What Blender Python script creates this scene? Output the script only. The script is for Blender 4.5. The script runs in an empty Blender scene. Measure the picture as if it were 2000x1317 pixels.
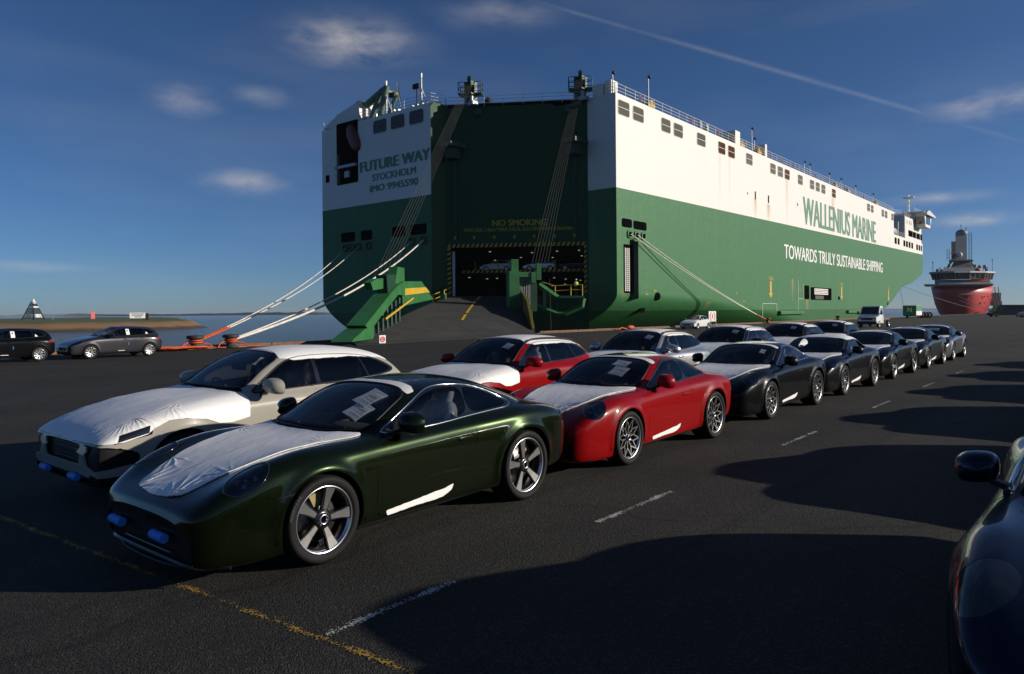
import bpy, bmesh, math, random
import numpy as np
from mathutils import Vector, Matrix, noise as mnoise
random.seed(7)
PI = math.pi
# ------------------------------------------------------------------ scene, camera, sky, sun
scene = bpy.context.scene
COL = scene.collection
VIEW_ANGLE = math.radians(39.6)          # camera heading, measured from the quay direction (+X)
cam_data = bpy.data.cameras.new('camera')
cam = bpy.data.objects.new('camera', cam_data)
COL.objects.link(cam)
cam_data.sensor_width = 36.0
cam_data.lens = 36.0 * 1425.0 / 2000.0
cam_data.clip_start = 0.05
cam_data.clip_end = 20000
cam_data.shift_y = -(658.5 - 610.0) / 2000.0
_rot = Matrix.Rotation(VIEW_ANGLE - PI / 2, 3, 'Z') @ Matrix.Rotation(PI / 2, 3, 'X') @ Matrix.Rotation(-0.008, 3, 'Z')
cam.rotation_euler = _rot.to_euler()
cam.location = (0, 0, 1.92)
scene.camera = cam

SUN_EL = math.radians(16.0)
SUN_AZ = math.atan2(-0.81, 0.586)       # direction towards the sun, in the XY plane
sun_dir = Vector((math.cos(SUN_EL) * math.cos(SUN_AZ), math.cos(SUN_EL) * math.sin(SUN_AZ), math.sin(SUN_EL)))
sun_data = bpy.data.lights.new('sun', 'SUN')
sun_data.energy = 5.0
sun_data.angle = math.radians(0.55)
sun_data.color = (1.0, 0.91, 0.78)
sun = bpy.data.objects.new('sun', sun_data)
sun.rotation_euler = sun_dir.to_track_quat('Z', 'Y').to_euler()
COL.objects.link(sun)

world = bpy.data.worlds.new('World')
scene.world = world
world.use_nodes = True

def build_world():
    nt = world.node_tree
    N, L = nt.nodes, nt.links
    N.clear()
    out = N.new('ShaderNodeOutputWorld')
    bg = N.new('ShaderNodeBackground')
    bg.inputs['Strength'].default_value = 0.076
    sky = N.new('ShaderNodeTexSky')
    sky.sky_type = 'NISHITA'
    sky.sun_disc = False
    sky.sun_elevation = SUN_EL
    sky.sun_rotation = PI / 2 - SUN_AZ
    sky.air_density = 0.85
    sky.dust_density = 1.6
    sky.altitude = 2000
    sky.ozone_density = 6.0
    geo = N.new('ShaderNodeTexCoord')

    def vm(op, a, b=None):
        n = N.new('ShaderNodeVectorMath'); n.operation = op
        for i, v in enumerate((a, b)):
            if v is None: continue
            if isinstance(v, (tuple, list, Vector)): n.inputs[i].default_value = tuple(v)
            else: L.new(v, n.inputs[i])
        return n
    def m(op, a, b=0.0, c=0.0, clamp=False):
        n = N.new('ShaderNodeMath'); n.operation = op; n.use_clamp = clamp
        for i, v in enumerate((a, b, c)):
            if isinstance(v, (int, float)): n.inputs[i].default_value = v
            else: L.new(v, n.inputs[i])
        return n.outputs[0]
    D = geo.outputs['Generated']
    nz = N.new('ShaderNodeTexNoise')
    nz.inputs['Scale'].default_value = 17.0
    nz.inputs['Detail'].default_value = 6.0
    nz.inputs['Roughness'].default_value = 0.55
    mp = N.new('ShaderNodeMapping'); mp.inputs['Scale'].default_value = (1, 1, 2.4)
    L.new(D, mp.inputs['Vector']); L.new(mp.outputs[0], nz.inputs['Vector'])
    total = None
    # small cumulus: direction, angular half width, half height, density
    for d, wdt, hgt, dens in CLOUDS:
        d = Vector(d).normalized()
        side = Vector((0, 0, 1)).cross(d).normalized()
        up = d.cross(side).normalized()
        sub = vm('SUBTRACT', D, d).outputs[0]
        a = m('DIVIDE', vm('DOT_PRODUCT', sub, side).outputs['Value'], wdt)
        b = m('DIVIDE', vm('DOT_PRODUCT', sub, up).outputs['Value'], hgt)
        r2 = m('ADD', m('MULTIPLY', a, a), m('MULTIPLY', b, b))
        e = m('EXPONENT', m('MULTIPLY', r2, -1.0))
        front = m('GREATER_THAN', vm('DOT_PRODUCT', D, d).outputs['Value'], 0.0)
        mask = m('MULTIPLY', m('MULTIPLY', e, dens), front)
        total = mask if total is None else m('MAXIMUM', total, mask)
    tex = m('MULTIPLY_ADD', nz.outputs['Fac'], 2.5, -.70, clamp=True)
    cl = m('MULTIPLY', total, tex, clamp=True)
    # thin aircraft trail: a great-circle band
    p0, p1, wid, dens = TRAIL
    p0 = Vector(p0).normalized(); p1 = Vector(p1).normalized()
    nrm = p0.cross(p1).normalized()
    mid = (p0 + p1).normalized()
    dist = m('DIVIDE', vm('DOT_PRODUCT', D, nrm).outputs['Value'], wid)
    band = m('EXPONENT', m('MULTIPLY', m('MULTIPLY', dist, dist), -1.0))
    along = m('SUBTRACT', vm('DOT_PRODUCT', D, mid).outputs['Value'], p0.dot(mid))
    ends = m('MULTIPLY_ADD', along, 16.0, 0.35, clamp=True)
    n2 = N.new('ShaderNodeTexNoise'); n2.inputs['Scale'].default_value = 14.0; n2.inputs['Detail'].default_value = 5.0
    L.new(D, n2.inputs['Vector'])
    trail = m('MULTIPLY', m('MULTIPLY', band, ends), m('MULTIPLY', m('MULTIPLY_ADD', n2.outputs['Fac'], 1.4, -0.1, clamp=True), dens))
    # very faint high veil
    n3 = N.new('ShaderNodeTexNoise'); n3.inputs['Scale'].default_value = 3.0; n3.inputs['Detail'].default_value = 6.0
    mp3 = N.new('ShaderNodeMapping'); mp3.inputs['Scale'].default_value = (1, 1, 5.0)
    L.new(D, mp3.inputs['Vector']); L.new(mp3.outputs[0], n3.inputs['Vector'])
    veil = m('MULTIPLY', m('MULTIPLY_ADD', n3.outputs['Fac'], 3.0, -1.30, clamp=True), 0.05)
    fac = m('MAXIMUM', m('MAXIMUM', cl, trail), veil)
    mix = N.new('ShaderNodeMix'); mix.data_type = 'RGBA'
    L.new(fac, mix.inputs['Factor'])
    L.new(sky.outputs[0], mix.inputs['A'])
    mix.inputs['B'].default_value = CLOUD_COL
    L.new(mix.outputs['Result'], bg.inputs['Color'])
    L.new(bg.outputs[0], out.inputs['Surface'])

def view_dir(px, py):
    """direction of a sky feature (degrees measured on site: azimuth from the view axis, elevation)"""
    a = (px - 1000) / 1425.0; b = (610 - py) / 1425.0
    ca, sa = math.cos(VIEW_ANGLE), math.sin(VIEW_ANGLE)
    return Vector((ca + a * sa, sa - a * ca, b)).normalized()
CLOUD_COL = (9.0, 8.4, 7.8, 1)
CLOUDS = [(view_dir(690, 78), .062, .024, .62), (view_dir(365, 190), .036, .018, .26), (view_dir(485, 352), .048, .015, .36),
          (view_dir(1935, 208), .045, .014, .5), (view_dir(1915, 436), .035, .007, .5), (view_dir(1840, 392), .04, .006, .4),
          (view_dir(985, 28), .06, .016, .22), (view_dir(510, 185), .03, .012, .2), (view_dir(-500, 260), .09, .03, .5),
          (view_dir(2700, 150), .08, .02, .5), (view_dir(3600, 300), .1, .03, .5), (view_dir(60, 515), .06, .006, .25)]
TRAIL = (view_dir(1040, 0), view_dir(2000, 285), .0026, .17)
build_world()

vs = scene.view_settings
vs.view_transform = 'Standard'; vs.look = 'None'; vs.exposure = 0.0; vs.gamma = 1.0
vs.use_curve_mapping = False
scene.cycles.max_bounces = 8
scene.cycles.transparent_max_bounces = 16
scene.cycles.caustics_reflective = False
scene.cycles.caustics_refractive = False

# ------------------------------------------------------------------ materials
MATS = {}
def nodes_of(mat):
    mat.use_nodes = True
    nt = mat.node_tree
    return nt, nt.nodes, nt.links, nt.nodes['Principled BSDF']

def mat(name, col, rough=.5, metal=0.0, coat=0.0, coat_rough=.03, spec=.5, emit=None, estr=0.0, var=0.0, vscale=3.0, bump=0.0, bscale=60.0, sheen=0.0):
    if name in MATS: return MATS[name]
    mt = bpy.data.materials.new(name); MATS[name] = mt
    nt, N, L, p = nodes_of(mt)
    p.inputs['Base Color'].default_value = (*col, 1)
    p.inputs['Roughness'].default_value = rough
    p.inputs['Metallic'].default_value = metal
    p.inputs['Coat Weight'].default_value = coat
    p.inputs['Coat Roughness'].default_value = coat_rough
    p.inputs['Specular IOR Level'].default_value = spec
    p.inputs['Sheen Weight'].default_value = sheen
    if emit:
        p.inputs['Emission Color'].default_value = (*emit, 1)
        p.inputs['Emission Strength'].default_value = estr
    tc = N.new('ShaderNodeTexCoord')
    if var > 0:
        nz = N.new('ShaderNodeTexNoise'); nz.inputs['Scale'].default_value = vscale; nz.inputs['Detail'].default_value = 6
        L.new(tc.outputs['Object'], nz.inputs['Vector'])
        mr = N.new('ShaderNodeMapRange'); mr.inputs[1].default_value = .3; mr.inputs[2].default_value = .7
        mr.inputs[3].default_value = 1 - var; mr.inputs[4].default_value = 1 + var
        L.new(nz.outputs['Fac'], mr.inputs[0])
        mx = N.new('ShaderNodeVectorMath'); mx.operation = 'SCALE'
        mx.inputs[0].default_value = col
        L.new(mr.outputs[0], mx.inputs['Scale'])
        L.new(mx.outputs[0], p.inputs['Base Color'])
    if bump > 0:
        nb = N.new('ShaderNodeTexNoise'); nb.inputs['Scale'].default_value = bscale; nb.inputs['Detail'].default_value = 4
        L.new(tc.outputs['Object'], nb.inputs['Vector'])
        b = N.new('ShaderNodeBump'); b.inputs['Strength'].default_value = bump; b.inputs['Distance'].default_value = .01
        L.new(nb.outputs['Fac'], b.inputs['Height']); L.new(b.outputs[0], p.inputs['Normal'])
    return mt

def glass_mat(name, tint, base=.04, rough=0.0):
    """car glass: tinted see-through pane with a Fresnel reflection"""
    if name in MATS: return MATS[name]
    mt = bpy.data.materials.new(name); MATS[name] = mt
    mt.use_nodes = True
    nt = mt.node_tree; N, L = nt.nodes, nt.links
    N.clear()
    out = N.new('ShaderNodeOutputMaterial')
    tr = N.new('ShaderNodeBsdfTransparent'); tr.inputs['Color'].default_value = (*tint, 1)
    gl = N.new('ShaderNodeBsdfGlossy'); gl.inputs['Roughness'].default_value = rough
    fr = N.new('ShaderNodeFresnel'); fr.inputs['IOR'].default_value = 1.52
    mr = N.new('ShaderNodeMath'); mr.operation = 'ADD'; mr.inputs[1].default_value = base
    mr.use_clamp = True
    mx = N.new('ShaderNodeMixShader')
    L.new(fr.outputs[0], mr.inputs[0]); L.new(mr.outputs[0], mx.inputs[0])
    L.new(tr.outputs[0], mx.inputs[1]); L.new(gl.outputs[0], mx.inputs[2]); L.new(mx.outputs[0], out.inputs['Surface'])
    return mt

def film_mat(name, col):
    """white protective film: slightly shiny, creased"""
    if name in MATS: return MATS[name]
    mt = bpy.data.materials.new(name); MATS[name] = mt
    nt, N, L, p = nodes_of(mt)
    p.inputs['Base Color'].default_value = (*col, 1)
    p.inputs['Roughness'].default_value = .42
    p.inputs['Specular IOR Level'].default_value = .35
    tc = N.new('ShaderNodeTexCoord')
    mp = N.new('ShaderNodeMapping'); mp.inputs['Scale'].default_value = (2.0, 5.0, 2.0); mp.inputs['Rotation'].default_value = (0, 0, .5)
    L.new(tc.outputs['Object'], mp.inputs[0])
    n1 = N.new('ShaderNodeTexNoise'); n1.inputs['Scale'].default_value = 2.4; n1.inputs['Detail'].default_value = 5; n1.inputs['Distortion'].default_value = 1.2
    L.new(mp.outputs[0], n1.inputs['Vector'])
    n2 = N.new('ShaderNodeTexNoise'); n2.inputs['Scale'].default_value = 46; n2.inputs['Detail'].default_value = 3
    L.new(tc.outputs['Object'], n2.inputs['Vector'])
    ad = N.new('ShaderNodeMath'); ad.operation = 'MULTIPLY_ADD'; ad.inputs[1].default_value = .06
    L.new(n2.outputs['Fac'], ad.inputs[0]); L.new(n1.outputs['Fac'], ad.inputs[2])
    b = N.new('ShaderNodeBump'); b.inputs['Strength'].default_value = .13; b.inputs['Distance'].default_value = .03
    L.new(ad.outputs[0], b.inputs['Height']); L.new(b.outputs[0], p.inputs['Normal'])
    return mt

def paint(name, col, metal=.0, rough=.3, coat=.85):
    if name in MATS: return MATS[name]
    mt = bpy.data.materials.new(name); MATS[name] = mt
    nt, N, L, p = nodes_of(mt)
    p.inputs['Base Color'].default_value = (*col, 1)
    p.inputs['Metallic'].default_value = metal
    p.inputs['Roughness'].default_value = rough
    p.inputs['Coat Weight'].default_value = coat
    p.inputs['Coat Roughness'].default_value = .012
    p.inputs['Coat IOR'].default_value = 1.38
    p.inputs['Specular IOR Level'].default_value = .08
    if metal > 0:
        tc = N.new('ShaderNodeTexCoord')
        v = N.new('ShaderNodeTexVoronoi'); v.inputs['Scale'].default_value = 900
        L.new(tc.outputs['Object'], v.inputs['Vector'])
        mr = N.new('ShaderNodeMapRange'); mr.inputs[3].default_value = rough - .06; mr.inputs[4].default_value = rough + .08
        L.new(v.outputs['Color'], mr.inputs[0]); L.new(mr.outputs[0], p.inputs['Roughness'])
    return mt

# ------------------------------------------------------------------ object helpers
def link(o):
    COL.objects.link(o); return o

def empty(name, loc=(0, 0, 0), rz=0.0, parent=None, label=None, cat=None, group=None, kind=None):
    o = bpy.data.objects.new(name, None)
    o.empty_display_size = .2
    o.location = loc; o.rotation_euler = (0, 0, rz)
    if parent: o.parent = parent
    link(o)
    return tag(o, label, cat, group, kind)

def tag(o, label=None, cat=None, group=None, kind=None):
    if label: o['label'] = label
    if cat: o['category'] = cat
    if group: o['group'] = group
    if kind: o['kind'] = kind
    return o

def mesh_obj(name, verts, faces, material, parent=None, smooth=False, normals=None, loc=None, rz=None, objmat=False):
    me = bpy.data.meshes.new(name)
    me.from_pydata([tuple(v) for v in verts], [], [tuple(f) for f in faces])
    mats = material if isinstance(material, (list, tuple)) else [material]
    for m_ in mats: me.materials.append(m_)
    if smooth: me.polygons.foreach_set('use_smooth', [True] * len(me.polygons))
    if normals is not None: me.normals_split_custom_set_from_vertices([tuple(n) for n in normals])
    me.update()
    return place(name, me, parent, loc, rz)

def place(name, me, parent=None, loc=None, rz=None, material=None):
    o = bpy.data.objects.new(name, me)
    if loc: o.location = loc
    if rz is not None: o.rotation_euler = (0, 0, rz)
    if parent: o.parent = parent
    if material is not None:
        o.material_slots[0].link = 'OBJECT'; o.material_slots[0].material = material
    return link(o)

class MB:
    """collects shapes into one mesh"""
    def __init__(s): s.v = []; s.f = []; s.mi = []; s.sm = []; s.M = Matrix.Identity(4)
    def add(s, vs_, fs, mi=0, sm=False):
        b = len(s.v)
        s.v += [tuple(s.M @ Vector(v)) for v in vs_]
        for f in fs: s.f.append(tuple(b + i for i in f)); s.mi.append(mi); s.sm.append(sm)
        return s
    def box(s, c, d, mi=0, rot=None, bev=0.0):
        x, y, z = d[0] / 2, d[1] / 2, d[2] / 2
        R = rot if rot is not None else Matrix.Identity(3)
        c = Vector(c)
        if bev <= 0:
            p = [c + R @ Vector((i * x, j * y, k * z)) for k in (-1, 1) for j in (-1, 1) for i in (-1, 1)]
            return s.add(p, [(0, 2, 3, 1), (4, 5, 7, 6), (0, 1, 5, 4), (2, 6, 7, 3), (0, 4, 6, 2), (1, 3, 7, 5)], mi)
        b = min(bev, x, y, z)
        bm_ = bmesh.new(); bmesh.ops.create_cube(bm_, size=1)
        for v in bm_.verts: v.co = Vector((v.co.x * d[0], v.co.y * d[1], v.co.z * d[2]))
        bmesh.ops.bevel(bm_, geom=list(bm_.edges), offset=b, segments=2, profile=.6, affect='EDGES')
        bm_.verts.index_update()
        s.add([c + R @ v.co for v in bm_.verts], [[v.index for v in f.verts] for f in bm_.faces], mi, False)
        bm_.free(); return s
    def bx(s, x0, x1, y0, y1, z0, z1, mi=0, bev=0.0):
        return s.box(((x0 + x1) / 2, (y0 + y1) / 2, (z0 + z1) / 2), (abs(x1 - x0), abs(y1 - y0), abs(z1 - z0)), mi, None, bev)
    def prism(s, poly, axis, a, b, mi=0, sm=False):
        """closed 2D polygon extruded along an axis ('x','y','z') from a to b"""
        n = len(poly)
        def P(p, t):
            return {'y': (p[0], t, p[1]), 'x': (t, p[0], p[1]), 'z': (p[0], p[1], t)}[axis]
        vs_ = [P(p, a) for p in poly] + [P(p, b) for p in poly]
        s.add(vs_, [tuple(range(n)), tuple(range(2 * n - 1, n - 1, -1))], mi)
        return s.add(vs_, [(i, (i + 1) % n, n + (i + 1) % n, n + i) for i in range(n)], mi, sm)
    def tube(s, pts, r, n=8, mi=0, caps=True, sm=True, closed=False):
        pts = [Vector(p) for p in pts]
        rs = r if isinstance(r, (list, tuple)) else [r] * len(pts)
        vs_ = []; fs = []
        up = None
        m_ = len(pts)
        for i, p in enumerate(pts):
            if closed: t = pts[(i + 1) % m_] - pts[i - 1]
            else: t = pts[min(i + 1, m_ - 1)] - pts[max(i - 1, 0)]
            t.normalize()
            if up is None:
                up = Vector((0, 0, 1)) if abs(t.z) < .9 else Vector((1, 0, 0))
            a = t.cross(up)
            if a.length < 1e-6: a = t.orthogonal()
            a.normalize(); up = a.cross(t).normalized()
            for k in range(n):
                q = 2 * PI * k / n
                vs_.append(p + (a * math.cos(q) + up * math.sin(q)) * rs[i])
        for i in range(m_ - (0 if closed else 1)):
            j = (i + 1) % m_
            for k in range(n):
                fs.append((i * n + k, i * n + (k + 1) % n, j * n + (k + 1) % n, j * n + k))
        s.add(vs_, fs, mi, sm)
        if caps and not closed:
            s.add(vs_[:n], [tuple(range(n - 1, -1, -1))], mi); s.add(vs_[-n:], [tuple(range(n))], mi)
        return s
    def cyl(s, a, b, r, n=16, mi=0, r2=None, sm=True):
        return s.tube([a, b], [r, r if r2 is None else r2], n, mi, True, sm)
    def lathe(s, prof, n=32, mi=0, axis='y', c=(0, 0, 0), sm=True, close=False):
        """profile of (radius, along-axis) turned about an axis through c"""
        vs_ = []; fs = []
        m_ = len(prof)
        for k in range(n):
            q = 2 * PI * k / n
            for (r, h) in prof:
                x, y, z = {'y': (r * math.cos(q), h, r * math.sin(q)), 'z': (r * math.cos(q), r * math.sin(q), h), 'x': (h, r * math.cos(q), r * math.sin(q))}[axis]
                vs_.append((c[0] + x, c[1] + y, c[2] + z))
        for k in range(n):
            k2 = (k + 1) % n
            for i in range(m_ - (0 if close else 1)):
                j = (i + 1) % m_
                f = (k * m_ + i, k * m_ + j, k2 * m_ + j, k2 * m_ + i)
                fs.append(f if axis != 'y' else f)
        return s.add(vs_, fs, mi, sm)
    def ellipsoid(s, c, r, n=20, m_=12, mi=0, e=1.0, rot=None):
        R = rot if rot is not None else Matrix.Identity(3)
        vs_ = []; fs = []
        sg = lambda v: math.copysign(abs(v) ** e, v)
        for i in range(m_ + 1):
            t = -PI / 2 + PI * i / m_
            for k in range(n):
                q = 2 * PI * k / n
                vs_.append(Vector(c) + R @ Vector((r[0] * sg(math.cos(t)) * sg(math.cos(q)), r[1] * sg(math.cos(t)) * sg(math.sin(q)), r[2] * sg(math.sin(t)))))
        for i in range(m_):
            for k in range(n):
                fs.append((i * n + k, i * n + (k + 1) % n, (i + 1) * n + (k + 1) % n, (i + 1) * n + k))
        return s.add(vs_, fs, mi, True)
    def mesh(s, name, mats):
        me = bpy.data.meshes.new(name)
        me.from_pydata(s.v, [], s.f)
        for m_ in (mats if isinstance(mats, (list, tuple)) else [mats]): me.materials.append(m_)
        me.polygons.foreach_set('material_index', s.mi)
        me.polygons.foreach_set('use_smooth', s.sm)
        bm_ = bmesh.new(); bm_.from_mesh(me); bmesh.ops.recalc_face_normals(bm_, faces=bm_.faces); bm_.to_mesh(me); bm_.free()
        me.update(); return me
    def build(s, name, mats, parent=None, loc=None, rz=None):
        return place(name, s.mesh(name, mats), parent, loc, rz)

def copy_tree(o, parent=None):
    c = o.copy(); COL.objects.link(c); c.parent = parent
    for ch in o.children: copy_tree(ch, c)
    return c

def text_mesh(body, size=1.0, bold=0.0, sx=1.0, spacing=1.0, align='LEFT', extrude=0.0, shear=0.0):
    cu = bpy.data.curves.new('t', 'FONT'); cu.body = body; cu.size = size; cu.offset = bold
    cu.space_character = spacing; cu.align_x = align; cu.extrude = extrude; cu.resolution_u = 4; cu.shear = shear
    o = bpy.data.objects.new('t', cu); COL.objects.link(o)
    dg = bpy.context.evaluated_depsgraph_get(); dg.update()
    me = bpy.data.meshes.new_from_object(o.evaluated_get(dg))
    bpy.data.objects.remove(o); bpy.data.curves.remove(cu)
    for v in me.vertices: v.co.x *= sx
    return me
# ------------------------------------------------------------------ car body engine
def pchip(xs, ys, x):
    xs = np.asarray(xs, float); ys = np.asarray(ys, float); x = np.asarray(x, float)
    hh = np.diff(xs); dl = np.diff(ys) / hh
    d = np.zeros_like(ys)
    for i in range(1, len(xs) - 1):
        if dl[i - 1] * dl[i] > 0:
            w1 = 2 * hh[i] + hh[i - 1]; w2 = hh[i] + 2 * hh[i - 1]
            d[i] = (w1 + w2) / (w1 / dl[i - 1] + w2 / dl[i])
    d[0] = dl[0]; d[-1] = dl[-1]
    k = np.clip(np.searchsorted(xs, x) - 1, 0, len(xs) - 2)
    t = (x - xs[k]) / hh[k]
    h00 = 2 * t**3 - 3 * t**2 + 1; h10 = t**3 - 2 * t**2 + t; h01 = -2 * t**3 + 3 * t**2; h11 = t**3 - t**2
    return h00 * ys[k] + h10 * hh[k] * d[k] + h01 * ys[k + 1] + h11 * hh[k] * d[k + 1]

def smooth_row(S, vals, L, s, sig=.06):
    """row table -> smooth curve; the two ends stay crisp"""
    S0 = S[0]; g = np.arange(S0, L + 1e-9, .01)
    y = pchip(S, vals, g)
    k = int(4 * sig / .01); ker = np.exp(-.5 * (np.arange(-k, k + 1) * .01 / sig) ** 2); ker /= ker.sum()
    yp = np.concatenate([2 * y[0] - y[k:0:-1], y, 2 * y[-1] - y[-2:-k - 2:-1]])
    ys = np.convolve(yp, ker, 'valid')
    w = np.clip(np.minimum(g - S0, L - g) / .30, 0, 1); w = w * w * (3 - 2 * w)
    e = np.interp(s, g, w)
    return pchip(S, vals, s) * (1 - e) + np.interp(s, g, ys) * e

def bspline_rows(R, nt):
    """R: (rows, n, 2) half section control rows, symmetric about y=0 at both ends -> (n, nt, 2)"""
    m0 = R[1].copy(); m0[:, 0] *= -1
    m1 = R[-2].copy(); m1[:, 0] *= -1
    C = np.concatenate([m0[None], R, m1[None]], 0)
    k = R.shape[0] - 1
    t = np.linspace(0, k, nt); i = np.clip(t.astype(int), 0, k - 1); f = (t - i)[:, None, None]
    b0 = (1 - f)**3 / 6; b1 = (3 * f**3 - 6 * f**2 + 4) / 6; b2 = (-3 * f**3 + 3 * f**2 + 3 * f + 1) / 6; b3 = f**3 / 6
    P = b0 * C[i] + b1 * C[i + 1] + b2 * C[i + 2] + b3 * C[i + 3]
    return np.transpose(P, (1, 0, 2))

class Shell:
    """triangle shell with labels that can be cut along outlines"""
    def __init__(s, V, N, F):
        s.V, s.N, s.F = V, N, F
        s.lab = np.zeros(len(F), int)
    def cut(s, field, label, cond=None):
        f = field(s.V)
        f = np.where(np.abs(f) < 1e-5, 1e-5, f)
        ok = s.lab == 0
        if cond is not None: ok &= cond(s.V[s.F].mean(1))
        neg = (f < 0)[s.F]
        cnt = neg.sum(1)
        s.lab[ok & (cnt == 3)] = label
        cr = np.where(ok & (cnt > 0) & (cnt < 3))[0]
        if len(cr) == 0: return s
        nv = []; nn = []; cache = {}
        base = len(s.V)
        def mid(a, b):
            k = (a, b) if a < b else (b, a)
            if k not in cache:
                t = f[a] / (f[a] - f[b])
                cache[k] = base + len(nv)
                nv.append(s.V[a] + (s.V[b] - s.V[a]) * t)
                n = s.N[a] + (s.N[b] - s.N[a]) * t
                nn.append(n / (np.linalg.norm(n) + 1e-12))
            return cache[k]
        nf = []; nl = []
        for i in cr:
            tri = s.F[i]; ng = neg[i]
            # rotate so that the odd vertex is first
            odd = [j for j in range(3) if ng[j] == (cnt[i] == 1)][0]
            a, b, c = tri[odd], tri[(odd + 1) % 3], tri[(odd + 2) % 3]
            ab, ac = mid(a, b), mid(a, c)
            lo = label if cnt[i] == 1 else 0
            lr = 0 if cnt[i] == 1 else label
            nf += [(a, ab, ac), (ab, b, c), (ab, c, ac)]; nl += [lo, lr, lr]
        keep = np.ones(len(s.F), bool); keep[cr] = False
        s.F = np.concatenate([s.F[keep], np.array(nf)]); s.lab = np.concatenate([s.lab[keep], np.array(nl)])
        s.V = np.concatenate([s.V, np.array(nv)]); s.N = np.concatenate([s.N, np.array(nn)])
        return s
    def part(s, labels, cond=None):
        m_ = np.isin(s.lab, labels)
        if cond is not None: m_ &= cond(s.V[s.F].mean(1))
        F = s.F[m_]
        u, inv = np.unique(F, return_inverse=True)
        return s.V[u].copy(), s.N[u].copy(), inv.reshape(F.shape)

def boundary_loops(F):
    from collections import Counter
    ed = {}
    c = Counter()
    for a, b, d in F:
        for e in ((a, b), (b, d), (d, a)):
            c[(min(e), max(e))] += 1; ed[e] = 1
    nx = {}
    for (a, b) in ed:
        if c[(min(a, b), max(a, b))] == 1: nx.setdefault(a, []).append(b)
    loops = []
    while nx:
        a = next(iter(nx)); lp = [a]
        while True:
            l_ = nx.get(lp[-1])
            if not l_: break
            b = l_.pop()
            if not l_: del nx[lp[-1]]
            if b == a: break
            lp.append(b)
        loops.append(lp)
    return loops

def add_flange(V, N, F, depth=.012):
    """turn every open edge of a panel inwards so that it has thickness"""
    Vl = [V]; Nl = [N]; Fl = [F]
    base = len(V)
    for lp in boundary_loops(F):
        if len(lp) < 3: continue
        P = V[lp]; n = N[lp]
        tang = np.roll(P, -1, 0) - np.roll(P, 1, 0)
        out = np.cross(tang, n); out /= (np.linalg.norm(out, axis=1)[:, None] + 1e-9)
        Q = P - n * depth
        k = len(lp)
        Vl += [P, Q]; Nl += [out, out]
        i = np.arange(k); j = (i + 1) % k
        Fl.append(np.stack([base + j, base + i, base + k + i], 1)); Fl.append(np.stack([base + j, base + k + i, base + k + j], 1))
        base += 2 * k
    return np.concatenate(Vl), np.concatenate(Nl), np.concatenate(Fl)

def chaikin(poly, it=2, w=.25):
    p = np.asarray(poly, float)
    for _ in range(it):
        q = np.roll(p, -1, 0)
        p = np.stack([p * (1 - w) + q * w, p * w + q * (1 - w)], 1).reshape(-1, 2)
    return p

def poly_field(poly, axes, it=2):
    P = chaikin(poly, it)
    A = P; B = np.roll(P, -1, 0)
    lo = P.min(0) - .06; hi = P.max(0) + .06
    def fn(V):
        q = np.stack([np.abs(V[:, a]) if a == 1 else V[:, a] for a in axes], 1)
        out = np.full(len(q), 1.0)
        near = np.all((q > lo) & (q < hi), 1)
        q = q[near]
        d = np.full(len(q), 1e9); ins = np.zeros(len(q), bool)
        for a, b in zip(A, B):
            ab = b - a; L2 = ab @ ab + 1e-18
            t = np.clip(((q - a) @ ab) / L2, 0, 1)
            d = np.minimum(d, np.hypot(*(q - a - t[:, None] * ab).T))
            c = ((a[1] > q[:, 1]) != (b[1] > q[:, 1]))
            xx = a[0] + (q[:, 1] - a[1]) / (b[1] - a[1] + 1e-18) * ab[0]
            ins ^= c & (q[:, 0] < xx)
        out[near] = np.where(ins, -d, d)
        return out
    return fn

def line_field(pts, axes, hw):
    A = np.asarray(pts, float)
    def fn(V):
        q = np.stack([np.abs(V[:, a]) if a == 1 else V[:, a] for a in axes], 1)
        d = np.full(len(q), 1e9)
        for a, b in zip(A[:-1], A[1:]):
            ab = b - a; t = np.clip(((q - a) @ ab) / (ab @ ab), 0, 1)
            d = np.minimum(d, np.hypot(*(q - a - t[:, None] * ab).T))
        return d - hw
    return fn

def circle_field(cx, cz, r):
    return lambda V: np.hypot(V[:, 0] - cx, V[:, 2] - cz) - r

def ellipse_field(C, n, up, ra, rb):
    n = np.array(n, float); n /= np.linalg.norm(n)
    up = np.array(up, float); e1 = up - n * (up @ n); e1 /= np.linalg.norm(e1); e2 = np.cross(n, e1)
    C = np.array(C, float)
    def fn(V):
        W = V.copy(); W[:, 1] = np.abs(W[:, 1])
        d = W - C
        a = d @ e1; b = d @ e2; c = d @ n
        f = np.sqrt((a / ra) ** 2 + (b / rb) ** 2) - 1
        return np.where(np.abs(c) > .22, 1.0, f * min(ra, rb))
    return fn

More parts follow.
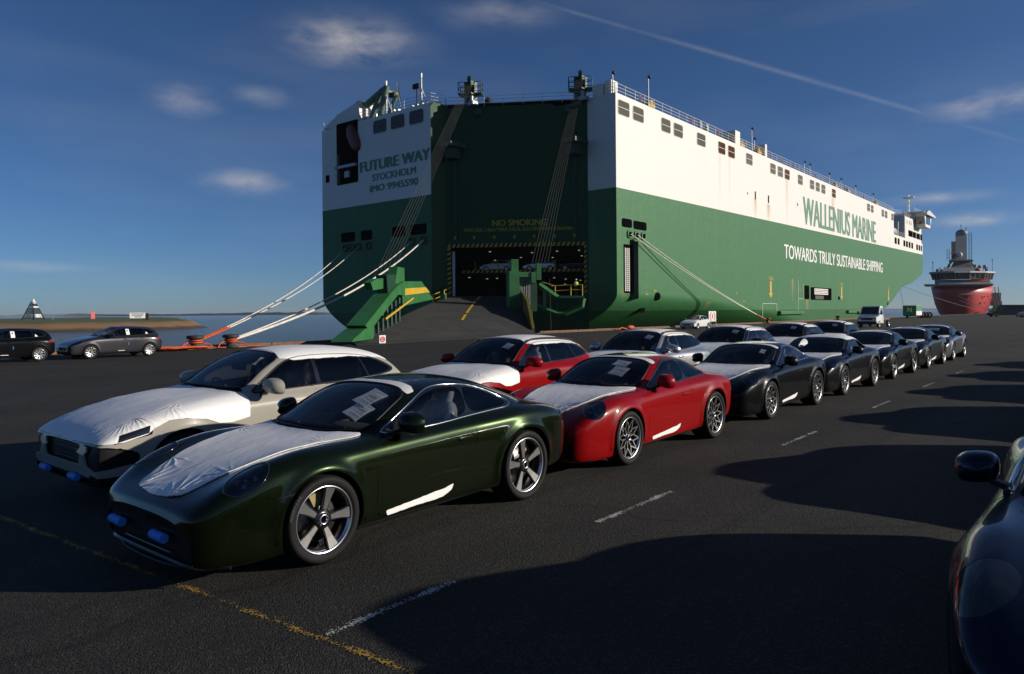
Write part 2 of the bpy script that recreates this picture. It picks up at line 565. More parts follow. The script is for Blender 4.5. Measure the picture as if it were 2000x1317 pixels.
class CarSurf:
    def __init__(s, spec): s.spec = spec
    def grid(s, ns, nt):
        sp = s.spec; S = sp['S']; L = S[-1]
        t = np.linspace(0, 1, ns)
        sv = S[0] + (L - S[0]) * (.62 * t + .38 * (.5 - .5 * np.cos(PI * t)))
        rows = []
        R = {}
        for k, tab in sp['rows'].items():
            y = smooth_row(S, [p[0] for p in tab], L, sv, sp.get('sig', .06)); z = smooth_row(S, [p[1] for p in tab], L, sv, sp.get('sig', .06))
            R[k] = np.stack([y, z], 1)
        if 5 not in R:
            a, b = sp.get('r5', (.80, .66))
            R[5] = np.stack([R[6][:, 0] + (R[4][:, 0] - R[6][:, 0]) * a, R[4][:, 1] + (R[6][:, 1] - R[4][:, 1]) * b], 1)
        R[1] = np.stack([np.maximum(R[2][:, 0] - .10, R[2][:, 0] * .5), R[2][:, 1] - .015], 1)
        R[0] = np.stack([0 * R[2][:, 0], R[2][:, 1] - .015], 1)
        order = [0, 1, 2, 3, 4, 5, 6, 7, 8, 9, 10, 11]
        C = np.stack([R[k] for k in order], 0)
        YZ = bspline_rows(C, nt)
        X = np.repeat(sv[:, None], nt, 1)
        P = np.stack([X, YZ[:, :, 0], YZ[:, :, 1]], 2)
        # nose sweep: the front is rounded in plan already; lean the lower lip back a little
        for (cx, cz, r) in sp['wheels']:
            rr = np.hypot(P[:, :, 0] - cx, P[:, :, 2] - cz)
            b = sp['flare'] * np.exp(-((rr - r) / .05) ** 2) * np.clip((P[:, :, 1] - .55) / .2, 0, 1) * np.clip((P[:, :, 2] - .18) / .12, 0, 1)
            P[:, :, 1] += b
        if 'mod' in sp: P = sp['mod'](P)
        return P
    def shell(s, ns=220, nt=64):
        P = s.grid(ns, nt)
        # full ring: +y half bottom->top then -y half top->bottom
        Q = P[:, 1:-1][:, ::-1].copy(); Q[:, :, 1] *= -1
        G = np.concatenate([P, Q], 1)            # (ns, m, 3) periodic in m
        m_ = G.shape[1]
        du = np.gradient(G, axis=0); dv = (np.roll(G, -1, 1) - np.roll(G, 1, 1))
        N = np.cross(dv, du)
        N /= (np.linalg.norm(N, axis=2)[:, :, None] + 1e-12)
        # orientation: outward
        mid = N[ns // 2, nt - 1]
        if mid[2] < 0: N = -N
        N[0] = N[1]; N[-1] = N[-2]
        caps = []
        i = np.arange(ns - 1)[:, None]; j = np.arange(m_)[None]
        a = i * m_ + j; b = i * m_ + (j + 1) % m_; c = (i + 1) * m_ + (j + 1) % m_; d = (i + 1) * m_ + j
        F = np.concatenate([np.stack([a, b, c], 2).reshape(-1, 3), np.stack([a, c, d], 2).reshape(-1, 3)])
        V = G.reshape(-1, 3); NN = N.reshape(-1, 3)
        # close nose and tail with a fine patch (lower half row paired with upper half row)
        for ri, nx in ((0, -1.0), (ns - 1, 1.0)):
            H = nt // 2; q = 9
            for sg in (1, -1):
                idx = [(j if sg > 0 or j in (0, nt - 1) else m_ - j) for j in range(nt)]
                rows_ = []
                for k in range(H):
                    a_, b_ = G[ri, idx[k]], G[ri, idx[nt - 1 - k]]
                    rows_.append(np.stack([a_ + (b_ - a_) * w for w in np.linspace(0, 1, q)]))
                C = np.stack(rows_)                       # (H, q, 3)
                base_ = len(V)
                V = np.concatenate([V, C.reshape(-1, 3)])
                nr = np.tile(np.array([[nx, 0, 0]]), (H * q, 1)); 
                NN = np.concatenate([NN, nr])
                ii = np.arange(H - 1)[:, None]; jj = np.arange(q - 1)[None]
                a2 = base_ + ii * q + jj; b2 = a2 + 1; d2 = a2 + q; c2 = d2 + 1
                t1 = np.stack([a2, b2, c2], 2).reshape(-1, 3); t2 = np.stack([a2, c2, d2], 2).reshape(-1, 3)
                T_ = np.concatenate([t1, t2])
                fn_ = np.cross(V[T_[:, 1]] - V[T_[:, 0]], V[T_[:, 2]] - V[T_[:, 0]])
                fl_ = fn_[:, 0] * nx < 0
                T_[fl_] = T_[fl_][:, ::-1]
                caps.append(T_)
        # make winding agree with normals
        nmain = len(F)
        fn = np.cross(V[F[:, 1]] - V[F[:, 0]], V[F[:, 2]] - V[F[:, 0]])
        if ((fn * NN[F[:, 0]]).sum(1) < 0).mean() > .5: F = F[:, ::-1].copy()
        F = np.concatenate([F] + caps)
        return Shell(V, NN, F)

def np_mesh(name, V, N, F, mats, fl=None):
    me = bpy.data.meshes.new(name)
    V = np.asarray(V, float); F = np.asarray(F)
    me.vertices.add(len(V)); me.vertices.foreach_set('co', V.ravel())
    me.loops.add(F.size); me.loops.foreach_set('vertex_index', F.ravel().astype(np.int32))
    me.polygons.add(len(F)); me.polygons.foreach_set('loop_start', np.arange(0, F.size, F.shape[1], dtype=np.int32))
    me.polygons.foreach_set('use_smooth', np.ones(len(F), bool))
    for m_ in (mats if isinstance(mats, (list, tuple)) else [mats]): me.materials.append(m_)
    me.update(calc_edges=True); me.validate()
    if N is not None and len(me.vertices) == len(N): me.normals_split_custom_set_from_vertices([tuple(n) for n in N])
    return me

# ------------------------------------------------------------------ car shapes (metres, nose at x=0)
SPORT = dict(
    S=[.04, .055, .09, .17, .29, .45, .70, 1.0, 1.35, 1.55, 1.75, 1.95, 2.15, 2.40, 2.75, 3.1, 3.5, 3.85, 4.1, 4.3, 4.42, 4.49, 4.52],
    rows={
        2: [(.50, .27), (.60, .20), (.68, .165), (.745, .14), (.79, .135), (.83, .135), (.855, .14), (.87, .15), (.855, .16), (.85, .16), (.845, .16), (.842, .163), (.84, .165), (.84, .17), (.845, .18), (.87, .20), (.885, .22), (.865, .24), (.83, .26), (.76, .28), (.66, .31), (.53, .40), (.36, .57)],
        3: [(.53, .32), (.63, .29), (.705, .28), (.77, .28), (.81, .28), (.85, .29), (.875, .32), (.888, .34), (.872, .34), (.860, .34), (.853, .34), (.850, .34), (.848, .34), (.848, .35), (.853, .36), (.885, .38), (.912, .40), (.90, .42), (.865, .42), (.79, .43), (.68, .45), (.54, .50), (.36, .58)],
        4: [(.54, .42), (.64, .435), (.715, .455), (.78, .48), (.82, .515), (.858, .55), (.886, .60), (.905, .64), (.892, .645), (.880, .645), (.874, .645), (.870, .645), (.868, .645), (.868, .65), (.876, .66), (.905, .69), (.935, .72), (.925, .72), (.885, .70), (.80, .67), (.69, .64), (.55, .61), (.36, .59)],
        6: [(.46, .47), (.54, .515), (.61, .555), (.67, .61), (.697, .69), (.713, .775), (.72, .845), (.73, .885), (.76, .878), (.78, .872), (.795, .868), (.805, .868), (.81, .870), (.815, .878), (.82, .893), (.825, .925), (.82, .960), (.80, .940), (.755, .90), (.68, .845), (.58, .79), (.46, .72), (.32, .60)],
        7: [(.36, .48), (.42, .525), (.49, .560), (.55, .605), (.582, .672), (.602, .745), (.615, .815), (.635, .862), (.67, .880), (.715, .888), (.742, .896), (.752, .903), (.757, .908), (.760, .915), (.757, .930), (.74, .955), (.71, .972), (.67, .95), (.63, .912), (.56, .865), (.47, .818), (.36, .735), (.26, .60)],
        8: [(.27, .485), (.315, .530), (.37, .563), (.42, .602), (.45, .655), (.468, .722), (.48, .795), (.505, .850), (.57, .888), (.65, .918), (.695, .972), (.708, 1.025), (.708, 1.058), (.702, 1.078), (.695, 1.09), (.67, 1.08), (.61, 1.04), (.55, .968), (.50, .92), (.44, .872), (.36, .825), (.28, .742), (.2, .60)],
        9: [(.18, .487), (.21, .532), (.25, .565), (.285, .602), (.303, .650), (.315, .713), (.33, .785), (.355, .845), (.43, .896), (.53, .945), (.605, 1.03), (.635, 1.118), (.638, 1.185), (.622, 1.225), (.598, 1.24), (.56, 1.205), (.49, 1.105), (.41, .99), (.36, .928), (.31, .882), (.25, .832), (.19, .745), (.14, .60)],
        10: [(.09, .488), (.105, .533), (.125, .566), (.142, .602), (.152, .648), (.158, .708), (.165, .78), (.18, .842), (.23, .902), (.29, .985), (.365, 1.080), (.395, 1.170), (.395, 1.240), (.375, 1.278), (.35, 1.293), (.315, 1.252), (.26, 1.138), (.215, 1.005), (.18, .932), (.155, .885), (.125, .835), (.095, .748), (.07, .60)],
        11: [(0, .488), (0, .533), (0, .566), (0, .602), (0, .647), (0, .707), (0, .779), (0, .842), (0, .905), (0, 1.0), (0, 1.098), (0, 1.185), (0, 1.252), (0, 1.288), (0, 1.305), (0, 1.265), (0, 1.148), (0, 1.01), (0, .935), (0, .887), (0, .838), (0, .75), (0, .60)],
    },
    wheels=[(1.02, .34, .385), (3.47, .357, .405)], flare=.022, tyre=[(.34, .245), (.357, .305)],
    r5=(.93, .76))

SUV0 = dict(
    S=[0, .015, .045, .12, .30, .55, .9, 1.25, 1.45, 1.7, 2.1, 2.5, 3.0, 3.5, 3.9, 4.2, 4.45, 4.60, 4.68, 4.71],
    rows={
        2: [(.64, .45), (.80, .30), (.855, .25), (.885, .235), (.90, .235), (.91, .24), (.92, .25), (.915, .25), (.91, .25), (.905, .25), (.90, .25), (.90, .25), (.905, .26), (.92, .28), (.92, .30), (.90, .33), (.86, .36), (.80, .40), (.68, .48), (.46, .66)],
        3: [(.66, .46), (.83, .42), (.885, .41), (.91, .41), (.925, .42), (.938, .44), (.948, .46), (.935, .46), (.925, .46), (.918, .46), (.912, .46), (.912, .46), (.918, .47), (.94, .49), (.945, .51), (.93, .53), (.88, .54), (.81, .56), (.69, .60), (.47, .67)],
        4: [(.66, .52), (.84, .56), (.895, .58), (.92, .60), (.935, .65), (.950, .70), (.965, .76), (.955, .78), (.947, .78), (.940, .78), (.935, .78), (.935, .79), (.942, .80), (.962, .83), (.967, .84), (.945, .83), (.89, .81), (.82, .78), (.70, .75), (.48, .69)],
        6: [(.62, .56), (.79, .645), (.84, .685), (.855, .735), (.86, .81), (.862, .89), (.865, .97), (.868, 1.005), (.870, 1.012), (.873, 1.018), (.873, 1.022), (.873, 1.03), (.873, 1.045), (.868, 1.06), (.853, 1.065), (.82, 1.06), (.77, 1.02), (.70, .95), (.60, .86), (.44, .71)],
        7: [(.50, .57), (.66, .66), (.71, .70), (.735, .755), (.745, .835), (.752, .915), (.765, .995), (.785, 1.04), (.80, 1.05), (.82, 1.052), (.828, 1.058), (.828, 1.066), (.822, 1.08), (.81, 1.095), (.79, 1.10), (.76, 1.095), (.71, 1.05), (.63, .98), (.52, .87), (.36, .71)],
        8: [(.37, .575), (.50, .67), (.54, .71), (.56, .765), (.57, .845), (.585, .925), (.615, 1.005), (.665, 1.055), (.71, 1.075), (.765, 1.11), (.775, 1.21), (.77, 1.235), (.762, 1.25), (.748, 1.255), (.722, 1.245), (.685, 1.22), (.63, 1.12), (.55, 1.02), (.43, .88), (.28, .71)],
        9: [(.25, .58), (.34, .675), (.365, .715), (.38, .77), (.388, .85), (.40, .93), (.435, 1.01), (.50, 1.06), (.57, 1.085), (.675, 1.165), (.705, 1.34), (.69, 1.425), (.675, 1.44), (.658, 1.435), (.628, 1.40), (.585, 1.345), (.525, 1.20), (.44, 1.05), (.33, .89), (.2, .71)],
        10: [(.12, .58), (.17, .677), (.18, .717), (.19, .772), (.195, .852), (.20, .932), (.22, 1.012), (.26, 1.063), (.31, 1.09), (.41, 1.20), (.46, 1.40), (.455, 1.535), (.44, 1.56), (.425, 1.545), (.40, 1.495), (.36, 1.42), (.31, 1.25), (.25, 1.08), (.18, .90), (.1, .715)],
        11: [(0, .58), (0, .677), (0, .717), (0, .772), (0, .852), (0, .932), (0, 1.012), (0, 1.065), (0, 1.095), (0, 1.21), (0, 1.415), (0, 1.555), (0, 1.585), (0, 1.57), (0, 1.52), (0, 1.44), (0, 1.265), (0, 1.09), (0, .905), (0, .715)],
    },
    r5=(.93, .74))

def remap_spec(sp, fx, sy, zf, wheels, tyre, flare, sig=.06):
    return dict(S=[float(fx(s)) for s in sp['S']], rows={k: [(y * sy, zf(z, i, k)) for i, (y, z) in enumerate(t)] for k, t in sp['rows'].items()},
                wheels=wheels, tyre=tyre, flare=flare, r5=sp['r5'], sig=sig)
def suv_x(x): return float(np.interp(x, [-.1, 0, .9, 1.5, 1.95, 2.93, 4.2, 4.71, 4.8], [-.1, 0, .87, 1.55, 1.84, 2.63, 3.92, 4.42, 4.51]))
def suv_z(z, i, k):
    s = SUV0['S'][i]
    z2 = z * .95
    return z2
SUV = remap_spec(SUV0, suv_x, .955, suv_z, [(.87, .345, .395), (3.55, .345, .405)], [(.345, .26), (.345, .29)], .016)
def hatch_x(x): return float(np.interp(x, [-.1, 0, .9, 1.5, 2.93, 4.2, 4.71, 4.8], [-.1, 0, .80, 1.30, 2.45, 3.66, 4.05, 4.14]))
def hatch_z(z, i, k):
    s = SUV0['S'][i]
    z2 = z * .905
    if k >= 8 and s > 3.6: z2 += {14: .02, 15: .055, 16: .11, 17: .11, 18: .06}.get(i, 0) * min(1, (k - 7) / 3)
    return z2 if z > .5 else z * .82
HATCH = remap_spec(SUV0, hatch_x, .91, hatch_z, [(.83, .315, .355), (3.38, .315, .355)], [(.315, .2), (.315, .2)], .010, .05)
# ------------------------------------------------------------------ shared materials
M_BLACK = mat('black_plastic', (.010, .010, .011), .5, spec=.25)
M_GLOSSBLK = mat('gloss_black', (.008, .008, .009), .12, coat=1.0)
M_RUBBER = mat('tyre_rubber', (.010, .010, .0105), .7, var=.15, vscale=20, spec=.2)
M_ALLOY = mat('machined_alloy', (.62, .62, .63), .28, 1.0)
M_ALLOYSAT = mat('satin_alloy', (.42, .42, .43), .32, 1.0)
M_RIMBLK = mat('rim_black', (.010, .010, .011), .3, coat=.6)
M_DISC = mat('brake_disc', (.22, .21, .20), .4, 1.0)
M_GOLD = mat('gold_caliper', (.42, .33, .14), .35, .4)
M_SILVERTRIM = mat('bright_trim', (.75, .75, .76), .15, 1.0)
M_INTERIOR = mat('interior_black', (.012, .012, .013), .75)
M_SEAT = mat('seat_leather', (.02, .019, .018), .55)
M_PLASTICWRAP = mat('seat_wrap', (.75, .77, .78), .25, var=.2, vscale=8, bump=.6, bscale=18)
M_FILM = film_mat('white_film', (.86, .85, .83))
M_FILM2 = mat('white_tape_film', (.80, .80, .79), .5)
M_GLASS = glass_mat('car_glass', (.88, .92, .90), .0)
M_DARKGLASS = glass_mat('privacy_glass', (.13, .135, .14), .0)
M_LENS = glass_mat('lamp_lens', (.80, .82, .86), .05)
M_RED = mat('red_lens', (.30, .008, .006), .15, coat=1.0)
M_BLUEFOAM = mat('blue_foam', (.05, .26, .80), .6)
M_BLUETAPE = mat('blue_tape', (.03, .14, .6), .5)
M_LAMPIN = mat('lamp_inner', (.018, .018, .02), .25, .4)
M_LED = mat('led_unit', (.34, .35, .38), .15, .6)

def paper_mat():
    """printed shipping sheet: rows of dark text and a bar code"""
    mt = bpy.data.materials.new('printed_sheet')
    nt, N, L, p = nodes_of(mt)
    p.inputs['Roughness'].default_value = .6
    tc = N.new('ShaderNodeTexCoord')
    sp = N.new('ShaderNodeSeparateXYZ'); L.new(tc.outputs['UV'], sp.inputs[0])
    def m(op, a, b=0.0, c=0.0):
        n = N.new('ShaderNodeMath'); n.operation = op
        for i, v in enumerate((a, b, c)):
            if isinstance(v, (int, float)): n.inputs[i].default_value = v
            else: L.new(v, n.inputs[i])
        return n.outputs[0]
    x, y = sp.outputs[0], sp.outputs[1]
    row = m('FLOOR', m('MULTIPLY', y, 15))
    fr = m('FRACT', m('MULTIPLY', y, 15))
    wn = N.new('ShaderNodeTexWhiteNoise'); wn.noise_dimensions = '1D'; L.new(row, wn.inputs['W'])
    length = m('MULTIPLY_ADD', wn.outputs['Value'], .65, .15)
    n1 = N.new('ShaderNodeTexNoise'); n1.inputs['Scale'].default_value = 1.0
    cx = N.new('ShaderNodeCombineXYZ'); L.new(m('MULTIPLY', x, 60), cx.inputs[0]); L.new(m('MULTIPLY', row, 7.3), cx.inputs[1])
    L.new(cx.outputs[0], n1.inputs['Vector'])
    ink = m('MULTIPLY', m('LESS_THAN', x, length), m('GREATER_THAN', x, .08))
    ink = m('MULTIPLY', ink, m('MULTIPLY', m('LESS_THAN', fr, .55), m('GREATER_THAN', n1.outputs['Fac'], .47)))
    pick = m('GREATER_THAN', wn.outputs['Value'], .22)
    ink = m('MULTIPLY', ink, pick)
    bars = m('MULTIPLY', m('MULTIPLY', m('GREATER_THAN', y, .52), m('LESS_THAN', y, .62)), m('MULTIPLY', m('GREATER_THAN', x, .15), m('LESS_THAN', x, .72)))
    n2 = N.new('ShaderNodeTexNoise'); n2.noise_dimensions = '1D'; n2.inputs['Scale'].default_value = 70; L.new(x, n2.inputs['W'])
    ink = m('MAXIMUM', ink, m('MULTIPLY', bars, m('GREATER_THAN', n2.outputs['Fac'], .42)))
    mx = N.new('ShaderNodeMix'); mx.data_type = 'RGBA'
    L.new(m('MULTIPLY', ink, .8), mx.inputs['Factor'])
    mx.inputs['A'].default_value = (.80, .82, .82, 1); mx.inputs['B'].default_value = (.06, .06, .07, 1)
    L.new(mx.outputs['Result'], p.inputs['Base Color'])
    tl = N.new('ShaderNodeBsdfTranslucent'); L.new(mx.outputs['Result'], tl.inputs['Color'])
    ms = N.new('ShaderNodeMixShader'); ms.inputs[0].default_value = .45
    out = [n for n in N if n.type == 'OUTPUT_MATERIAL'][0]
    L.new(p.outputs[0], ms.inputs[1]); L.new(tl.outputs[0], ms.inputs[2]); L.new(ms.outputs[0], out.inputs['Surface'])
    return mt
M_PAPER = paper_mat()

# ------------------------------------------------------------------ wheels
def tyre_mesh(r, w, rr):
    b = MB(); h = w / 2
    prof = [(rr - .004, -h * .78), (rr + .012, -h * .90), (rr + (r - rr) * .5, -h * 1.0), (r - .022, -h * .95), (r - .006, -h * .80)]
    g = []
    n = 5
    for i in range(n):                                  # circumferential tread grooves
        a = -h * .80 + 1.6 * h * i / n; c = a + 1.6 * h / n
        g += [(r - .008, a + .004), (r - .001 - .003 * abs(i - 2) / 2, a + .008), (r - .001 - .003 * abs(i - 2) / 2, c - .008), (r - .008, c - .004)]
    prof += g + [(x, -y) for x, y in prof[::-1]]
    b.lathe(prof, 56, 0, 'y', sm=True)
    # raised ring on the side wall
    for s in (-1, 1):
        b.lathe([(rr + .020, s * (h * .945)), (rr + .024, s * (h * .965)), (rr + .028, s * (h * .965))], 56)
    return b.mesh('tyre', M_RUBBER)

def rim_mesh(kind, rr, w):
    b = MB(); h = w / 2; f = h * .86                      # f: outer face plane, +y
    b.lathe([(rr - .010, f - .004), (rr - .002, f + .004), (rr + .006, f), (rr + .002, f - .018), (rr - .016, f - .03)], 64, 0)
    b.lathe([(rr - .016, f - .03), (rr - .03, f - .07), (rr - .035, -h * .8)], 48, 1)
    b.lathe([(0, -h * .3), (rr - .03, -h * .3)], 32, 1)     # dark back so that the far side does not show
    def spoke(pts, y0, y1, t, mi_face, mi_side):
        """flat spoke: outline in (radius, tangent), dished from y0 at hub to y1 at rim"""
        def Y(q): return y0 + (y1 - y0) * (math.hypot(*q) / rr) ** 1.5
        top = [(q[0], Y(q), q[1]) for q in pts]; bot = [(q[0] * 1.0, Y(q) - t, q[1]) for q in pts]
        n = len(pts)
        b.add(top, [tuple(range(n))], mi_face)
        b.add(top + bot, [(i, (i + 1) % n, n + (i + 1) % n, n + i) for i in range(n)], mi_side)
    def rot(pts, a):
        c, s = math.cos(a), math.sin(a)
        return [(x * c - y * s, x * s + y * c) for x, y in pts]
    if kind == 'five':
        for k in range(5):
            a = PI / 2 + .1 + k * 2 * PI / 5
            spoke(rot([(.075, -.017), (.16, -.026), (rr - .014, -.042), (rr - .006, 0), (rr - .014, .042), (.16, .026), (.075, .017)], a), f - .030, f - .008, .030, 0, 1)
            spoke(rot([(.05, -.028), (.16, -.034), (rr - .008, -.052), (rr - .008, .052), (.16, .034), (.05, .028)], a), f - .034, f - .014, .03, 1, 1)
        b.lathe([(0, f - .05), (.075, f - .05), (.08, f - .03), (.05, f - .022)], 32, 1)
        b.lathe([(.026, f - .020), (.031, f - .006), (.040, f - .008), (.043, f - .03)], 32, 0)
    elif kind == 'mesh':
        for k in range(10):
            a = .16 + k * 2 * PI / 10
            w1 = .0085
            spoke(rot([(.04, -w1), (.135, -w1), (.135, w1), (.04, w1)], a), f - .034, f - .020, .028, 0, 1)
            for s in (-1, 1):
                e = s * .335
                tip = (math.cos(e) * (rr - .008), math.sin(e) * (rr - .008))
                d = Vector((tip[0] - .128, tip[1])).normalized(); nrm = Vector((-d.y, d.x)) * .0075
                spoke(rot([(.128 - nrm.x, -nrm.y), (tip[0] - nrm.x, tip[1] - nrm.y), (tip[0] + nrm.x, tip[1] + nrm.y), (.128 + nrm.x, nrm.y)], a), f - .034, f - .010, .026, 0, 1)
        b.lathe([(0, f - .045), (.06, f - .04), (.062, f - .05)], 32, 1)
        b.lathe([(.022, f - .018), (.028, f - .008), (.036, f - .010), (.039, f - .04)], 32, 0)
    elif kind == 'twin':
        for k in range(5):
            for s in (-1, 1):
                a = .3 + k * 2 * PI / 5 + s * .17
                spoke(rot([(.05, -.010), (rr - .008, -.018), (rr - .008, .018), (.05, .010)], a), f - .036, f - .010, .03, 0, 1)
        b.lathe([(0, f - .03), (.055, f - .03), (.06, f - .05)], 32, 1)
    else:                                                   # swirl
        for k in range(10):
            a = k * 2 * PI / 10
            spoke(rot([(.045, -.012), (.12, -.004), (rr - .006, .018), (rr - .006, .052), (.12, .030), (.045, .012)], a), f - .026, f - .008, .02, 0, 1)
        b.lathe([(0, f - .015), (.05, f - .018), (.055, f - .04)], 24, 1)
    return b.mesh('rim', [M_ALLOY if kind != 'mesh' else M_ALLOYSAT, M_RIMBLK])

def brake_mesh(r):
    b = MB()
    b.lathe([(.05, .0), (r, .0), (r, -.03), (.05, -.03)], 40, 0)
    for a0 in (2.7,):
        pts = [(math.cos(a0 + t) * q, math.sin(a0 + t) * q) for q, ts in ((r + .022, np.linspace(-.5, .5, 7)), (r * .58, np.linspace(.5, -.5, 7))) for t in ts]
        b.prism(pts, 'y', -.06, .028, 1)
    return b.mesh('brake_disc', [M_DISC, M_GOLD])

WHEELS = {}
def wheel_meshes(kind, r, w):
    key = (kind, r, w)
    if key not in WHEELS:
        rr = r - (.085 if kind in ('five', 'mesh') else .105)
        WHEELS[key] = (tyre_mesh(r, w, rr), rim_mesh(kind, rr, w), brake_mesh(rr - .075))
    return WHEELS[key]

def add_wheels(car, spec, kind):
    for i, (cx, cz, ar) in enumerate(spec['wheels']):
        r, w = spec['tyre'][i]
        t, rim, br = wheel_meshes(kind, r, w)
        yo = spec['wheel_y'][i]
        for s in (-1, 1):
            wh = empty('wheel', (cx, s * (yo - w / 2), cz), 0 if s > 0 else PI, car)
            wh.rotation_euler = (0, random.uniform(0, 1.2), 0 if s > 0 else PI)
            place('tyre', t, wh); place('rim', rim, wh); place('brake_disc', br, wh)
SPORT['wheel_y'] = [.905, .93]; SUV['wheel_y'] = [.912, .917]; HATCH['wheel_y'] = [.865, .865]

# ------------------------------------------------------------------ body templates
TPL = {}
def surf_y(sh, x, z, side=True):
    V = sh.V; m_ = V[:, 1] > .3
    d = (V[:, 0] - x) ** 2 + (V[:, 2] - z) ** 2
    d[~m_] = 1e9
    return V[np.argmin(d), 1]
def surf_z(sh, x, y):
    V = sh.V
    d = (V[:, 0] - x) ** 2 + (V[:, 1] - y) ** 2
    d[V[:, 2] < .6] = 1e9
    k = np.argpartition(d, 8)[:8]                     # plane through the nearest points
    A = np.stack([np.ones(8), V[k, 0] - x, V[k, 1] - y], 1)
    return float(np.linalg.lstsq(A, V[k, 2], rcond=None)[0][0])

def loop_tube(V, F, r, n=6, off=0.0, N=None, pick=None):
    b = MB()
    for lp in boundary_loops(F):
        if len(lp) < 12: continue
        P = V[lp] + (N[lp] * off if N is not None else 0)
        # resample
        Q = np.concatenate([P, P[:1]]); d = np.concatenate([[0], np.cumsum(np.linalg.norm(np.diff(Q, axis=0), axis=1))])
        k = max(16, int(d[-1] / .03)); t = np.linspace(0, d[-1], k, endpoint=False)
        R = np.stack([np.interp(t, d, Q[:, c]) for c in range(3)], 1)
        if pick is not None:
            R = [p for p in R]
        b.tube(R, r, n, closed=True)
    return b

def well_meshes(spec):
    out = []
    for (cx, cz, ar) in spec['wheels']:
        for s in (-1, 1):
            b = MB()
            R = ar + .03; y1 = s * (spec['wheel_y'][0] - .03); y0 = s * .45
            a = np.linspace(-.25, PI + .25, 25)
            arc = [(cx + R * math.cos(t), max(.14, cz + R * math.sin(t))) for t in a]
            vs_ = [(x, y0, z) for x, z in arc] + [(x, y1, z) for x, z in arc]
            n = len(arc)
            b.add(vs_, [(i, i + 1, n + i + 1, n + i) for i in range(n - 1)])
            b.add([(x, y0, z) for x, z in arc], [tuple(range(n))])
            out.append(('wheel_housing', b.mesh('wheel_housing', M_BLACK), M_BLACK, None))
    return out

def seat_mesh(mt):
    b = MB()
    b.ellipsoid((0, 0, .10), (.26, .24, .11), 18, 10, e=.55)
    R = Matrix.Rotation(.32, 3, 'Y')
    b.ellipsoid((.27, 0, .42), (.085, .23, .36), 18, 10, e=.55, rot=R)
    b.ellipsoid((.39, 0, .80), (.055, .13, .12), 16, 8, e=.6, rot=R)
    for s in (-1, 1):
        b.ellipsoid((.22, s * .2, .40), (.10, .055, .26), 12, 8, e=.7, rot=R)
        b.ellipsoid((0, s * .215, .13), (.24, .05, .10), 12, 8, e=.7)
    return b.mesh('seat', mt)

def steering_mesh():
    b = MB()
    R = Matrix.Rotation(-.42, 3, 'Y')
    ring = [R @ Vector((0, .18 * math.cos(t), .18 * math.sin(t))) for t in np.linspace(0, 2 * PI, 28, endpoint=False)]
    b.tube(ring, .016, 8, closed=True)
    b.ellipsoid((0, 0, 0), (.03, .06, .06))
    for a in (0, PI, -PI / 2):
        b.tube([(0, 0, 0), R @ Vector((0, .175 * math.cos(a), .175 * math.sin(a)))], .014, 6)
    b.tube([(0, 0, 0), (-.35, 0, -.12)], .03, 8)
    return b.mesh('steering_wheel', M_INTERIOR)

def mirror_mesh(sx=1.0, sz=1.0, sw=1.0):
    """outside mirror, root at the origin, housing reaching out along -y"""
    hs = MB()
    n, k = 20, 9
    vs_ = []; fs = []
    # rounded shell: open back (towards +x) closed by the glass
    for i in range(k):
        t = i / (k - 1)
        d = -.085 + .145 * t                         # x position
        g = (1 - (1 - t) ** 2.6) ** .5 if t > 0 else 0.0
        for j in range(n):
            a = 2 * PI * j / n
            cy = math.copysign(abs(math.cos(a)) ** .75, math.cos(a)); sz_ = math.copysign(abs(math.sin(a)) ** .75, math.sin(a))
            vs_.append((d * sx, -.185 * (1 + (sw - 1) * .5) + .118 * g * cy * sx * sw - .02 * t, .055 + (.078 * g * sz_ + .012 * cy * g) * sz))
    for i in range(k - 1):
        for j in range(n):
            fs.append((i * n + j, i * n + (j + 1) % n, (i + 1) * n + (j + 1) % n, (i + 1) * n + j))
    hs.add(vs_, fs, 0, True)
    base = (k - 1) * n
    hs.add([vs_[base + j] for j in range(n)], [tuple(range(n))], 1)
    st = MB()
    st.add([(-.03, .03, -.085), (.05, .03, -.085), (.05, .03, -.045), (-.03, .03, -.045), (-.05, -.13, -.02), (.03, -.13, -.02), (.03, -.13, .012), (-.05, -.13, .012)],
           [(0, 1, 2, 3), (4, 7, 6, 5), (0, 4, 5, 1), (1, 5, 6, 2), (2, 6, 7, 3), (3, 7, 4, 0)])
    return hs, st

def fbm(x, y, z=0.0, o=4):
    v = 0; a = .5
    for i in range(o):
        v += a * mnoise.noise((x, y, z)); x *= 2.03; y *= 2.03; a *= .5
    return v

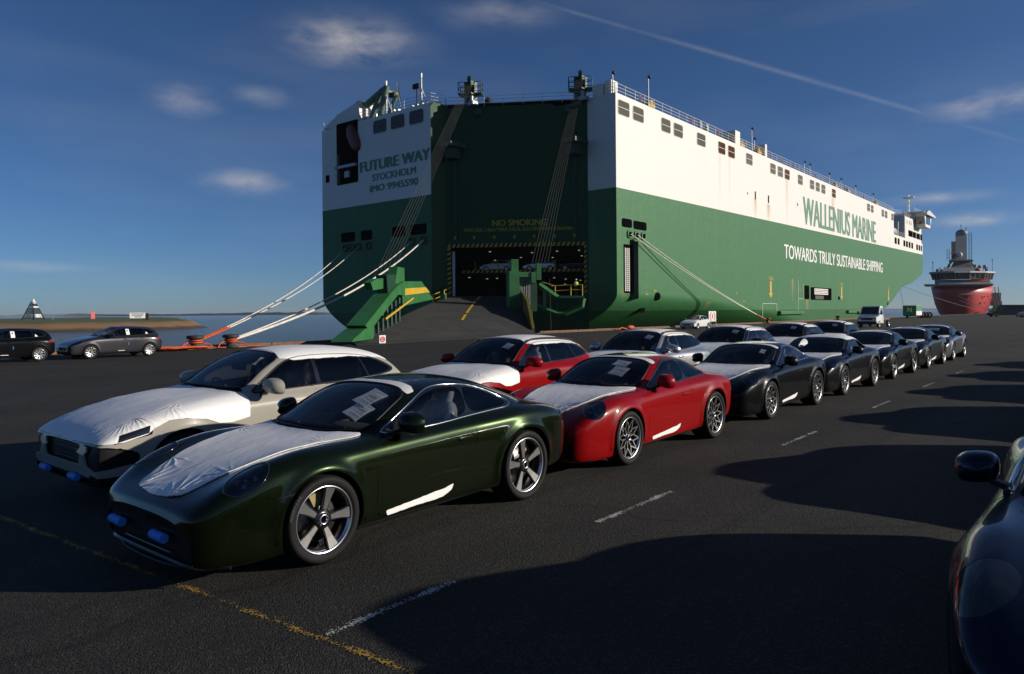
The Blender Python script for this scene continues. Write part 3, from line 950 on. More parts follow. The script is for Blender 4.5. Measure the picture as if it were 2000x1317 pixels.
def cover_mesh(surf, field, cond, name, ns=520, nt=150, off=.006, pleats=(), amp=.004, cut=None):
    sh = surf.shell(ns, nt)
    if cut is not None: sh.cut(cut[0], 98, cut[1])
    wob = lambda V: field(V) + np.array([.007 * mnoise.noise((p[0] * 6, p[1] * 6, p[2] * 6)) + .004 * mnoise.noise((p[0] * 19, p[1] * 19, 3)) for p in V]) * (np.abs(field(V)) < .05)
    sh.cut(wob, 1, cond)
    V, N, F = sh.part([1])
    w = np.zeros(len(V))
    for i, p in enumerate(V):
        x, y, z = p
        q = fbm(x * 1.3 + 3, y * 2.2, z * 2, 2) * amp * 2.0
        q += max(0, .12 - abs(fbm(x * 1.1 + y * 1.6, y * 2.6 - x * .9, 7.7, 2))) * amp * 2.2
        for (px, py, rad, a, freq, ph, dr) in pleats:
            dx, dy = x - px, abs(y) - py if py >= 0 else y + 9
            r = math.hypot(dx, dy)
            if r < rad * 2.2:
                th = math.atan2(dy, dx)
                rd = abs(math.sin(th * freq * .5 + ph + .8 * mnoise.noise((x * 9, y * 9, ph))))
                dth = (th - dr + PI) % (2 * PI) - PI
                q += a * (1 - rd) ** 2.0 * math.exp(-(r / rad) ** 2) * min(1, r / .05) * math.exp(-(dth / .75) ** 2)
        w[i] = q
    V2 = V + N * (off + np.maximum(w, -off * .6))[:, None]
    V2, N2, F2 = add_flange(V2, N, F, off * .8)
    me = np_mesh(name, V2, None, F2, M_FILM)
    return me

def make_sport_tpl():
    surf = CarSurf(SPORT)
    sh = surf.shell(250, 72)
    side = lambda c: np.abs(c[:, 1]) > .45
    for (cx, cz, ar) in SPORT['wheels']:
        sh.cut(circle_field(cx, cz, ar - .012), 99, lambda c: (np.abs(c[:, 1]) > .55) & (c[:, 2] < .9))
    dlo_f = [(1.735, .907), (1.80, .945), (2.05, 1.070), (2.25, 1.160), (2.40, 1.200), (2.58, 1.212), (2.765, 1.200), (2.775, 1.1), (2.75, .948), (2.4, .922), (2.0, .908)]
    dlo_r = [(2.775, .950), (2.79, 1.198), (2.95, 1.178), (3.15, 1.120), (3.32, 1.045), (3.40, 1.0), (3.34, .978), (3.1, .966)]
    sh.cut(poly_field(dlo_f, (0, 2), 2), 10, side)
    sh.cut(poly_field(dlo_r, (0, 2), 2), 11, side)
    outer = [(1.66, .892), (1.80, .962), (2.05, 1.092), (2.25, 1.182), (2.40, 1.222), (2.58, 1.234), (2.78, 1.222), (2.96, 1.198), (3.16, 1.138), (3.34, 1.062), (3.46, .995), (3.36, .962), (3.1, .950), (2.75, .932), (2.4, .906), (2.0, .892)]
    sh.cut(poly_field(outer, (0, 2), 1), 21, side)
    ws = [(1.40, -.2), (1.40, .2), (1.45, .42), (1.54, .575), (1.63, .640), (1.72, .645), (1.95, .612), (2.10, .575), (2.17, .47), (2.19, .25), (2.19, -.2)]
    sh.cut(poly_field(ws, (0, 1), 2), 12, lambda c: c[:, 2] > .8)
    sh.cut(poly_field([(1.335, -.2), (1.335, .2), (1.38, .44), (1.47, .60), (1.57, .69), (1.64, .695), (1.70, .66), (1.5, .4), (1.5, -.3)], (0, 1), 1), 22, lambda c: c[:, 2] > .8)   # cowl
    sh.cut(poly_field([(3.14, -.3), (3.14, .3), (3.22, .43), (3.7, .36), (3.84, .30), (3.88, .15), (3.88, -.15)], (0, 1), 2), 13, lambda c: c[:, 2] > .8)
    sh.cut(poly_field([(2.30, -.2), (2.30, .42), (3.02, .38), (3.06, -.2)], (0, 1), 2), 19, lambda c: c[:, 2] > 1.15)
    hl = ellipse_field((.50, .715, .705), (-.68, .34, .56), (.55, .02, .83), .175, .125)
    sh.cut(hl, 14, lambda c: (c[:, 0] < 1.0) & (c[:, 2] > .5))
    sh.cut(poly_field([(-.3, .165), (-.3, .40), (.62, .40), (.665, .395), (.68, .37), (.68, .20), (.66, .17), (.6, .165)], (1, 2), 1), 16, lambda c: (c[:, 0] < .42) & (c[:, 2] < .5))
    sh.cut(poly_field([(.60, .560), (.92, .592), (.92, .618), (.72, .602), (.60, .574)], (0, 2), 1), 20, side)
    door = [(1.57, .90), (1.56, .60), (1.56, .25), (1.64, .222), (2.36, .228), (2.48, .27), (2.66, .48), (2.76, .66), (2.78, .78), (2.72, .96), (2.6, .935), (2.2, .905)]
    df = poly_field(door, (0, 2), 1)
    sh.cut(lambda V: np.abs(df(V)) - .005, 98, lambda c: side(c) & (c[:, 2] < .93))
    sh.cut(df, 15, side)
    sh.cut(lambda V: V[:, 2] - .205 - .02 * (V[:, 0] > 3), 17, lambda c: (c[:, 0] > 1.3) & (c[:, 0] < 3.1))
    hood = [(.115, -.5), (.115, .28), (.20, .44), (.45, .545), (.8, .575), (1.2, .64), (1.42, .69), (1.36, .5), (1.31, .25), (1.31, -.5)]
    hf = poly_field(hood, (0, 1), 1)
    sh.cut(lambda V: np.abs(hf(V)) - .002, 98, lambda c: (c[:, 2] > .47) & (c[:, 0] < 1.46))
    sh.cut(poly_field([(-.3, .715), (-.3, .75), (.78, .735), (.86, .70), (.80, .69)], (1, 2), 1), 18, lambda c: c[:, 0] > 4.1)
    sh.cut(poly_field([(-.3, .25), (-.3, .42), (.62, .42), (.70, .30), (.6, .25)], (1, 2), 1), 23, lambda c: c[:, 0] > 4.2)
    for ln in ([(.60, .585), (.50, .60), (.40, .60)], [(3.875, .64), (3.98, .70), (4.22, .735), (4.5, .74)], [(3.82, .20), (3.9, .30), (3.89, .44)]):
        sh.cut(line_field(ln, (0, 2), .0042), 98, side)
    T = {}
    parts = []
    def P(name, labels, m_, cond=None, fl=.012, smooth_in=0.0, parent=None):
        V, N, F = sh.part(labels, cond)
        if len(F) == 0: return None
        if smooth_in: V = V - N * smooth_in
        if fl: V, N, F = add_flange(V, N, F, fl)
        parts.append((name, np_mesh(name, V, N, F, M_BLACK), m_, parent))
        return V, N, F
    R = lambda c: c[:, 1] < 0
    Lf = lambda c: c[:, 1] > 0
    P('body', [0], 'paint', fl=.02)
    for cnd in (R, Lf):
        P('door', [15], 'paint', cnd)
        P('side_window', [10], M_GLASS, cnd, fl=0, smooth_in=.003)
        P('quarter_window', [11], M_DARKGLASS, cnd, fl=0, smooth_in=.003)
        V, N, F = sh.part([10, 11, 21], cnd)
        parts.append(('window_trim', loop_tube(V, F, .0075, 6, .002, N).mesh('window_trim', M_BLACK), 'trim', None))
        P('window_surround', [21], M_GLOSSBLK, cnd, fl=.008)
        V, N, F = sh.part([14], cnd)
        f = hl(V)
        parts.append(('headlight', np_mesh('headlight', V - N * (.006 + np.clip(-f / .05, 0, 1) * .05)[:, None], None, F, M_LAMPIN), M_LAMPIN, None))
        hi = len(parts) - 1
        parts.append(('lens', np_mesh('lens', V - N * .001, N, F, M_LENS), M_LENS, hi))
        sgn = -1 if cnd is R else 1
        b = MB(); C = V[np.argmin(f)]; n = N[np.argmin(f)]
        e1 = np.array((.72, 0, .69)); e1 -= n * (e1 @ n); e1 /= np.linalg.norm(e1); e2 = np.cross(n, e1)
        for p_, q_ in ((.055, .038), (.055, -.038), (-.045, .034), (-.045, -.034)):
            c = C - n * .034 + e1 * p_ + e2 * q_
            b.ellipsoid(c, (.022, .022, .022), 12, 8)
            b.tube([c + e1 * .026 * math.cos(t) + e2 * .026 * math.sin(t) + n * .004 for t in np.linspace(0, 2 * PI, 14, endpoint=False)], .004, 5, closed=True)
        b.ellipsoid(C - n * .036, (.026, .026, .026), 12, 8)
        parts.append(('lamp_unit', b.mesh('lamp_unit', M_LED), M_LED, hi))
        parts.append(('bezel', loop_tube(V, F, .006, 6, 0.0, N).mesh('bezel', M_GLOSSBLK), M_GLOSSBLK, hi))
        P('turn_signal', [20], M_LAMPIN, cnd, fl=.006)
        P('tail_light', [18], M_RED, cnd, fl=.006)
        P('sill', [17], M_BLACK, cnd, fl=0)
    P('windscreen', [12], M_GLASS, fl=0, smooth_in=.004)
    V, N, F = sh.part([12])
    parts.append(('windscreen_seal', loop_tube(V, F, .011, 6, -.002, N).mesh('windscreen_seal', M_BLACK), M_BLACK, None))
    P('cowl', [22], M_BLACK, fl=0, smooth_in=.012)
    P('rear_window', [13], M_DARKGLASS, fl=0, smooth_in=.003)
    P('sunroof', [19], M_GLOSSBLK, fl=0)
    P('bumper_intake', [16], M_BLACK, fl=0, smooth_in=.03)
    P('rear_diffuser', [23], M_BLACK, fl=0, smooth_in=.02)
    b = MB()
    for z in (.225, .275, .325):
        b = MB(); b.tube([(.058 + .10 * (abs(y) / .7) ** 5 + .02, y, z) for y in np.linspace(-.70, .70, 19)], .008, 5)
        parts.append(('intake_slat', b.mesh('intake_slat', M_GLOSSBLK), M_GLOSSBLK, None))
    b = MB()                                                  # front lip
    pr = [(.055 + .24 * (abs(y) / .80) ** 3.4, y) for y in np.linspace(-.80, .80, 25)]
    b.tube([(x, y, .135 + .02 * abs(y)) for x, y in pr], .016, 6)
    parts.append(('front_lip', b.mesh('front_lip', M_BLACK), M_BLACK, None))
    # wipers
    b = MB()
    for y0, y1 in ((-.50, .06), (.08, .55)):
        b = MB(); b.tube([(1.425 + .28 * y * y + .02, y, surf_z(sh, 1.425 + .28 * y * y + .02, y) + .010) for y in np.linspace(y0, y1, 7)], .008, 5)
        parts.append(('wiper', b.mesh('wiper', M_BLACK), M_BLACK, None))
    parts += well_meshes(SPORT)
    # interior
    b = MB()
    b.bx(1.55, 1.95, -.68, .68, .50, .80, bev=.05)
    b.ellipsoid((1.80, 0, .82), (.30, .68, .085), 24, 8, e=.7)
    b.ellipsoid((1.98, .36, .88), (.14, .22, .07), 16, 8, e=.7)
    b.bx(1.9, 3.0, -.10, .10, .25, .55, bev=.04)
    b.bx(1.55, 3.3, -.74, .74, .20, .26)
    b.bx(3.05, 3.6, -.60, .60, .26, .84, bev=.06)
    for s in (-1, 1): b.bx(1.7, 3.2, s * .77 - .015, s * .77 + .015, .22, .90, bev=.01)
    parts.append(('dashboard', b.mesh('dashboard', M_INTERIOR), M_INTERIOR, None))
    b = MB(); b.bx(1.90, 1.97, -.13, .13, 1.065, 1.13, bev=.02); b.tube([(1.94, 0, 1.12), (1.97, 0, 1.17)], .015, 6)
    parts.append(('inner_mirror', b.mesh('inner_mirror', M_INTERIOR), M_INTERIOR, None))
    for y in (-.37, .37):
        me = seat_mesh(M_SEAT)
        me.transform(Matrix.Translation((2.42, y, .30)))
        parts.append(('seat', me, 'seat' if y < 0 else M_SEAT, None))
    me = steering_mesh(); me.transform(Matrix.Translation((2.05, .37, .83)))
    parts.append(('steering_wheel', me, M_INTERIOR, None))
    # mirrors
    for s in (-1, 1):
        hs, st = mirror_mesh(1.0, 1.2)
        ys = surf_y(sh, 1.86, .90)
        for q, mb_, m_ in (('mirror', hs, 'paint2'), ('mirror_arm', st, M_BLACK)):
            me = mb_.mesh(q, [M_BLACK, M_SILVERTRIM])
            me.transform(Matrix.Translation((1.86, -ys + .03, .925)))
            if s > 0:
                me.transform(Matrix.Scale(-1, 4, (0, 1, 0))); me.flip_normals()
            parts.append((q, me, m_, None if q == 'mirror' else len(parts) - 1))
    # handles
    for s in (-1, 1):
        y = surf_y(sh, 2.62, .745)
        b = MB(); b.ellipsoid((2.62, s * (y + .001), .745), (.105, .010, .024), 20, 10, e=.8)
        di = [i for i, p in enumerate(parts) if p[0] == 'door'][0 if s < 0 else 1]
        parts.append(('handle', b.mesh('handle', M_BLACK), 'paint', di))
    # film strip along the door bottom, near the rear wheel
    film = poly_field([(1.655, .268), (1.675, .224), (2.34, .250), (2.44, .295), (2.465, .345), (2.37, .325)], (0, 2), 0)
    T['sill_film'] = [cover_mesh(surf, film, lambda c, q=q: c[:, 1] * q > .45, 'sill_film', 420, 120, .003, (), .0025) for q in (-1, 1)]
    hc = [(1.355, -.4), (1.355, .22), (1.40, .42), (1.49, .60), (1.56, .68), (1.46, .68), (1.22, .600), (.95, .545), (.65, .50), (.42, .42), (.24, .37), (.155, .315), (.115, .1), (.11, -.3)]
    # geometry field uses |y|, so the outline is closed across the centre line
    T['hood_cover'] = cover_mesh(surf, poly_field(hc, (0, 1), 1), lambda c: c[:, 2] > .47, 'hood_cover', 620, 170, .010,
                                 ((.10, .30, .22, .020, 19, .3, -.5), (1.20, .62, .13, .018, 25, 1.1, -1.7), (.50, .46, .22, .008, 15, 2.0, -2.0)), .004)
    bib = [(1.355, -.4), (1.355, .22), (1.40, .42), (1.49, .60), (1.56, .68), (1.46, .68), (1.22, .600), (.95, .545), (.65, .48), (.42, .36), (.20, .19), (.075, .06), (.045, .02), (.045, -.3)]
    T['hood_cover_b'] = cover_mesh(surf, poly_field(bib, (0, 1), 1), lambda c: c[:, 2] > .43, 'hood_cover', 620, 170, .010,
                                   ((.05, .10, .34, .026, 19, .3, .3), (.62, .50, .25, .012, 21, 1.1, -2.0), (1.22, .61, .12, .014, 23, .1, -1.7)), .004)
    rf = [(2.185, -.4), (2.185, .36), (2.15, .50), (2.14, .585), (2.22, .58), (2.27, .50), (2.29, .3), (2.29, -.4)]
    T['roof_film'] = cover_mesh(surf, poly_field(rf, (0, 1), 0), lambda c: c[:, 2] > 1.1, 'roof_film', 420, 130, .004, (), .003)
    sf = [(2.16, -.4), (2.14, .585), (2.4, .62), (2.8, .60), (3.2, .58), (3.6, .62), (3.85, .66), (3.98, .50), (4.0, -.4)]
    T['soft_top_cover'] = cover_mesh(surf, poly_field(sf, (0, 1), 1), lambda c: c[:, 2] > .97, 'soft_top_cover', 420, 130, .010, (), .006)
    T['parts'] = parts; T['shell'] = sh; T['spec'] = SPORT
    TPL['sport'] = T

def make_hi_tpl(key, spec, fx, fz, ns, nt, detail):
    """estate-shaped bodies (SUV and hatchback): outlines given for the SUV, mapped by fx / fz"""
    surf = CarSurf(spec)
    sh = surf.shell(ns, nt)
    side = lambda c: np.abs(c[:, 1]) > .45
    K = fx(1.0)
    pl = lambda pts: [(fx(x), fz(x, z)) for x, z in pts]           # side view
    sy = max(p[0] for p in spec['rows'][4]) / .965
    tp = lambda pts: [(fx(x), y * sy) for x, y in pts]             # top view
    fv = lambda pts: [(y * sy, fz(0.1, z)) for y, z in pts]        # front view
    for (cx, cz, ar) in spec['wheels']:
        sh.cut(circle_field(cx, cz, ar - .012), 99, lambda c: (np.abs(c[:, 1]) > .50) & (c[:, 2] < .95))
    panes = [[(1.80, 1.078), (1.93, 1.150), (2.12, 1.255), (2.38, 1.385), (2.60, 1.440), (2.75, 1.450), (2.893, 1.452), (2.898, 1.44), (2.90, 1.12), (2.898, 1.105), (2.6, 1.094), (2.1, 1.080)],
             [(2.968, 1.118), (2.966, 1.13), (2.960, 1.44), (2.962, 1.455), (3.2, 1.456), (3.45, 1.448), (3.635, 1.432), (3.648, 1.42), (3.722, 1.16), (3.722, 1.142), (3.5, 1.132), (3.2, 1.122)],
             [(3.752, 1.150), (3.750, 1.165), (3.678, 1.415), (3.690, 1.423), (3.92, 1.372), (4.11, 1.285), (4.19, 1.222), (4.18, 1.212), (4.05, 1.178), (3.9, 1.163)]]
    for i, p in enumerate(panes): sh.cut(poly_field(pl(p), (0, 2), 1), 10 + i, side)
    outer = [(1.72, 1.062), (1.86, 1.13), (2.10, 1.262), (2.38, 1.398), (2.62, 1.455), (3.0, 1.470), (3.4, 1.462), (3.7, 1.435), (3.95, 1.378), (4.14, 1.29), (4.26, 1.21), (4.1, 1.165), (3.7, 1.128), (3.2, 1.105), (2.4, 1.082), (2.0, 1.068)]
    sh.cut(poly_field(pl(outer), (0, 2), 1), 21, side)
    ws = [(1.515, -.3), (1.515, .3), (1.555, .56), (1.64, .70), (1.76, .715), (2.15, .645), (2.38, .585), (2.45, .46), (2.47, .25), (2.47, -.25)]
    sh.cut(poly_field(tp(ws), (0, 1), 2), 13, lambda c: c[:, 2] > .8)
    sh.cut(poly_field(tp([(1.43, -.3), (1.43, .3), (1.47, .6), (1.56, .76), (1.66, .75), (1.6, .5), (1.6, -.3)]), (0, 1), 1), 22, lambda c: c[:, 2] > .8)
    sh.cut(poly_field(tp([(4.20, -.3), (4.20, .42), (4.26, .54), (4.52, .48), (4.56, .2), (4.56, -.3)]), (0, 1), 1), 14, lambda c: c[:, 2] > .9)
    # front end
    sh.cut(poly_field(fv([(-.3, .46), (-.3, .675), (.46, .672), (.50, .65), (.485, .48), (.44, .455)] if detail else [(-.3, .48), (-.3, .60), (.40, .60), (.5, .58), (.47, .50), (.40, .47)]), (1, 2), 1), 15, lambda c: (c[:, 0] < .5))
    sh.cut(poly_field(fv([(.555, .665), (.60, .672), (.90, .668), (.935, .63), (.935, .46), (.90, .415), (.72, .41), (.66, .44), (.60, .55)] if detail else [(.60, .46), (.82, .46), (.86, .42), (.84, .34), (.74, .32), (.66, .34), (.62, .40)]), (1, 2), 1), 16, lambda c: (c[:, 0] < .7))
    sh.cut(poly_field(fv([(-.3, .27), (-.3, .40), (.62, .385), (.84, .37), (.87, .33), (.80, .28)]), (1, 2), 1), 17, lambda c: (c[:, 0] < .5))
    hl = poly_field(pl([(.06, .72), (.10, .78), (.34, .84), (.52, .88), (.50, .83), (.30, .75)]) if detail else pl([(.02, .62), (.08, .72), (.36, .82), (.60, .88), (.52, .80), (.30, .70)]), (0, 2), 1)
    sh.cut(hl, 18, lambda c: np.abs(c[:, 1]) > .42)
    sh.cut(poly_field(pl([(4.30, .90), (4.36, 1.02), (4.75, 1.0), (4.75, .88), (4.5, .88)]), (0, 2), 1), 19, lambda c: np.abs(c[:, 1]) > .25)
    # doors
    d1 = poly_field(pl([(1.66, 1.06), (1.64, .8), (1.66, .40), (1.74, .33), (2.86, .33), (2.94, .40), (2.94, 1.09), (2.4, 1.08)]), (0, 2), 1)
    d2 = poly_field(pl([(2.94, 1.09), (2.94, .40), (2.98, .33), (3.24, .34), (3.40, .50), (3.52, .78), (3.74, .96), (3.72, 1.12), (3.3, 1.10)]), (0, 2), 1)
    for d in (d1, d2):
        sh.cut(lambda V, d=d: np.abs(d(V)) - (.0045 if detail else .004), 98, lambda c: side(c) & (c[:, 2] < fz(2, 1.13)))
    sh.cut(d1, 24, side); sh.cut(d2, 25, side)
    sh.cut(lambda V: V[:, 2] - np.where(V[:, 0] < .4, fz(2, .345), fz(2, .31)), 23, lambda c: np.abs(c[:, 1]) > .0)
    parts = []
    def P(name, labels, m_, cond=None, fl=.012, inn=0.0, parent=None):
        V, N, F = sh.part(labels, cond)
        if len(F) == 0: return
        if inn: V = V - N * inn
        if fl: V, N, F = add_flange(V, N, F, fl)
        parts.append((name, np_mesh(name, V, N, F, M_BLACK), m_, parent))
    R = lambda c: c[:, 1] < 0
    Lf = lambda c: c[:, 1] > 0
    P('body', [0], 'paint', fl=.02)
    doors = {}
    for sgn, cnd in ((-1, R), (1, Lf)):
        doors[(sgn, 0)] = len(parts); P('front_door', [24], 'paint', cnd)
        doors[(sgn, 1)] = len(parts); P('rear_door', [25], 'paint', cnd)
        P('side_window', [10], M_GLASS, cnd, fl=0, inn=.004)
        P('rear_side_window', [11], M_DARKGLASS, cnd, fl=0, inn=.004)
        P('quarter_window', [12], M_DARKGLASS, cnd, fl=0, inn=.004)
        P('window_surround', [21], M_GLOSSBLK, cnd, fl=.008)
        V, N, F = sh.part([10, 11, 12, 21], cnd)
        parts.append(('window_trim', loop_tube(V, F, .008, 6, .002, N).mesh('window_trim', M_BLACK), 'trim', None))
        P('air_intake', [16], M_BLACK, cnd, fl=0, inn=.03)
        hi = len(parts)
        P('headlight', [18], M_LAMPIN, cnd, fl=0, inn=.03)
        P('lens', [18], M_LENS, cnd, fl=0, inn=.001, parent=hi)
        P('tail_light', [19], M_RED, cnd, fl=0, inn=.001)
        P('lower_cladding', [23], M_BLACK, cnd, fl=0)
    P('windscreen', [13], M_GLASS, fl=0, inn=.004)
    V, N, F = sh.part([13])
    parts.append(('windscreen_seal', loop_tube(V, F, .012, 6, -.002, N).mesh('windscreen_seal', M_BLACK), M_BLACK, None))
    P('cowl', [22], M_BLACK, fl=0, inn=.012)
    P('rear_window', [14], M_DARKGLASS, fl=0, inn=.003)
    gi = len(parts)
    P('grille', [15], M_BLACK, fl=0, inn=.05)
    P('lower_intake', [17], M_BLACK, fl=0, inn=.03)
    b = MB()
    for z in (np.linspace(.49, .65, 5) if detail else np.linspace(.49, .58, 3)):
        b.tube([(.030 + .03 * (abs(y) / .42) ** 2.5 + .01, y * sy, fz(.1, z)) for y in np.linspace(-.40, .40, 9)], .009, 5)
    parts.append(('grille_bar', b.mesh('grille_bar', M_BLACK), M_BLACK, gi))
    parts += well_meshes(spec)
    zz = lambda z: fz(2.5, z)
    b = MB()
    x0 = fx(1.60)
    b.bx(x0, x0 + .4, -.72 * sy, .72 * sy, zz(.55), zz(.93), bev=.05)
    b.ellipsoid((x0 + .22, 0, zz(.96)), (.30, .72 * sy, .08), 24, 8, e=.7)
    b.bx(x0, fx(4.3), -.74 * sy, .74 * sy, .30, .36)
    b.bx(fx(3.95), fx(4.35), -.62 * sy, .62 * sy, .36, zz(1.0), bev=.05)
    for s in (-1, 1): b.bx(fx(1.75), fx(4.2), s * .80 * sy - .015, s * .80 * sy + .015, .30, zz(1.02), bev=.01)
    parts.append(('dashboard', b.mesh('dashboard', M_INTERIOR), M_INTERIOR, None))
    b = MB(); b.bx(fx(2.12), fx(2.12) + .06, -.13, .13, zz(1.29), zz(1.37), bev=.02); b.tube([(fx(2.15), 0, zz(1.36)), (fx(2.2), 0, zz(1.42))], .015, 6)
    parts.append(('inner_mirror', b.mesh('inner_mirror', M_INTERIOR), M_INTERIOR, None))
    for x in (fx(2.50), fx(3.40)):
        for y in (-.37 * sy, .37 * sy):
            me = seat_mesh(M_SEAT); me.transform(Matrix.Translation((x, y, zz(.50))))
            parts.append(('seat', me, 'seat' if (y < 0 and x < fx(3)) else M_SEAT, None))
    me = steering_mesh(); me.transform(Matrix.Translation((fx(2.10), .37 * sy, zz(1.0))))
    parts.append(('steering_wheel', me, M_INTERIOR, None))
    for s in (-1, 1):
        hs, st = mirror_mesh(1.05, 1.15, 1.25)
        ys = surf_y(sh, fx(1.95), fz(2, 1.05))
        for q, mb_, m_ in (('mirror', hs, 'paint2'), ('mirror_arm', st, M_BLACK)):
            me = mb_.mesh(q, [M_BLACK, M_SILVERTRIM]); me.transform(Matrix.Translation((fx(1.95), -ys + .02, fz(2, 1.09))))
            if s > 0: me.transform(Matrix.Scale(-1, 4, (0, 1, 0))); me.flip_normals()
            parts.append((q, me, m_, None if q == 'mirror' else len(parts) - 1))
        for k, (hx, hz) in enumerate(((2.76, .93), (3.58, .955))):
            y = surf_y(sh, fx(hx), fz(2, hz))
            b = MB(); b.ellipsoid((fx(hx), s * (y + .010), fz(2, hz)), (.105, .016, .020), 16, 8, e=.7)
            parts.append(('handle', b.mesh('handle', M_BLACK), 'paint', doors[(s, k)]))
    T = {'parts': parts, 'shell': sh, 'spec': spec}
    if detail:
        for s in (-1, 1):
            b = MB()
            xs = np.linspace(2.42, 4.10, 16)
            pts = []
            for x in xs:
                y = .585 - .03 * ((x - 2.42) / 1.7)
                e = min(1, min(x - 2.40, 4.12 - x) / .18)
                X = fx(x); pts.append((X, s * y * .955, surf_z(sh, X, y * .955) + .004 + .040 * e))
            b.tube(pts, .016, 8)
            parts.append(('roof_rail', b.mesh('roof_rail', M_BLACK), 'rail', None))
        hc = [(-.05, .69), (.10, .685), (.30, .70), (.50, .755), (.58, .81), (.72, .865), (.90, .875), (1.10, .84), (1.24, .775), (1.36, .76), (1.615, .80), (1.625, 1.025), (1.60, 1.06), (1.50, 1.085), (1.425, 1.105), (1.42, 1.3), (-.05, 1.3)]
        hole = poly_field([(.20, .660), (.23, .725), (.52, .795), (.50, .725)], (0, 2), 0)
        T['bonnet_patch'] = cover_mesh(surf, poly_field([(.17, .645), (.20, .74), (.55, .82), (.53, .71)], (0, 2), 0), lambda c: c[:, 1] < -.45, 'bonnet_patch', 300, 90, .002, (), .0)
        T['bonnet_patch'].materials.clear(); T['bonnet_patch'].materials.append(M_GLOSSBLK)
        wr = ((.46, .66, .20, .016, 21, .3, 1.3), (.36, .70, .16, .012, 23, .9, 2.4), (.80, .72, .22, .010, 17, .2, 1.4), (.05, .45, .14, .008, 17, .2, .4), (.95, .60, .20, .010, 19, .2, 2.6))
        T['hood_cover'] = cover_mesh(surf, poly_field(pl(hc), (0, 2), 0), None, 'hood_cover', 520, 170, .008, wr, .005)
        T['hood_cover_hole'] = cover_mesh(surf, poly_field(pl(hc), (0, 2), 0), None, 'hood_cover', 520, 170, .008, wr, .005, cut=(hole, lambda c: c[:, 1] < -.45))
        rc = [(2.44, -.3), (2.44, .46), (2.40, .60), (2.6, .655), (3.2, .650), (3.8, .615), (4.22, .545), (4.26, .4), (4.28, -.3)]
        T['roof_cover'] = cover_mesh(surf, poly_field(tp(rc), (0, 1), 0), lambda c: c[:, 2] > 1.22, 'roof_cover', 420, 130, .006, (), .003)
    TPL[key] = T

def sheet(name, x0, y0, w, h_, car, sh, top, rot=0.0, parent=None, gap=-.005):
    """paper stuck behind the windscreen: follows the glass"""
    n, k = 6, 8
    vs_ = []; fs = []; uv = []
    nx = math.cos(rot); ny = math.sin(rot)
    for i in range(n + 1):
        for j in range(k + 1):
            a, b_ = (i / n - .5) * w, (j / k - .5) * h_
            x = x0 + b_ * nx - a * ny * 1.0; y = y0 + a * nx + b_ * ny
            vs_.append((x + gap, y, surf_z(sh, x, y) - gap - .004 * math.sin(3 * a / w + 5 * b_ / h_)))
            uv.append((i / n, j / k))
    for i in range(n):
        for j in range(k): fs.append((i * (k + 1) + j, (i + 1) * (k + 1) + j, (i + 1) * (k + 1) + j + 1, i * (k + 1) + j + 1))
    o = mesh_obj(name, vs_, fs, M_PAPER, parent or car, smooth=True)
    lay = o.data.uv_layers.new(name='UVMap')
    for lp in o.data.loops: lay.data[lp.index].uv = uv[lp.vertex_index]
    return o

def assemble(key, name, loc, pm, label, cat, group, wheel='twin', rz=0.0, covers=(), trim=None, seat=None, mirror=None, rail=None, low=False, skip=(), over=None):
    T = TPL[key]
    car = empty(name, loc, rz, None, label, cat, group)
    made = []
    res = {'paint': pm, 'paint2': mirror or pm, 'trim': trim or M_BLACK, 'seat': seat or M_SEAT, 'rail': rail or M_BLACK}
    for (n, me, m_, par) in T['parts']:
        mt = res[m_] if isinstance(m_, str) else m_
        mt = (over or {}).get(n, mt)
        if low and n in ('seat', 'steering_wheel', 'handle', 'wiper', 'inner_mirror', 'lamp_unit', 'bezel', 'grille_bar', 'intake_slat', 'mirror_arm') or n in skip:
            made.append(None); continue
        o = place(n, me, car if par is None or made[par] is None else made[par], material=mt)
        made.append(o)
    for c in covers:
        for me in (T[c] if isinstance(T[c], list) else [T[c]]):
            place({'hood_cover_b': 'hood_cover', 'hood_cover_hole': 'hood_cover'}.get(c, c), me, car)
    add_wheels(car, T['spec'], wheel)
    ws = [o for o in made if o is not None and o.name.split('.')[0] == 'windscreen']
    return car, (ws[0] if ws else None), T

make_sport_tpl()
def _sz(x, z):
    z2 = z * .95
    return z2
make_hi_tpl('suv', SUV, suv_x, _sz, 210, 62, True)
def _fz(x, z):
    z2 = z * .905
    return z2 if z > .5 else z * .82
make_hi_tpl('hatch', HATCH, hatch_x, _fz, 150, 48, False)
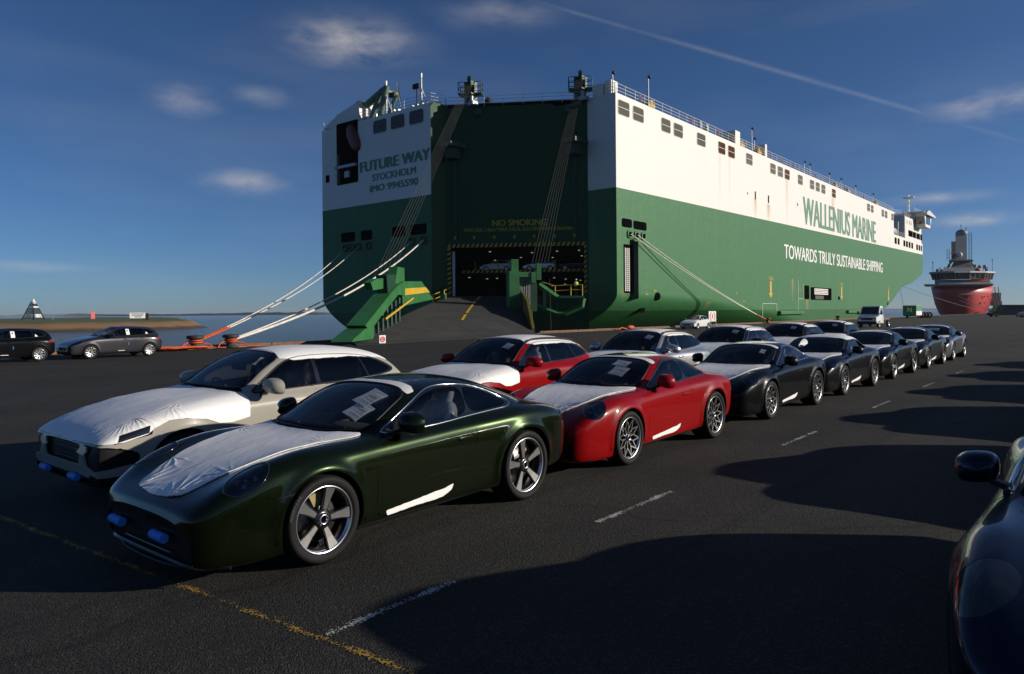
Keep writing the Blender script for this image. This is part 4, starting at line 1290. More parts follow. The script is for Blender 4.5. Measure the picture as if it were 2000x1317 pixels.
# ------------------------------------------------------------------ ground, quay, water, far shore
def asphalt_mat():
    mt = bpy.data.materials.new('asphalt'); nt, N, L, p = nodes_of(mt)
    tc = N.new('ShaderNodeTexCoord')
    def noise(scale, detail=4, rough=.5, src=None, dist=0.0):
        n = N.new('ShaderNodeTexNoise'); n.inputs['Scale'].default_value = scale; n.inputs['Detail'].default_value = detail; n.inputs['Roughness'].default_value = rough
        n.inputs['Distortion'].default_value = dist
        L.new(src or tc.outputs['Object'], n.inputs['Vector']); return n.outputs['Fac']
    def ramp(f, stops):
        r = N.new('ShaderNodeValToRGB'); L.new(f, r.inputs[0])
        e = r.color_ramp.elements
        while len(e) < len(stops): e.new(.5)
        for el, (q, c) in zip(e, stops): el.position = q; el.color = (*c, 1)
        return r.outputs[0]
    def mix(f, a, b, mode='MIX'):
        n = N.new('ShaderNodeMix'); n.data_type = 'RGBA'; n.blend_type = mode
        if isinstance(f, float): n.inputs['Factor'].default_value = f
        else: L.new(f, n.inputs['Factor'])
        L.new(a, n.inputs['A']); L.new(b, n.inputs['B']); return n.outputs['Result']
    v = N.new('ShaderNodeTexVoronoi'); v.inputs['Scale'].default_value = 95; L.new(tc.outputs['Object'], v.inputs['Vector'])
    sep = N.new('ShaderNodeSeparateColor'); L.new(v.outputs['Color'], sep.inputs[0])
    stone = ramp(sep.outputs[0], [(0, (.014, .014, .0135)), (.5, (.027, .0265, .024)), (.9, (.044, .042, .037)), (1, (.085, .082, .07))])
    patch = ramp(noise(.35, 5, .6), [(.3, (.62, .62, .64)), (.7, (1.32, 1.28, 1.2))])
    c = mix(1.0, stone, patch, 'MULTIPLY')
    mp = N.new('ShaderNodeMapping'); mp.inputs['Scale'].default_value = (.05, .5, 1); L.new(tc.outputs['Object'], mp.inputs[0])
    streak = ramp(noise(1.0, 6, .6, mp.outputs[0]), [(.35, (.85, .85, .85)), (.68, (1.22, 1.19, 1.12))])
    c = mix(1.0, c, streak, 'MULTIPLY')
    stain = noise(.9, 3, .5, None, 1.0)
    st = ramp(stain, [(.70, (1, 1, 1)), (.76, (.62, .62, .62))])
    c = mix(1.0, c, st, 'MULTIPLY')
    # sealed cracks and lane joints
    wv = N.new('ShaderNodeTexNoise'); wv.inputs['Scale'].default_value = .8; wv.inputs['Detail'].default_value = 4; L.new(tc.outputs['Object'], wv.inputs['Vector'])
    va = N.new('ShaderNodeVectorMath'); va.operation = 'MULTIPLY_ADD'; va.inputs[1].default_value = (1.2, 1.2, 0); L.new(wv.outputs['Color'], va.inputs[0]); L.new(tc.outputs['Object'], va.inputs[2])
    cv = N.new('ShaderNodeTexVoronoi'); cv.feature = 'DISTANCE_TO_EDGE'; cv.inputs['Scale'].default_value = .13; L.new(va.outputs[0], cv.inputs['Vector'])
    crack = ramp(cv.outputs['Distance'], [(0, (.45, .45, .45)), (.0022, (.6, .6, .6)), (.004, (1, 1, 1))])
    c = mix(.8, c, crack, 'MULTIPLY')
    sx = N.new('ShaderNodeSeparateXYZ'); L.new(tc.outputs['Object'], sx.inputs[0])
    def mm(op, a, b_=0.0):
        n = N.new('ShaderNodeMath'); n.operation = op
        for i_, v_ in enumerate((a, b_)):
            if isinstance(v_, (int, float)): n.inputs[i_].default_value = v_
            else: L.new(v_, n.inputs[i_])
        return n.outputs[0]
    jy = mm('ABSOLUTE', mm('SUBTRACT', mm('FRACT', mm('MULTIPLY', mm('ADD', sx.outputs[1], 1.9), 1 / 9.2)), .5))
    joint = ramp(jy, [(0, (.62, .62, .62)), (.0028, (.7, .7, .7)), (.0048, (1, 1, 1))])
    c = mix(.7, c, joint, 'MULTIPLY')
    # long tyre marks along the lanes
    mt2 = N.new('ShaderNodeMapping'); mt2.inputs['Scale'].default_value = (.035, 2.6, 1); mt2.inputs['Rotation'].default_value = (0, 0, .12); L.new(tc.outputs['Object'], mt2.inputs[0])
    tyre = ramp(noise(1.0, 3, .5, mt2.outputs[0], .3), [(.60, (1, 1, 1)), (.72, (.70, .70, .70))])
    c = mix(.8, c, tyre, 'MULTIPLY')
    L.new(c, p.inputs['Base Color'])
    p.inputs['Roughness'].default_value = .88
    p.inputs['Specular IOR Level'].default_value = .3
    b = N.new('ShaderNodeBump'); b.inputs['Strength'].default_value = .85; b.inputs['Distance'].default_value = .008
    inv = N.new('ShaderNodeMath'); inv.operation = 'MULTIPLY_ADD'; inv.inputs[1].default_value = -1.0
    L.new(v.outputs['Distance'], inv.inputs[0]); L.new(noise(30, 3), inv.inputs[2])
    L.new(inv.outputs[0], b.inputs['Height']); L.new(b.outputs[0], p.inputs['Normal'])
    return mt
M_ASPH = asphalt_mat()
QV = 40.0                                     # quay edge
b = MB()
b.add([(-120, -160, 0), (520, -160, 0), (520, QV - .45, 0), (-120, QV - .45, 0)], [(0, 1, 2, 3)])
tag(b.build('quay_apron', M_ASPH), kind='structure')
M_CONC = mat('kerb_concrete', (.20, .185, .16), .9, var=.3, vscale=1.2, bump=.4, bscale=20)
M_RUST = mat('rusty_edge', (.20, .085, .04), .85, var=.4, vscale=2.0)
qe = MB(); qe.bx(-120, 520, QV - .45, QV, -5, .03)
qe = tag(qe.build('quay_edge', M_CONC), kind='structure')
x = -20.0
kb = MB(); kb.bx(0, 2.94, QV - .30, QV - .04, .03, .19, bev=.03); kerb_me = kb.mesh('kerb_stone', M_RUST)
for i in range(70):
    if not (28 < x < 51): place('kerb_stone', kerb_me, qe, (x, 0, random.uniform(-.012, .012)))
    x += 3.0

def worn_paint(name, col, thr):
    mt = bpy.data.materials.new(name); nt, N, L, p = nodes_of(mt)
    p.inputs['Base Color'].default_value = (*col, 1); p.inputs['Roughness'].default_value = .8
    tc = N.new('ShaderNodeTexCoord')
    n1 = N.new('ShaderNodeTexNoise'); n1.inputs['Scale'].default_value = 70; n1.inputs['Detail'].default_value = 4
    n2 = N.new('ShaderNodeTexNoise'); n2.inputs['Scale'].default_value = 5; n2.inputs['Detail'].default_value = 3
    L.new(tc.outputs['Object'], n1.inputs['Vector']); L.new(tc.outputs['Object'], n2.inputs['Vector'])
    uv = N.new('ShaderNodeSeparateXYZ'); L.new(tc.outputs['UV'], uv.inputs[0])
    def m(op, a, b=0.0, c=0.0):
        n = N.new('ShaderNodeMath'); n.operation = op
        for i, v_ in enumerate((a, b, c)):
            if isinstance(v_, (int, float)): n.inputs[i].default_value = v_
            else: L.new(v_, n.inputs[i])
        return n.outputs[0]
    edge = m('MULTIPLY', m('ABSOLUTE', m('SUBTRACT', uv.outputs[1], .5)), .34)
    val = m('SUBTRACT', m('ADD', m('MULTIPLY', n1.outputs['Fac'], 1.0), m('MULTIPLY', n2.outputs['Fac'], .55)), edge)
    fac = m('GREATER_THAN', val, thr)
    tr = N.new('ShaderNodeBsdfTransparent'); mx = N.new('ShaderNodeMixShader')
    out = [n for n in N if n.type == 'OUTPUT_MATERIAL'][0]
    L.new(fac, mx.inputs[0]); L.new(tr.outputs[0], mx.inputs[1]); L.new(p.outputs[0], mx.inputs[2]); L.new(mx.outputs[0], out.inputs['Surface'])
    return mt
M_WLINE = worn_paint('worn_white_paint', (.48, .47, .44), .74)
M_YLINE = worn_paint('worn_yellow_paint', (.42, .25, .04), .785)
def stripe(name, p0, p1, w, m_, label=None):
    p0 = Vector(p0); p1 = Vector(p1); d = (p1 - p0).normalized(); n = Vector((-d.y, d.x)) * w / 2
    vs_ = [p0 - n, p1 - n, p1 + n, p0 + n]
    o = mesh_obj(name, [(v.x, v.y, .004) for v in vs_], [(0, 1, 2, 3)], m_)
    l = o.data.uv_layers.new(name='UVMap')
    for lp, q in zip(o.data.loops, ((0, 0), (1, 0), (1, 1), (0, 1))): l.data[lp.index].uv = q
    return tag(o, kind='structure')
stripe('yellow_line', (2.19, 9.0), (2.70, 2.2), .085, M_YLINE)
for a, b_ in ((2.64, 3.76), (5.6, 7.05), (10.4, 11.9), (15.4, 16.8), (20.2, 21.6), (25, 26.4)):
    stripe('white_line', (a, 3.65), (b_, 3.65), .085, M_WLINE)

def water_mat():
    mt = bpy.data.materials.new('estuary_water'); nt, N, L, p = nodes_of(mt)
    p.inputs['Base Color'].default_value = (.030, .036, .040, 1); p.inputs['Roughness'].default_value = .12
    p.inputs['Specular IOR Level'].default_value = .5
    tc = N.new('ShaderNodeTexCoord')
    mp = N.new('ShaderNodeMapping'); mp.inputs['Scale'].default_value = (1, 1.6, 1); mp.inputs['Rotation'].default_value = (0, 0, .7)
    L.new(tc.outputs['Object'], mp.inputs[0])
    n = N.new('ShaderNodeTexNoise'); n.inputs['Scale'].default_value = .55; n.inputs['Detail'].default_value = 7; n.inputs['Roughness'].default_value = .65
    L.new(mp.outputs[0], n.inputs['Vector'])
    b = N.new('ShaderNodeBump'); b.inputs['Strength'].default_value = .9; b.inputs['Distance'].default_value = .55
    L.new(n.outputs['Fac'], b.inputs['Height']); L.new(b.outputs[0], p.inputs['Normal'])
    return mt
b = MB()
b.add([(-2400, QV - .2, -3), (5100, QV - .2, -3), (5100, 5100, -3), (-2400, 5100, -3)], [(0, 1, 2, 3)])
b.add([(520.2, -2400, -3), (5100, -2400, -3), (5100, QV - .2, -3), (520.2, QV - .2, -3)], [(0, 1, 2, 3)])
tag(b.build('water', water_mat()), kind='structure')

# grassy spit across the dock mouth
def spit_mat():
    mt = bpy.data.materials.new('saltmarsh'); nt, N, L, p = nodes_of(mt)
    tc = N.new('ShaderNodeTexCoord'); sp = N.new('ShaderNodeSeparateXYZ'); L.new(tc.outputs['Object'], sp.inputs[0])
    n = N.new('ShaderNodeTexNoise'); n.inputs['Scale'].default_value = .16; n.inputs['Detail'].default_value = 8; n.inputs['Roughness'].default_value = .7
    L.new(tc.outputs['Object'], n.inputs['Vector'])
    a = N.new('ShaderNodeMath'); a.operation = 'MULTIPLY_ADD'; a.inputs[1].default_value = 1.6
    L.new(n.outputs['Fac'], a.inputs[0]); L.new(sp.outputs[2], a.inputs[2])
    r = N.new('ShaderNodeValToRGB'); mr = N.new('ShaderNodeMapRange'); mr.inputs[1].default_value = -3.0; mr.inputs[2].default_value = 2.2
    L.new(a.outputs[0], mr.inputs[0]); L.new(mr.outputs[0], r.inputs[0])
    e = r.color_ramp.elements
    for k in range(4): e.new(.5)
    for el, (q, c) in zip(e, [(0, (.035, .030, .022)), (.24, (.07, .05, .03)), (.36, (.30, .165, .065)), (.58, (.26, .15, .06)), (.68, (.075, .095, .025)), (1, (.055, .085, .02))]):
        el.position = q; el.color = (*c, 1)
    L.new(r.outputs[0], p.inputs['Base Color']); p.inputs['Roughness'].default_value = .95
    return mt
vs_ = []; fs = []
front = [(-150, 470), (-60, 400), (10, 330), (60, 272), (84, 248), (108, 244), (128, 252), (141, 266), (150, 285), (165, 320), (200, 400), (260, 520)]
fi = np.linspace(0, len(front) - 1, 110)
fx_ = np.interp(fi, range(len(front)), [q[0] for q in front]); fy_ = np.interp(fi, range(len(front)), [q[1] for q in front])
steps = [(0, -3.4), (3, -2.9), (7, -2.3), (12, -1.5), (17, -.75), (22, -.35), (30, -.1), (45, .05), (80, .2), (140, .35), (260, .5)]
for i in range(110):
    cx, cy = -20 + fi[i] * 26, 560 + fi[i] * 10      # towards the middle of the marsh
    d = Vector((cx - fx_[i], cy - fy_[i])).normalized()
    for (s, z) in steps:
        q = fbm(fx_[i] * .11 + s * .3, fy_[i] * .11, s * .2, 3)
        vs_.append((fx_[i] + d.x * s + q * 2, fy_[i] + d.y * s + q * 2, z + q * (.9 if 0 < s < 260 else 0) * min(1, s / 10)))
k = len(steps)
for i in range(109):
    for j in range(k - 1): fs.append((i * k + j, (i + 1) * k + j, (i + 1) * k + j + 1, i * k + j + 1))
tag(mesh_obj('marsh_bank', vs_, fs, spit_mat(), smooth=True), kind='structure')
# far low shore with trees, both sides; haze put into its blue-grey colour
M_FAR = mat('hazy_far_shore', (.085, .10, .115), .95, var=.35, vscale=.01)
vs_ = []; fs = []; n = 420
for i in range(n):
    a = math.radians(-8 + i * 118.0 / n); R = 4200 + 500 * math.sin(i * .05)
    tree = 7 * abs(fbm(i * .16, 3.3, 0, 3)) + (9 * max(0, fbm(i * .031, 9.1, 0, 2))) * 1.6
    h_ = 5.0 + tree * 2.0
    if a < .5: h_ *= .55
    vs_ += [(R * math.cos(a), R * math.sin(a), -3.2), (R * math.cos(a), R * math.sin(a), h_), ((R + 300) * math.cos(a), (R + 300) * math.sin(a), h_ * .9)]
for i in range(n - 1): fs += [(i * 3, (i + 1) * 3, (i + 1) * 3 + 1, i * 3 + 1), (i * 3 + 1, (i + 1) * 3 + 1, (i + 1) * 3 + 2, i * 3 + 2)]
tag(mesh_obj('hazy_far_shore', vs_, fs, M_FAR), kind='structure')

vs_ = []; fs = []; n = 260  # unseen skyline behind the view, added to darken reflections in car doors
for i in range(n):
    a = math.radians(-175 + i * 168.0 / n); R = 620 + 60 * math.sin(i * .09)
    h_ = 7 + 16 * abs(fbm(i * .21, 1.7, 0, 3)) + (9 if (i // 17) % 3 == 0 else 0)
    vs_ += [(R * math.cos(a), R * math.sin(a), -1), (R * math.cos(a), R * math.sin(a), h_), ((R + 60) * math.cos(a), (R + 60) * math.sin(a), h_)]
for i in range(n - 1): fs += [(i * 3, (i + 1) * 3, (i + 1) * 3 + 1, i * 3 + 1), (i * 3 + 1, (i + 1) * 3 + 1, (i + 1) * 3 + 2, i * 3 + 2)]
tag(mesh_obj('added_skyline', vs_, fs, mat('skyline', (.05, .05, .048), .9, var=.3, vscale=.03)), kind='structure')
b = MB(); b.add([(-900, -900, -.02), (900, -900, -.02), (900, -159, -.02), (-900, -159, -.02)], [(0, 1, 2, 3)]); b.add([(-900, -159, -.02), (-119.5, -159, -.02), (-119.5, QV - .45, -.02), (-900, QV - .45, -.02)], [(0, 1, 2, 3)])
tag(b.build('port_ground', M_ASPH), kind='structure')

# ---- things on the spit
M_WHITE = mat('white_coating', (.72, .72, .70), .55, var=.08, vscale=2)
M_BLKP = mat('black_coating', (.012, .012, .013), .6, spec=.2)
M_GALV = mat('galvanised_steel', (.30, .31, .32), .45, .6)
bc = empty('harbour_beacon', (105.7, 342.9, .2), .5, None, 'black and white banded pyramid beacon on the grassy bank', 'beacon')
lg = MB()
for s in ((-1, -1), (1, -1), (1, 1), (-1, 1)):
    lg.cyl((s[0] * 3.1, s[1] * 3.1, -.8), (s[0] * .55, s[1] * .55, 7.4), .20, 6, r2=.14)
lg.build('leg_frame', M_BLKP, bc)
for i in range(19):
    z = .9 + i * .36; wdt = 3.0 - (3.0 - .62) * z / 7.6
    if i in (1, 2, 3, 4): wdt *= .62
    me = MB()
    for f in range(4):
        a = f * PI / 2; c, s_ = math.cos(a), math.sin(a)
        R_ = Matrix.Rotation(a, 3, 'Z')
        me.box(R_ @ Vector((0, -(3.0 - (3.0 - .62) * z / 7.6), z)), (wdt * 2, .07, .26), 0, R_)
    me.build('slat', M_WHITE if i in (1, 2, 3, 4, 12, 13, 17) else M_BLKP, bc)
cp = MB(); cp.cyl((0, 0, 7.3), (0, 0, 7.7), .95, 12); cp.cyl((0, 0, 7.7), (0, 0, 8.3), .45, 12); cp.ellipsoid((0, 0, 8.4), (.5, .5, .3)); cp.build('lantern', M_WHITE, bc)
mb = MB(); mb.cyl((0, 0, -.5), (0, 0, 11), .11, 8, r2=.06); mb.cyl((0, 0, 10.8), (0, 0, 11.3), .14, 8)
tag(mb.build('flag_pole', M_GALV, None, (110.8, 336.7, 0)), 'thin pale pole standing beside the banded beacon', 'pole')
M_REDP = mat('red_panel', (.55, .06, .05), .5)
rb = empty('marker_board', (121.3, 324, 0), .3, None, 'small red marker board on posts on the grassy bank', 'marker')
m_ = MB(); m_.bx(-.9, .9, -.05, .05, .6, 3.4, bev=.02); m_.build('board', M_REDP, rb)
m_ = MB(); m_.cyl((-.6, .09, -.6), (-.6, .09, 3.2), .07, 6); m_.cyl((.6, .09, -.6), (.6, .09, 3.2), .07, 6); m_.build('post', M_GALV, rb)
sg = empty('notice_board', (133.0, 309.9, 0), -.25, None, 'wide white notice board with black lettering on the grassy bank', 'sign')
m_ = MB(); m_.bx(-2.9, 2.9, -.06, .06, .65, 2.95, bev=.02); m_.build('board', M_WHITE, sg)
for xx in (-2.3, 0, 2.3):
    m_ = MB(); m_.bx(xx - .09, xx + .09, .07, .2, -.6, 2.8); m_.build('post', M_BLKP, sg)
m_ = MB(); m_.bx(2.9, 4.2, .3, .6, -.2, 2.7); m_.build('side_panel', M_BLKP, sg)
for i, wd in enumerate((4.6, 4.2, 2.0)):
    m_ = MB(); xx = -wd / 2; random.seed(i + 3)
    while xx < wd / 2:
        l_ = random.uniform(.22, .42); m_.bx(xx, xx + l_, -.075, -.062, 2.45 - i * .62 - .17, 2.45 - i * .62 + .17); xx += l_ + .12
    m_.build('lettering', M_BLKP, sg)
# ------------------------------------------------------------------ the car carrier
def hull_mat(name, col, streaks, streak_col, rust=()):
    """painted steel: faint plate seams, vertical weather streaks, rust runs below openings (u, z top, length, strength)"""
    mt = bpy.data.materials.new(name); nt, N, L, p = nodes_of(mt)
    tc = N.new('ShaderNodeTexCoord')
    def m(op, a, b=0.0, c=0.0, clamp=False):
        n = N.new('ShaderNodeMath'); n.operation = op; n.use_clamp = clamp
        for i, v_ in enumerate((a, b, c)):
            if isinstance(v_, (int, float)): n.inputs[i].default_value = v_
            else: L.new(v_, n.inputs[i])
        return n.outputs[0]
    def noise(scale, vec, detail=5):
        mp = N.new('ShaderNodeMapping'); mp.inputs['Scale'].default_value = vec; L.new(tc.outputs['Object'], mp.inputs[0])
        n = N.new('ShaderNodeTexNoise'); n.inputs['Scale'].default_value = scale; n.inputs['Detail'].default_value = detail; n.inputs['Roughness'].default_value = .6
        L.new(mp.outputs[0], n.inputs['Vector']); return n.outputs['Fac']
    s1 = noise(1.0, (1.2, 1.2, .06)); s2 = noise(1.0, (.05, .05, .12), 6)
    f = m('MULTIPLY_ADD', s1, 2.6, -1.35, True)
    f = m('MULTIPLY', f, m('MULTIPLY_ADD', s2, 2.5, -.75, True))
    mx = N.new('ShaderNodeMix'); mx.data_type = 'RGBA'
    L.new(m('MULTIPLY', f, streaks), mx.inputs['Factor'])
    mx.inputs['A'].default_value = (*col, 1); mx.inputs['B'].default_value = (*streak_col, 1)
    cur = mx.outputs['Result']
    sp = N.new('ShaderNodeSeparateXYZ'); L.new(tc.outputs['Object'], sp.inputs[0])
    X, Z = sp.outputs[0], sp.outputs[2]
    # plate seams
    seam = m('MAXIMUM', m('LESS_THAN', m('FRACT', m('MULTIPLY', Z, 1 / 2.9)), .012), m('LESS_THAN', m('FRACT', m('MULTIPLY', X, 1 / 11.8)), .004))
    mx = N.new('ShaderNodeMix'); mx.data_type = 'RGBA'; L.new(m('MULTIPLY', seam, .22), mx.inputs['Factor']); L.new(cur, mx.inputs['A'])
    mx.inputs['B'].default_value = (col[0] * .55, col[1] * .55, col[2] * .55, 1); cur = mx.outputs['Result']
    if rust:
        tot = None
        wob = m('MULTIPLY_ADD', noise(1.0, (2, 2, .35)), .5, -.25)
        for (u, zt, ln, w, st) in rust:
            dx = m('DIVIDE', m('ADD', m('SUBTRACT', X, u), m('MULTIPLY', wob, w)), w)
            a = m('EXPONENT', m('MULTIPLY', m('MULTIPLY', dx, dx), -1.0))
            t = m('DIVIDE', m('SUBTRACT', zt, Z), ln)
            v_ = m('MULTIPLY', m('GREATER_THAN', t, 0.0), m('SUBTRACT', 1.0, t, 0.0, True))
            q = m('MULTIPLY', m('MULTIPLY', a, v_), st)
            tot = q if tot is None else m('MAXIMUM', tot, q)
        mx = N.new('ShaderNodeMix'); mx.data_type = 'RGBA'; L.new(tot, mx.inputs['Factor']); L.new(cur, mx.inputs['A'])
        mx.inputs['B'].default_value = (.52, .27, .085, 1); cur = mx.outputs['Result']
    L.new(cur, p.inputs['Base Color'])
    p.inputs['Roughness'].default_value = .5; p.inputs['Specular IOR Level'].default_value = .2
    b = N.new('ShaderNodeBump'); b.inputs['Strength'].default_value = .35; b.inputs['Distance'].default_value = .14
    L.new(noise(1.0, (.8, .8, .8), 2), b.inputs['Height']); L.new(b.outputs[0], p.inputs['Normal'])
    return mt
WRUST = [(98.8, 24.3, 9, .3, .28), (102.2, 24.3, 9, .28, .28), (112.0, 19.4, 3.6, .5, .8), (117.6, 19.0, 3.2, .6, .9), (126.2, 24.2, 8.5, .5, .5), (152.6, 24.1, 8, .8, .6),
         (131, 21, 1.5, .3, .3), (133, 20.5, 2, .2, .3), (200, 19.5, 1.0, .4, .5)]
GRUST = [(128.7, 7.3, 4.2, .35, .6), (136.4, 3.7, 3.5, .7, .4), (129.5, 6.8, 3, .2, .3), (95, 3.2, 1.5, .6, .25), (72.4, 4.6, 1.6, .5, .3)]
M_HWHITE = hull_mat('hull_white', (.77, .75, .70), .10, (.52, .46, .36), WRUST)
M_HGREEN = hull_mat('hull_green', (.044, .156, .058), .50, (.16, .26, .16), GRUST)
M_BOOT = hull_mat('boot_green', (.022, .105, .026), .4, (.08, .17, .07))
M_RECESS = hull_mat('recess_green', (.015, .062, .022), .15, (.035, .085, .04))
M_GSTEEL = mat('ramp_green_steel', (.028, .145, .040), .45, var=.18, vscale=.8)
M_DGREEN = mat('dark_green_steel', (.008, .045, .02), .5)
M_DECKG = mat('deck_green', (.05, .16, .08), .7)
M_YEL = mat('safety_yellow', (.50, .32, .02), .6, var=.15, vscale=2)
M_HOLE = mat('opening_shade', (.004, .004, .0045), .9, spec=0.0)  # flat near-black panels; the shade inside openings is put into the colour
M_LOUV = mat('louvre_grey', (.085, .078, .062), .6, spec=.2, var=.15, vscale=3)
M_LOUVB = mat('louvre_rust', (.085, .038, .018), .8, spec=.1, var=.35, vscale=3)
M_TXTG = mat('letter_green', (.06, .20, .11), .5)
M_TXTW = mat('letter_white', (.78, .77, .73), .5)
M_TXTY = mat('letter_yellow', (.42, .31, .02), .6)
M_ROPE = mat('rope_white', (.62, .58, .50), .8, var=.2, vscale=4, bump=.4, bscale=30)
M_WIRE = mat('steel_wire', (.05, .05, .05), .6)
M_ORANGE = mat('orange_sleeve', (.52, .085, .025), .6, var=.2, vscale=4)
M_LIGHT = mat('deck_lamp', (.8, .8, .8), .5, emit=(1, .98, .92), estr=.32)

SV = 43.2; MIDV = 62.9; PV = 82.6
ship = empty('car_carrier_ship', (70.8, 62.9, -3), 0, None, 'huge green and white car carrier ship moored along the quay', 'ship')
SHIP_OFF = Vector((-70.8, -62.9, 3))
def S(mb, name, mats, parent=None):
    """ship part in world coordinates"""
    o = mb.build(name, mats, parent or ship)
    if parent is None: o.location = SHIP_OFF
    return o
def ue(z): return float(np.interp(z, [-4, 1.2, 3.7, 7.8, 9.4, 12.2, 13, 30], [184, 191, 200.6, 213, 226, 239.5, 240, 240]))
def inset(u, z):
    zk = float(np.interp(u, [59, 71, 80, 94, 108, 122, 150], [3.9, 3.9, 3.8, 3.5, 2.4, 1.2, -3.5]))
    o = 0.0
    if z < zk: o = 14 * ((zk - z) / 7.0) ** 1.7
    return o
def ring(z, end=None, paint_line=False):
    P = []; kind = []
    zf = (lambda u: 15.9 + (u - 70.8) * .0108) if paint_line else (lambda u: z)
    e = end or ue(z if not paint_line else 16)
    us = np.linspace(70.8, e, 44)
    for u in us: P.append((u, SV + inset(u, z), zf(u))); kind.append('side')
    if end is None:
        dp = float(np.interp(z, [-4, 4, 9, 13, 30], [9, 10, 12, 9, 9]))
        for a in np.linspace(0, PI / 2, 13)[1:]:
            q = 1 - math.cos(a)
            P.append((e + dp * math.sin(a), SV + (MIDV - SV) * q ** .9, zf(e))); kind.append('side')
        for a in np.linspace(PI / 2, 0, 13)[1:]:
            q = 1 - math.cos(a)
            P.append((e + dp * math.sin(a), PV - (PV - MIDV) * q ** .9, zf(e))); kind.append('side')
    else:
        P.append((e, PV, zf(e))); kind.append('side')
    for u in np.linspace(e, 59.8, 30)[1:]: P.append((u, PV - inset(u, z), zf(u))); kind.append('side')
    for v in np.linspace(PV, 61.6, 9)[1:]: P.append((59.8, min(v, PV - inset(60, z)) if v > 70 else v, zf(59.8))); kind.append('stern')
    P.append((61.85, 61.2, zf(62))); kind.append('recess')
    P.append((70.6, 47.3, zf(70.6))); kind.append('wall')
    P.append((70.8, 47.0, zf(70.8))); kind.append('recess')
    P.append((70.8, SV + inset(70.8, z), zf(70.8))); kind.append('stern')
    return P, kind
def strip(levels, name, m_main, m_rec, ends=None):
    rings = [ring(*l) for l in levels]
    n = len(rings[0][0]); kind = rings[0][1]
    mb = MB()
    V_ = [p for r in rings for p in r[0]]
    F_ = []; mi = []
    for i in range(len(rings) - 1):
        for j in range(n - 1):
            kd = kind[j + 1]
            if kd == 'wall': continue
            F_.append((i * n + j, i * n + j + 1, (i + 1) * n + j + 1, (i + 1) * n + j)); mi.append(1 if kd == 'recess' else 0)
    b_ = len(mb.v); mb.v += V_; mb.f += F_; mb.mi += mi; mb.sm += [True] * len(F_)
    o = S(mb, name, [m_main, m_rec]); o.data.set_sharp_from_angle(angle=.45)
    return o, rings[-1][0]
strip([(z,) for z in (-4, -3.2, -2.6, -2, -1.4, -.9, -.4, .1, .5, .9, 1.3, 1.65, 2.0)], 'boot_topping', M_BOOT, M_RECESS)
strip([(z,) for z in (2.0, 2.35, 2.7, 3.05, 3.4, 3.7, 4.0, 5, 6.5, 7.8, 9.4, 10.6, 12.2, 14)] + [(16, None, True)], 'lower_hull', M_HGREEN, M_RECESS)
_, r21 = strip([(16, None, True), (18.5,), (20.9,)], 'upper_hull', M_HWHITE, M_RECESS)
_, rt = strip([(20.9, 204.4), (23.5, 204.4), (26.6, 204.4)], 'upper_works', M_HWHITE, M_RECESS)
d_ = MB(); d_.add([(p[0], p[1], 26.58) for p in rt], [tuple(range(len(rt) - 1))])
d_.add([(204.4, SV, 20.9), (204.4, PV, 20.9), (204.4, PV, 26.6), (204.4, SV, 26.6)], [(0, 1, 2, 3)])
S(d_, 'weather_deck', M_DECKG)
d_ = MB(); fw = [p for p in r21 if p[0] > 203]; d_.add([(p[0], p[1], 20.88) for p in fw], [tuple(range(len(fw)))]); S(d_, 'boat_deck', M_DECKG)

# slanted stern wall with the door opening
OD = Vector((70.6 - 61.85, 47.3 - 61.2)).normalized(); ON = Vector((-.846, -.533))
def ob(t, z, s=0.0): return (61.85 + OD.x * t + ON.x * s, 61.2 + OD.y * t + ON.y * s, z)
OL = 16.42
def oquad(mb, t0, t1, z0, z1, s0=0.0, mi=0, thick=0.0):
    if thick:
        p = [ob(t0, z0, s0), ob(t1, z0, s0), ob(t1, z1, s0), ob(t0, z1, s0), ob(t0, z0, s0 - thick), ob(t1, z0, s0 - thick), ob(t1, z1, s0 - thick), ob(t0, z1, s0 - thick)]
        mb.add(p, [(0, 1, 2, 3), (4, 7, 6, 5), (0, 4, 5, 1), (3, 2, 6, 7), (0, 3, 7, 4), (1, 5, 6, 2)], mi)
    else: mb.add([ob(t0, z0, s0), ob(t1, z0, s0), ob(t1, z1, s0), ob(t0, z1, s0)], [(0, 1, 2, 3)], mi)
w_ = MB()
oquad(w_, -.15, OL + .2, -4, 3.85, 0, 0, .4); oquad(w_, -.15, .55, 3.85, 9.6, 0, 0, .4); oquad(w_, OL - .15, OL + .2, 3.85, 9.6, 0, 0, .4)
oquad(w_, -.15, OL + .2, 9.6, 25.9, 0, 0, .4); oquad(w_, -.15, 12.8, 25.9, 26.2, 0, 0, .4)
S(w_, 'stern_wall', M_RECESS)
for t in (1.2, 15.2):                                       # vertical frames, brackets on the wall
    w_ = MB(); oquad(w_, t - .12, t + .12, 10.2, 25.5, .22, 0, .2); S(w_, 'wall_frame', M_DGREEN)
for t, z in ((1.0, 21.5), (15.3, 21.5)): w_ = MB(); w_.box(ob(t, z, .9), (2.6, 2.0, .5)); w_.box(ob(t, z - .8, .7), (1.4, 1.2, 1.4)); S(w_, 'wall_bracket', M_DGREEN)
for t in (4.0, 14.6): w_ = MB(); w_.box(ob(t, 25.4, .5), (.6, .6, .8)); S(w_, 'wall_lamp', M_DGREEN)
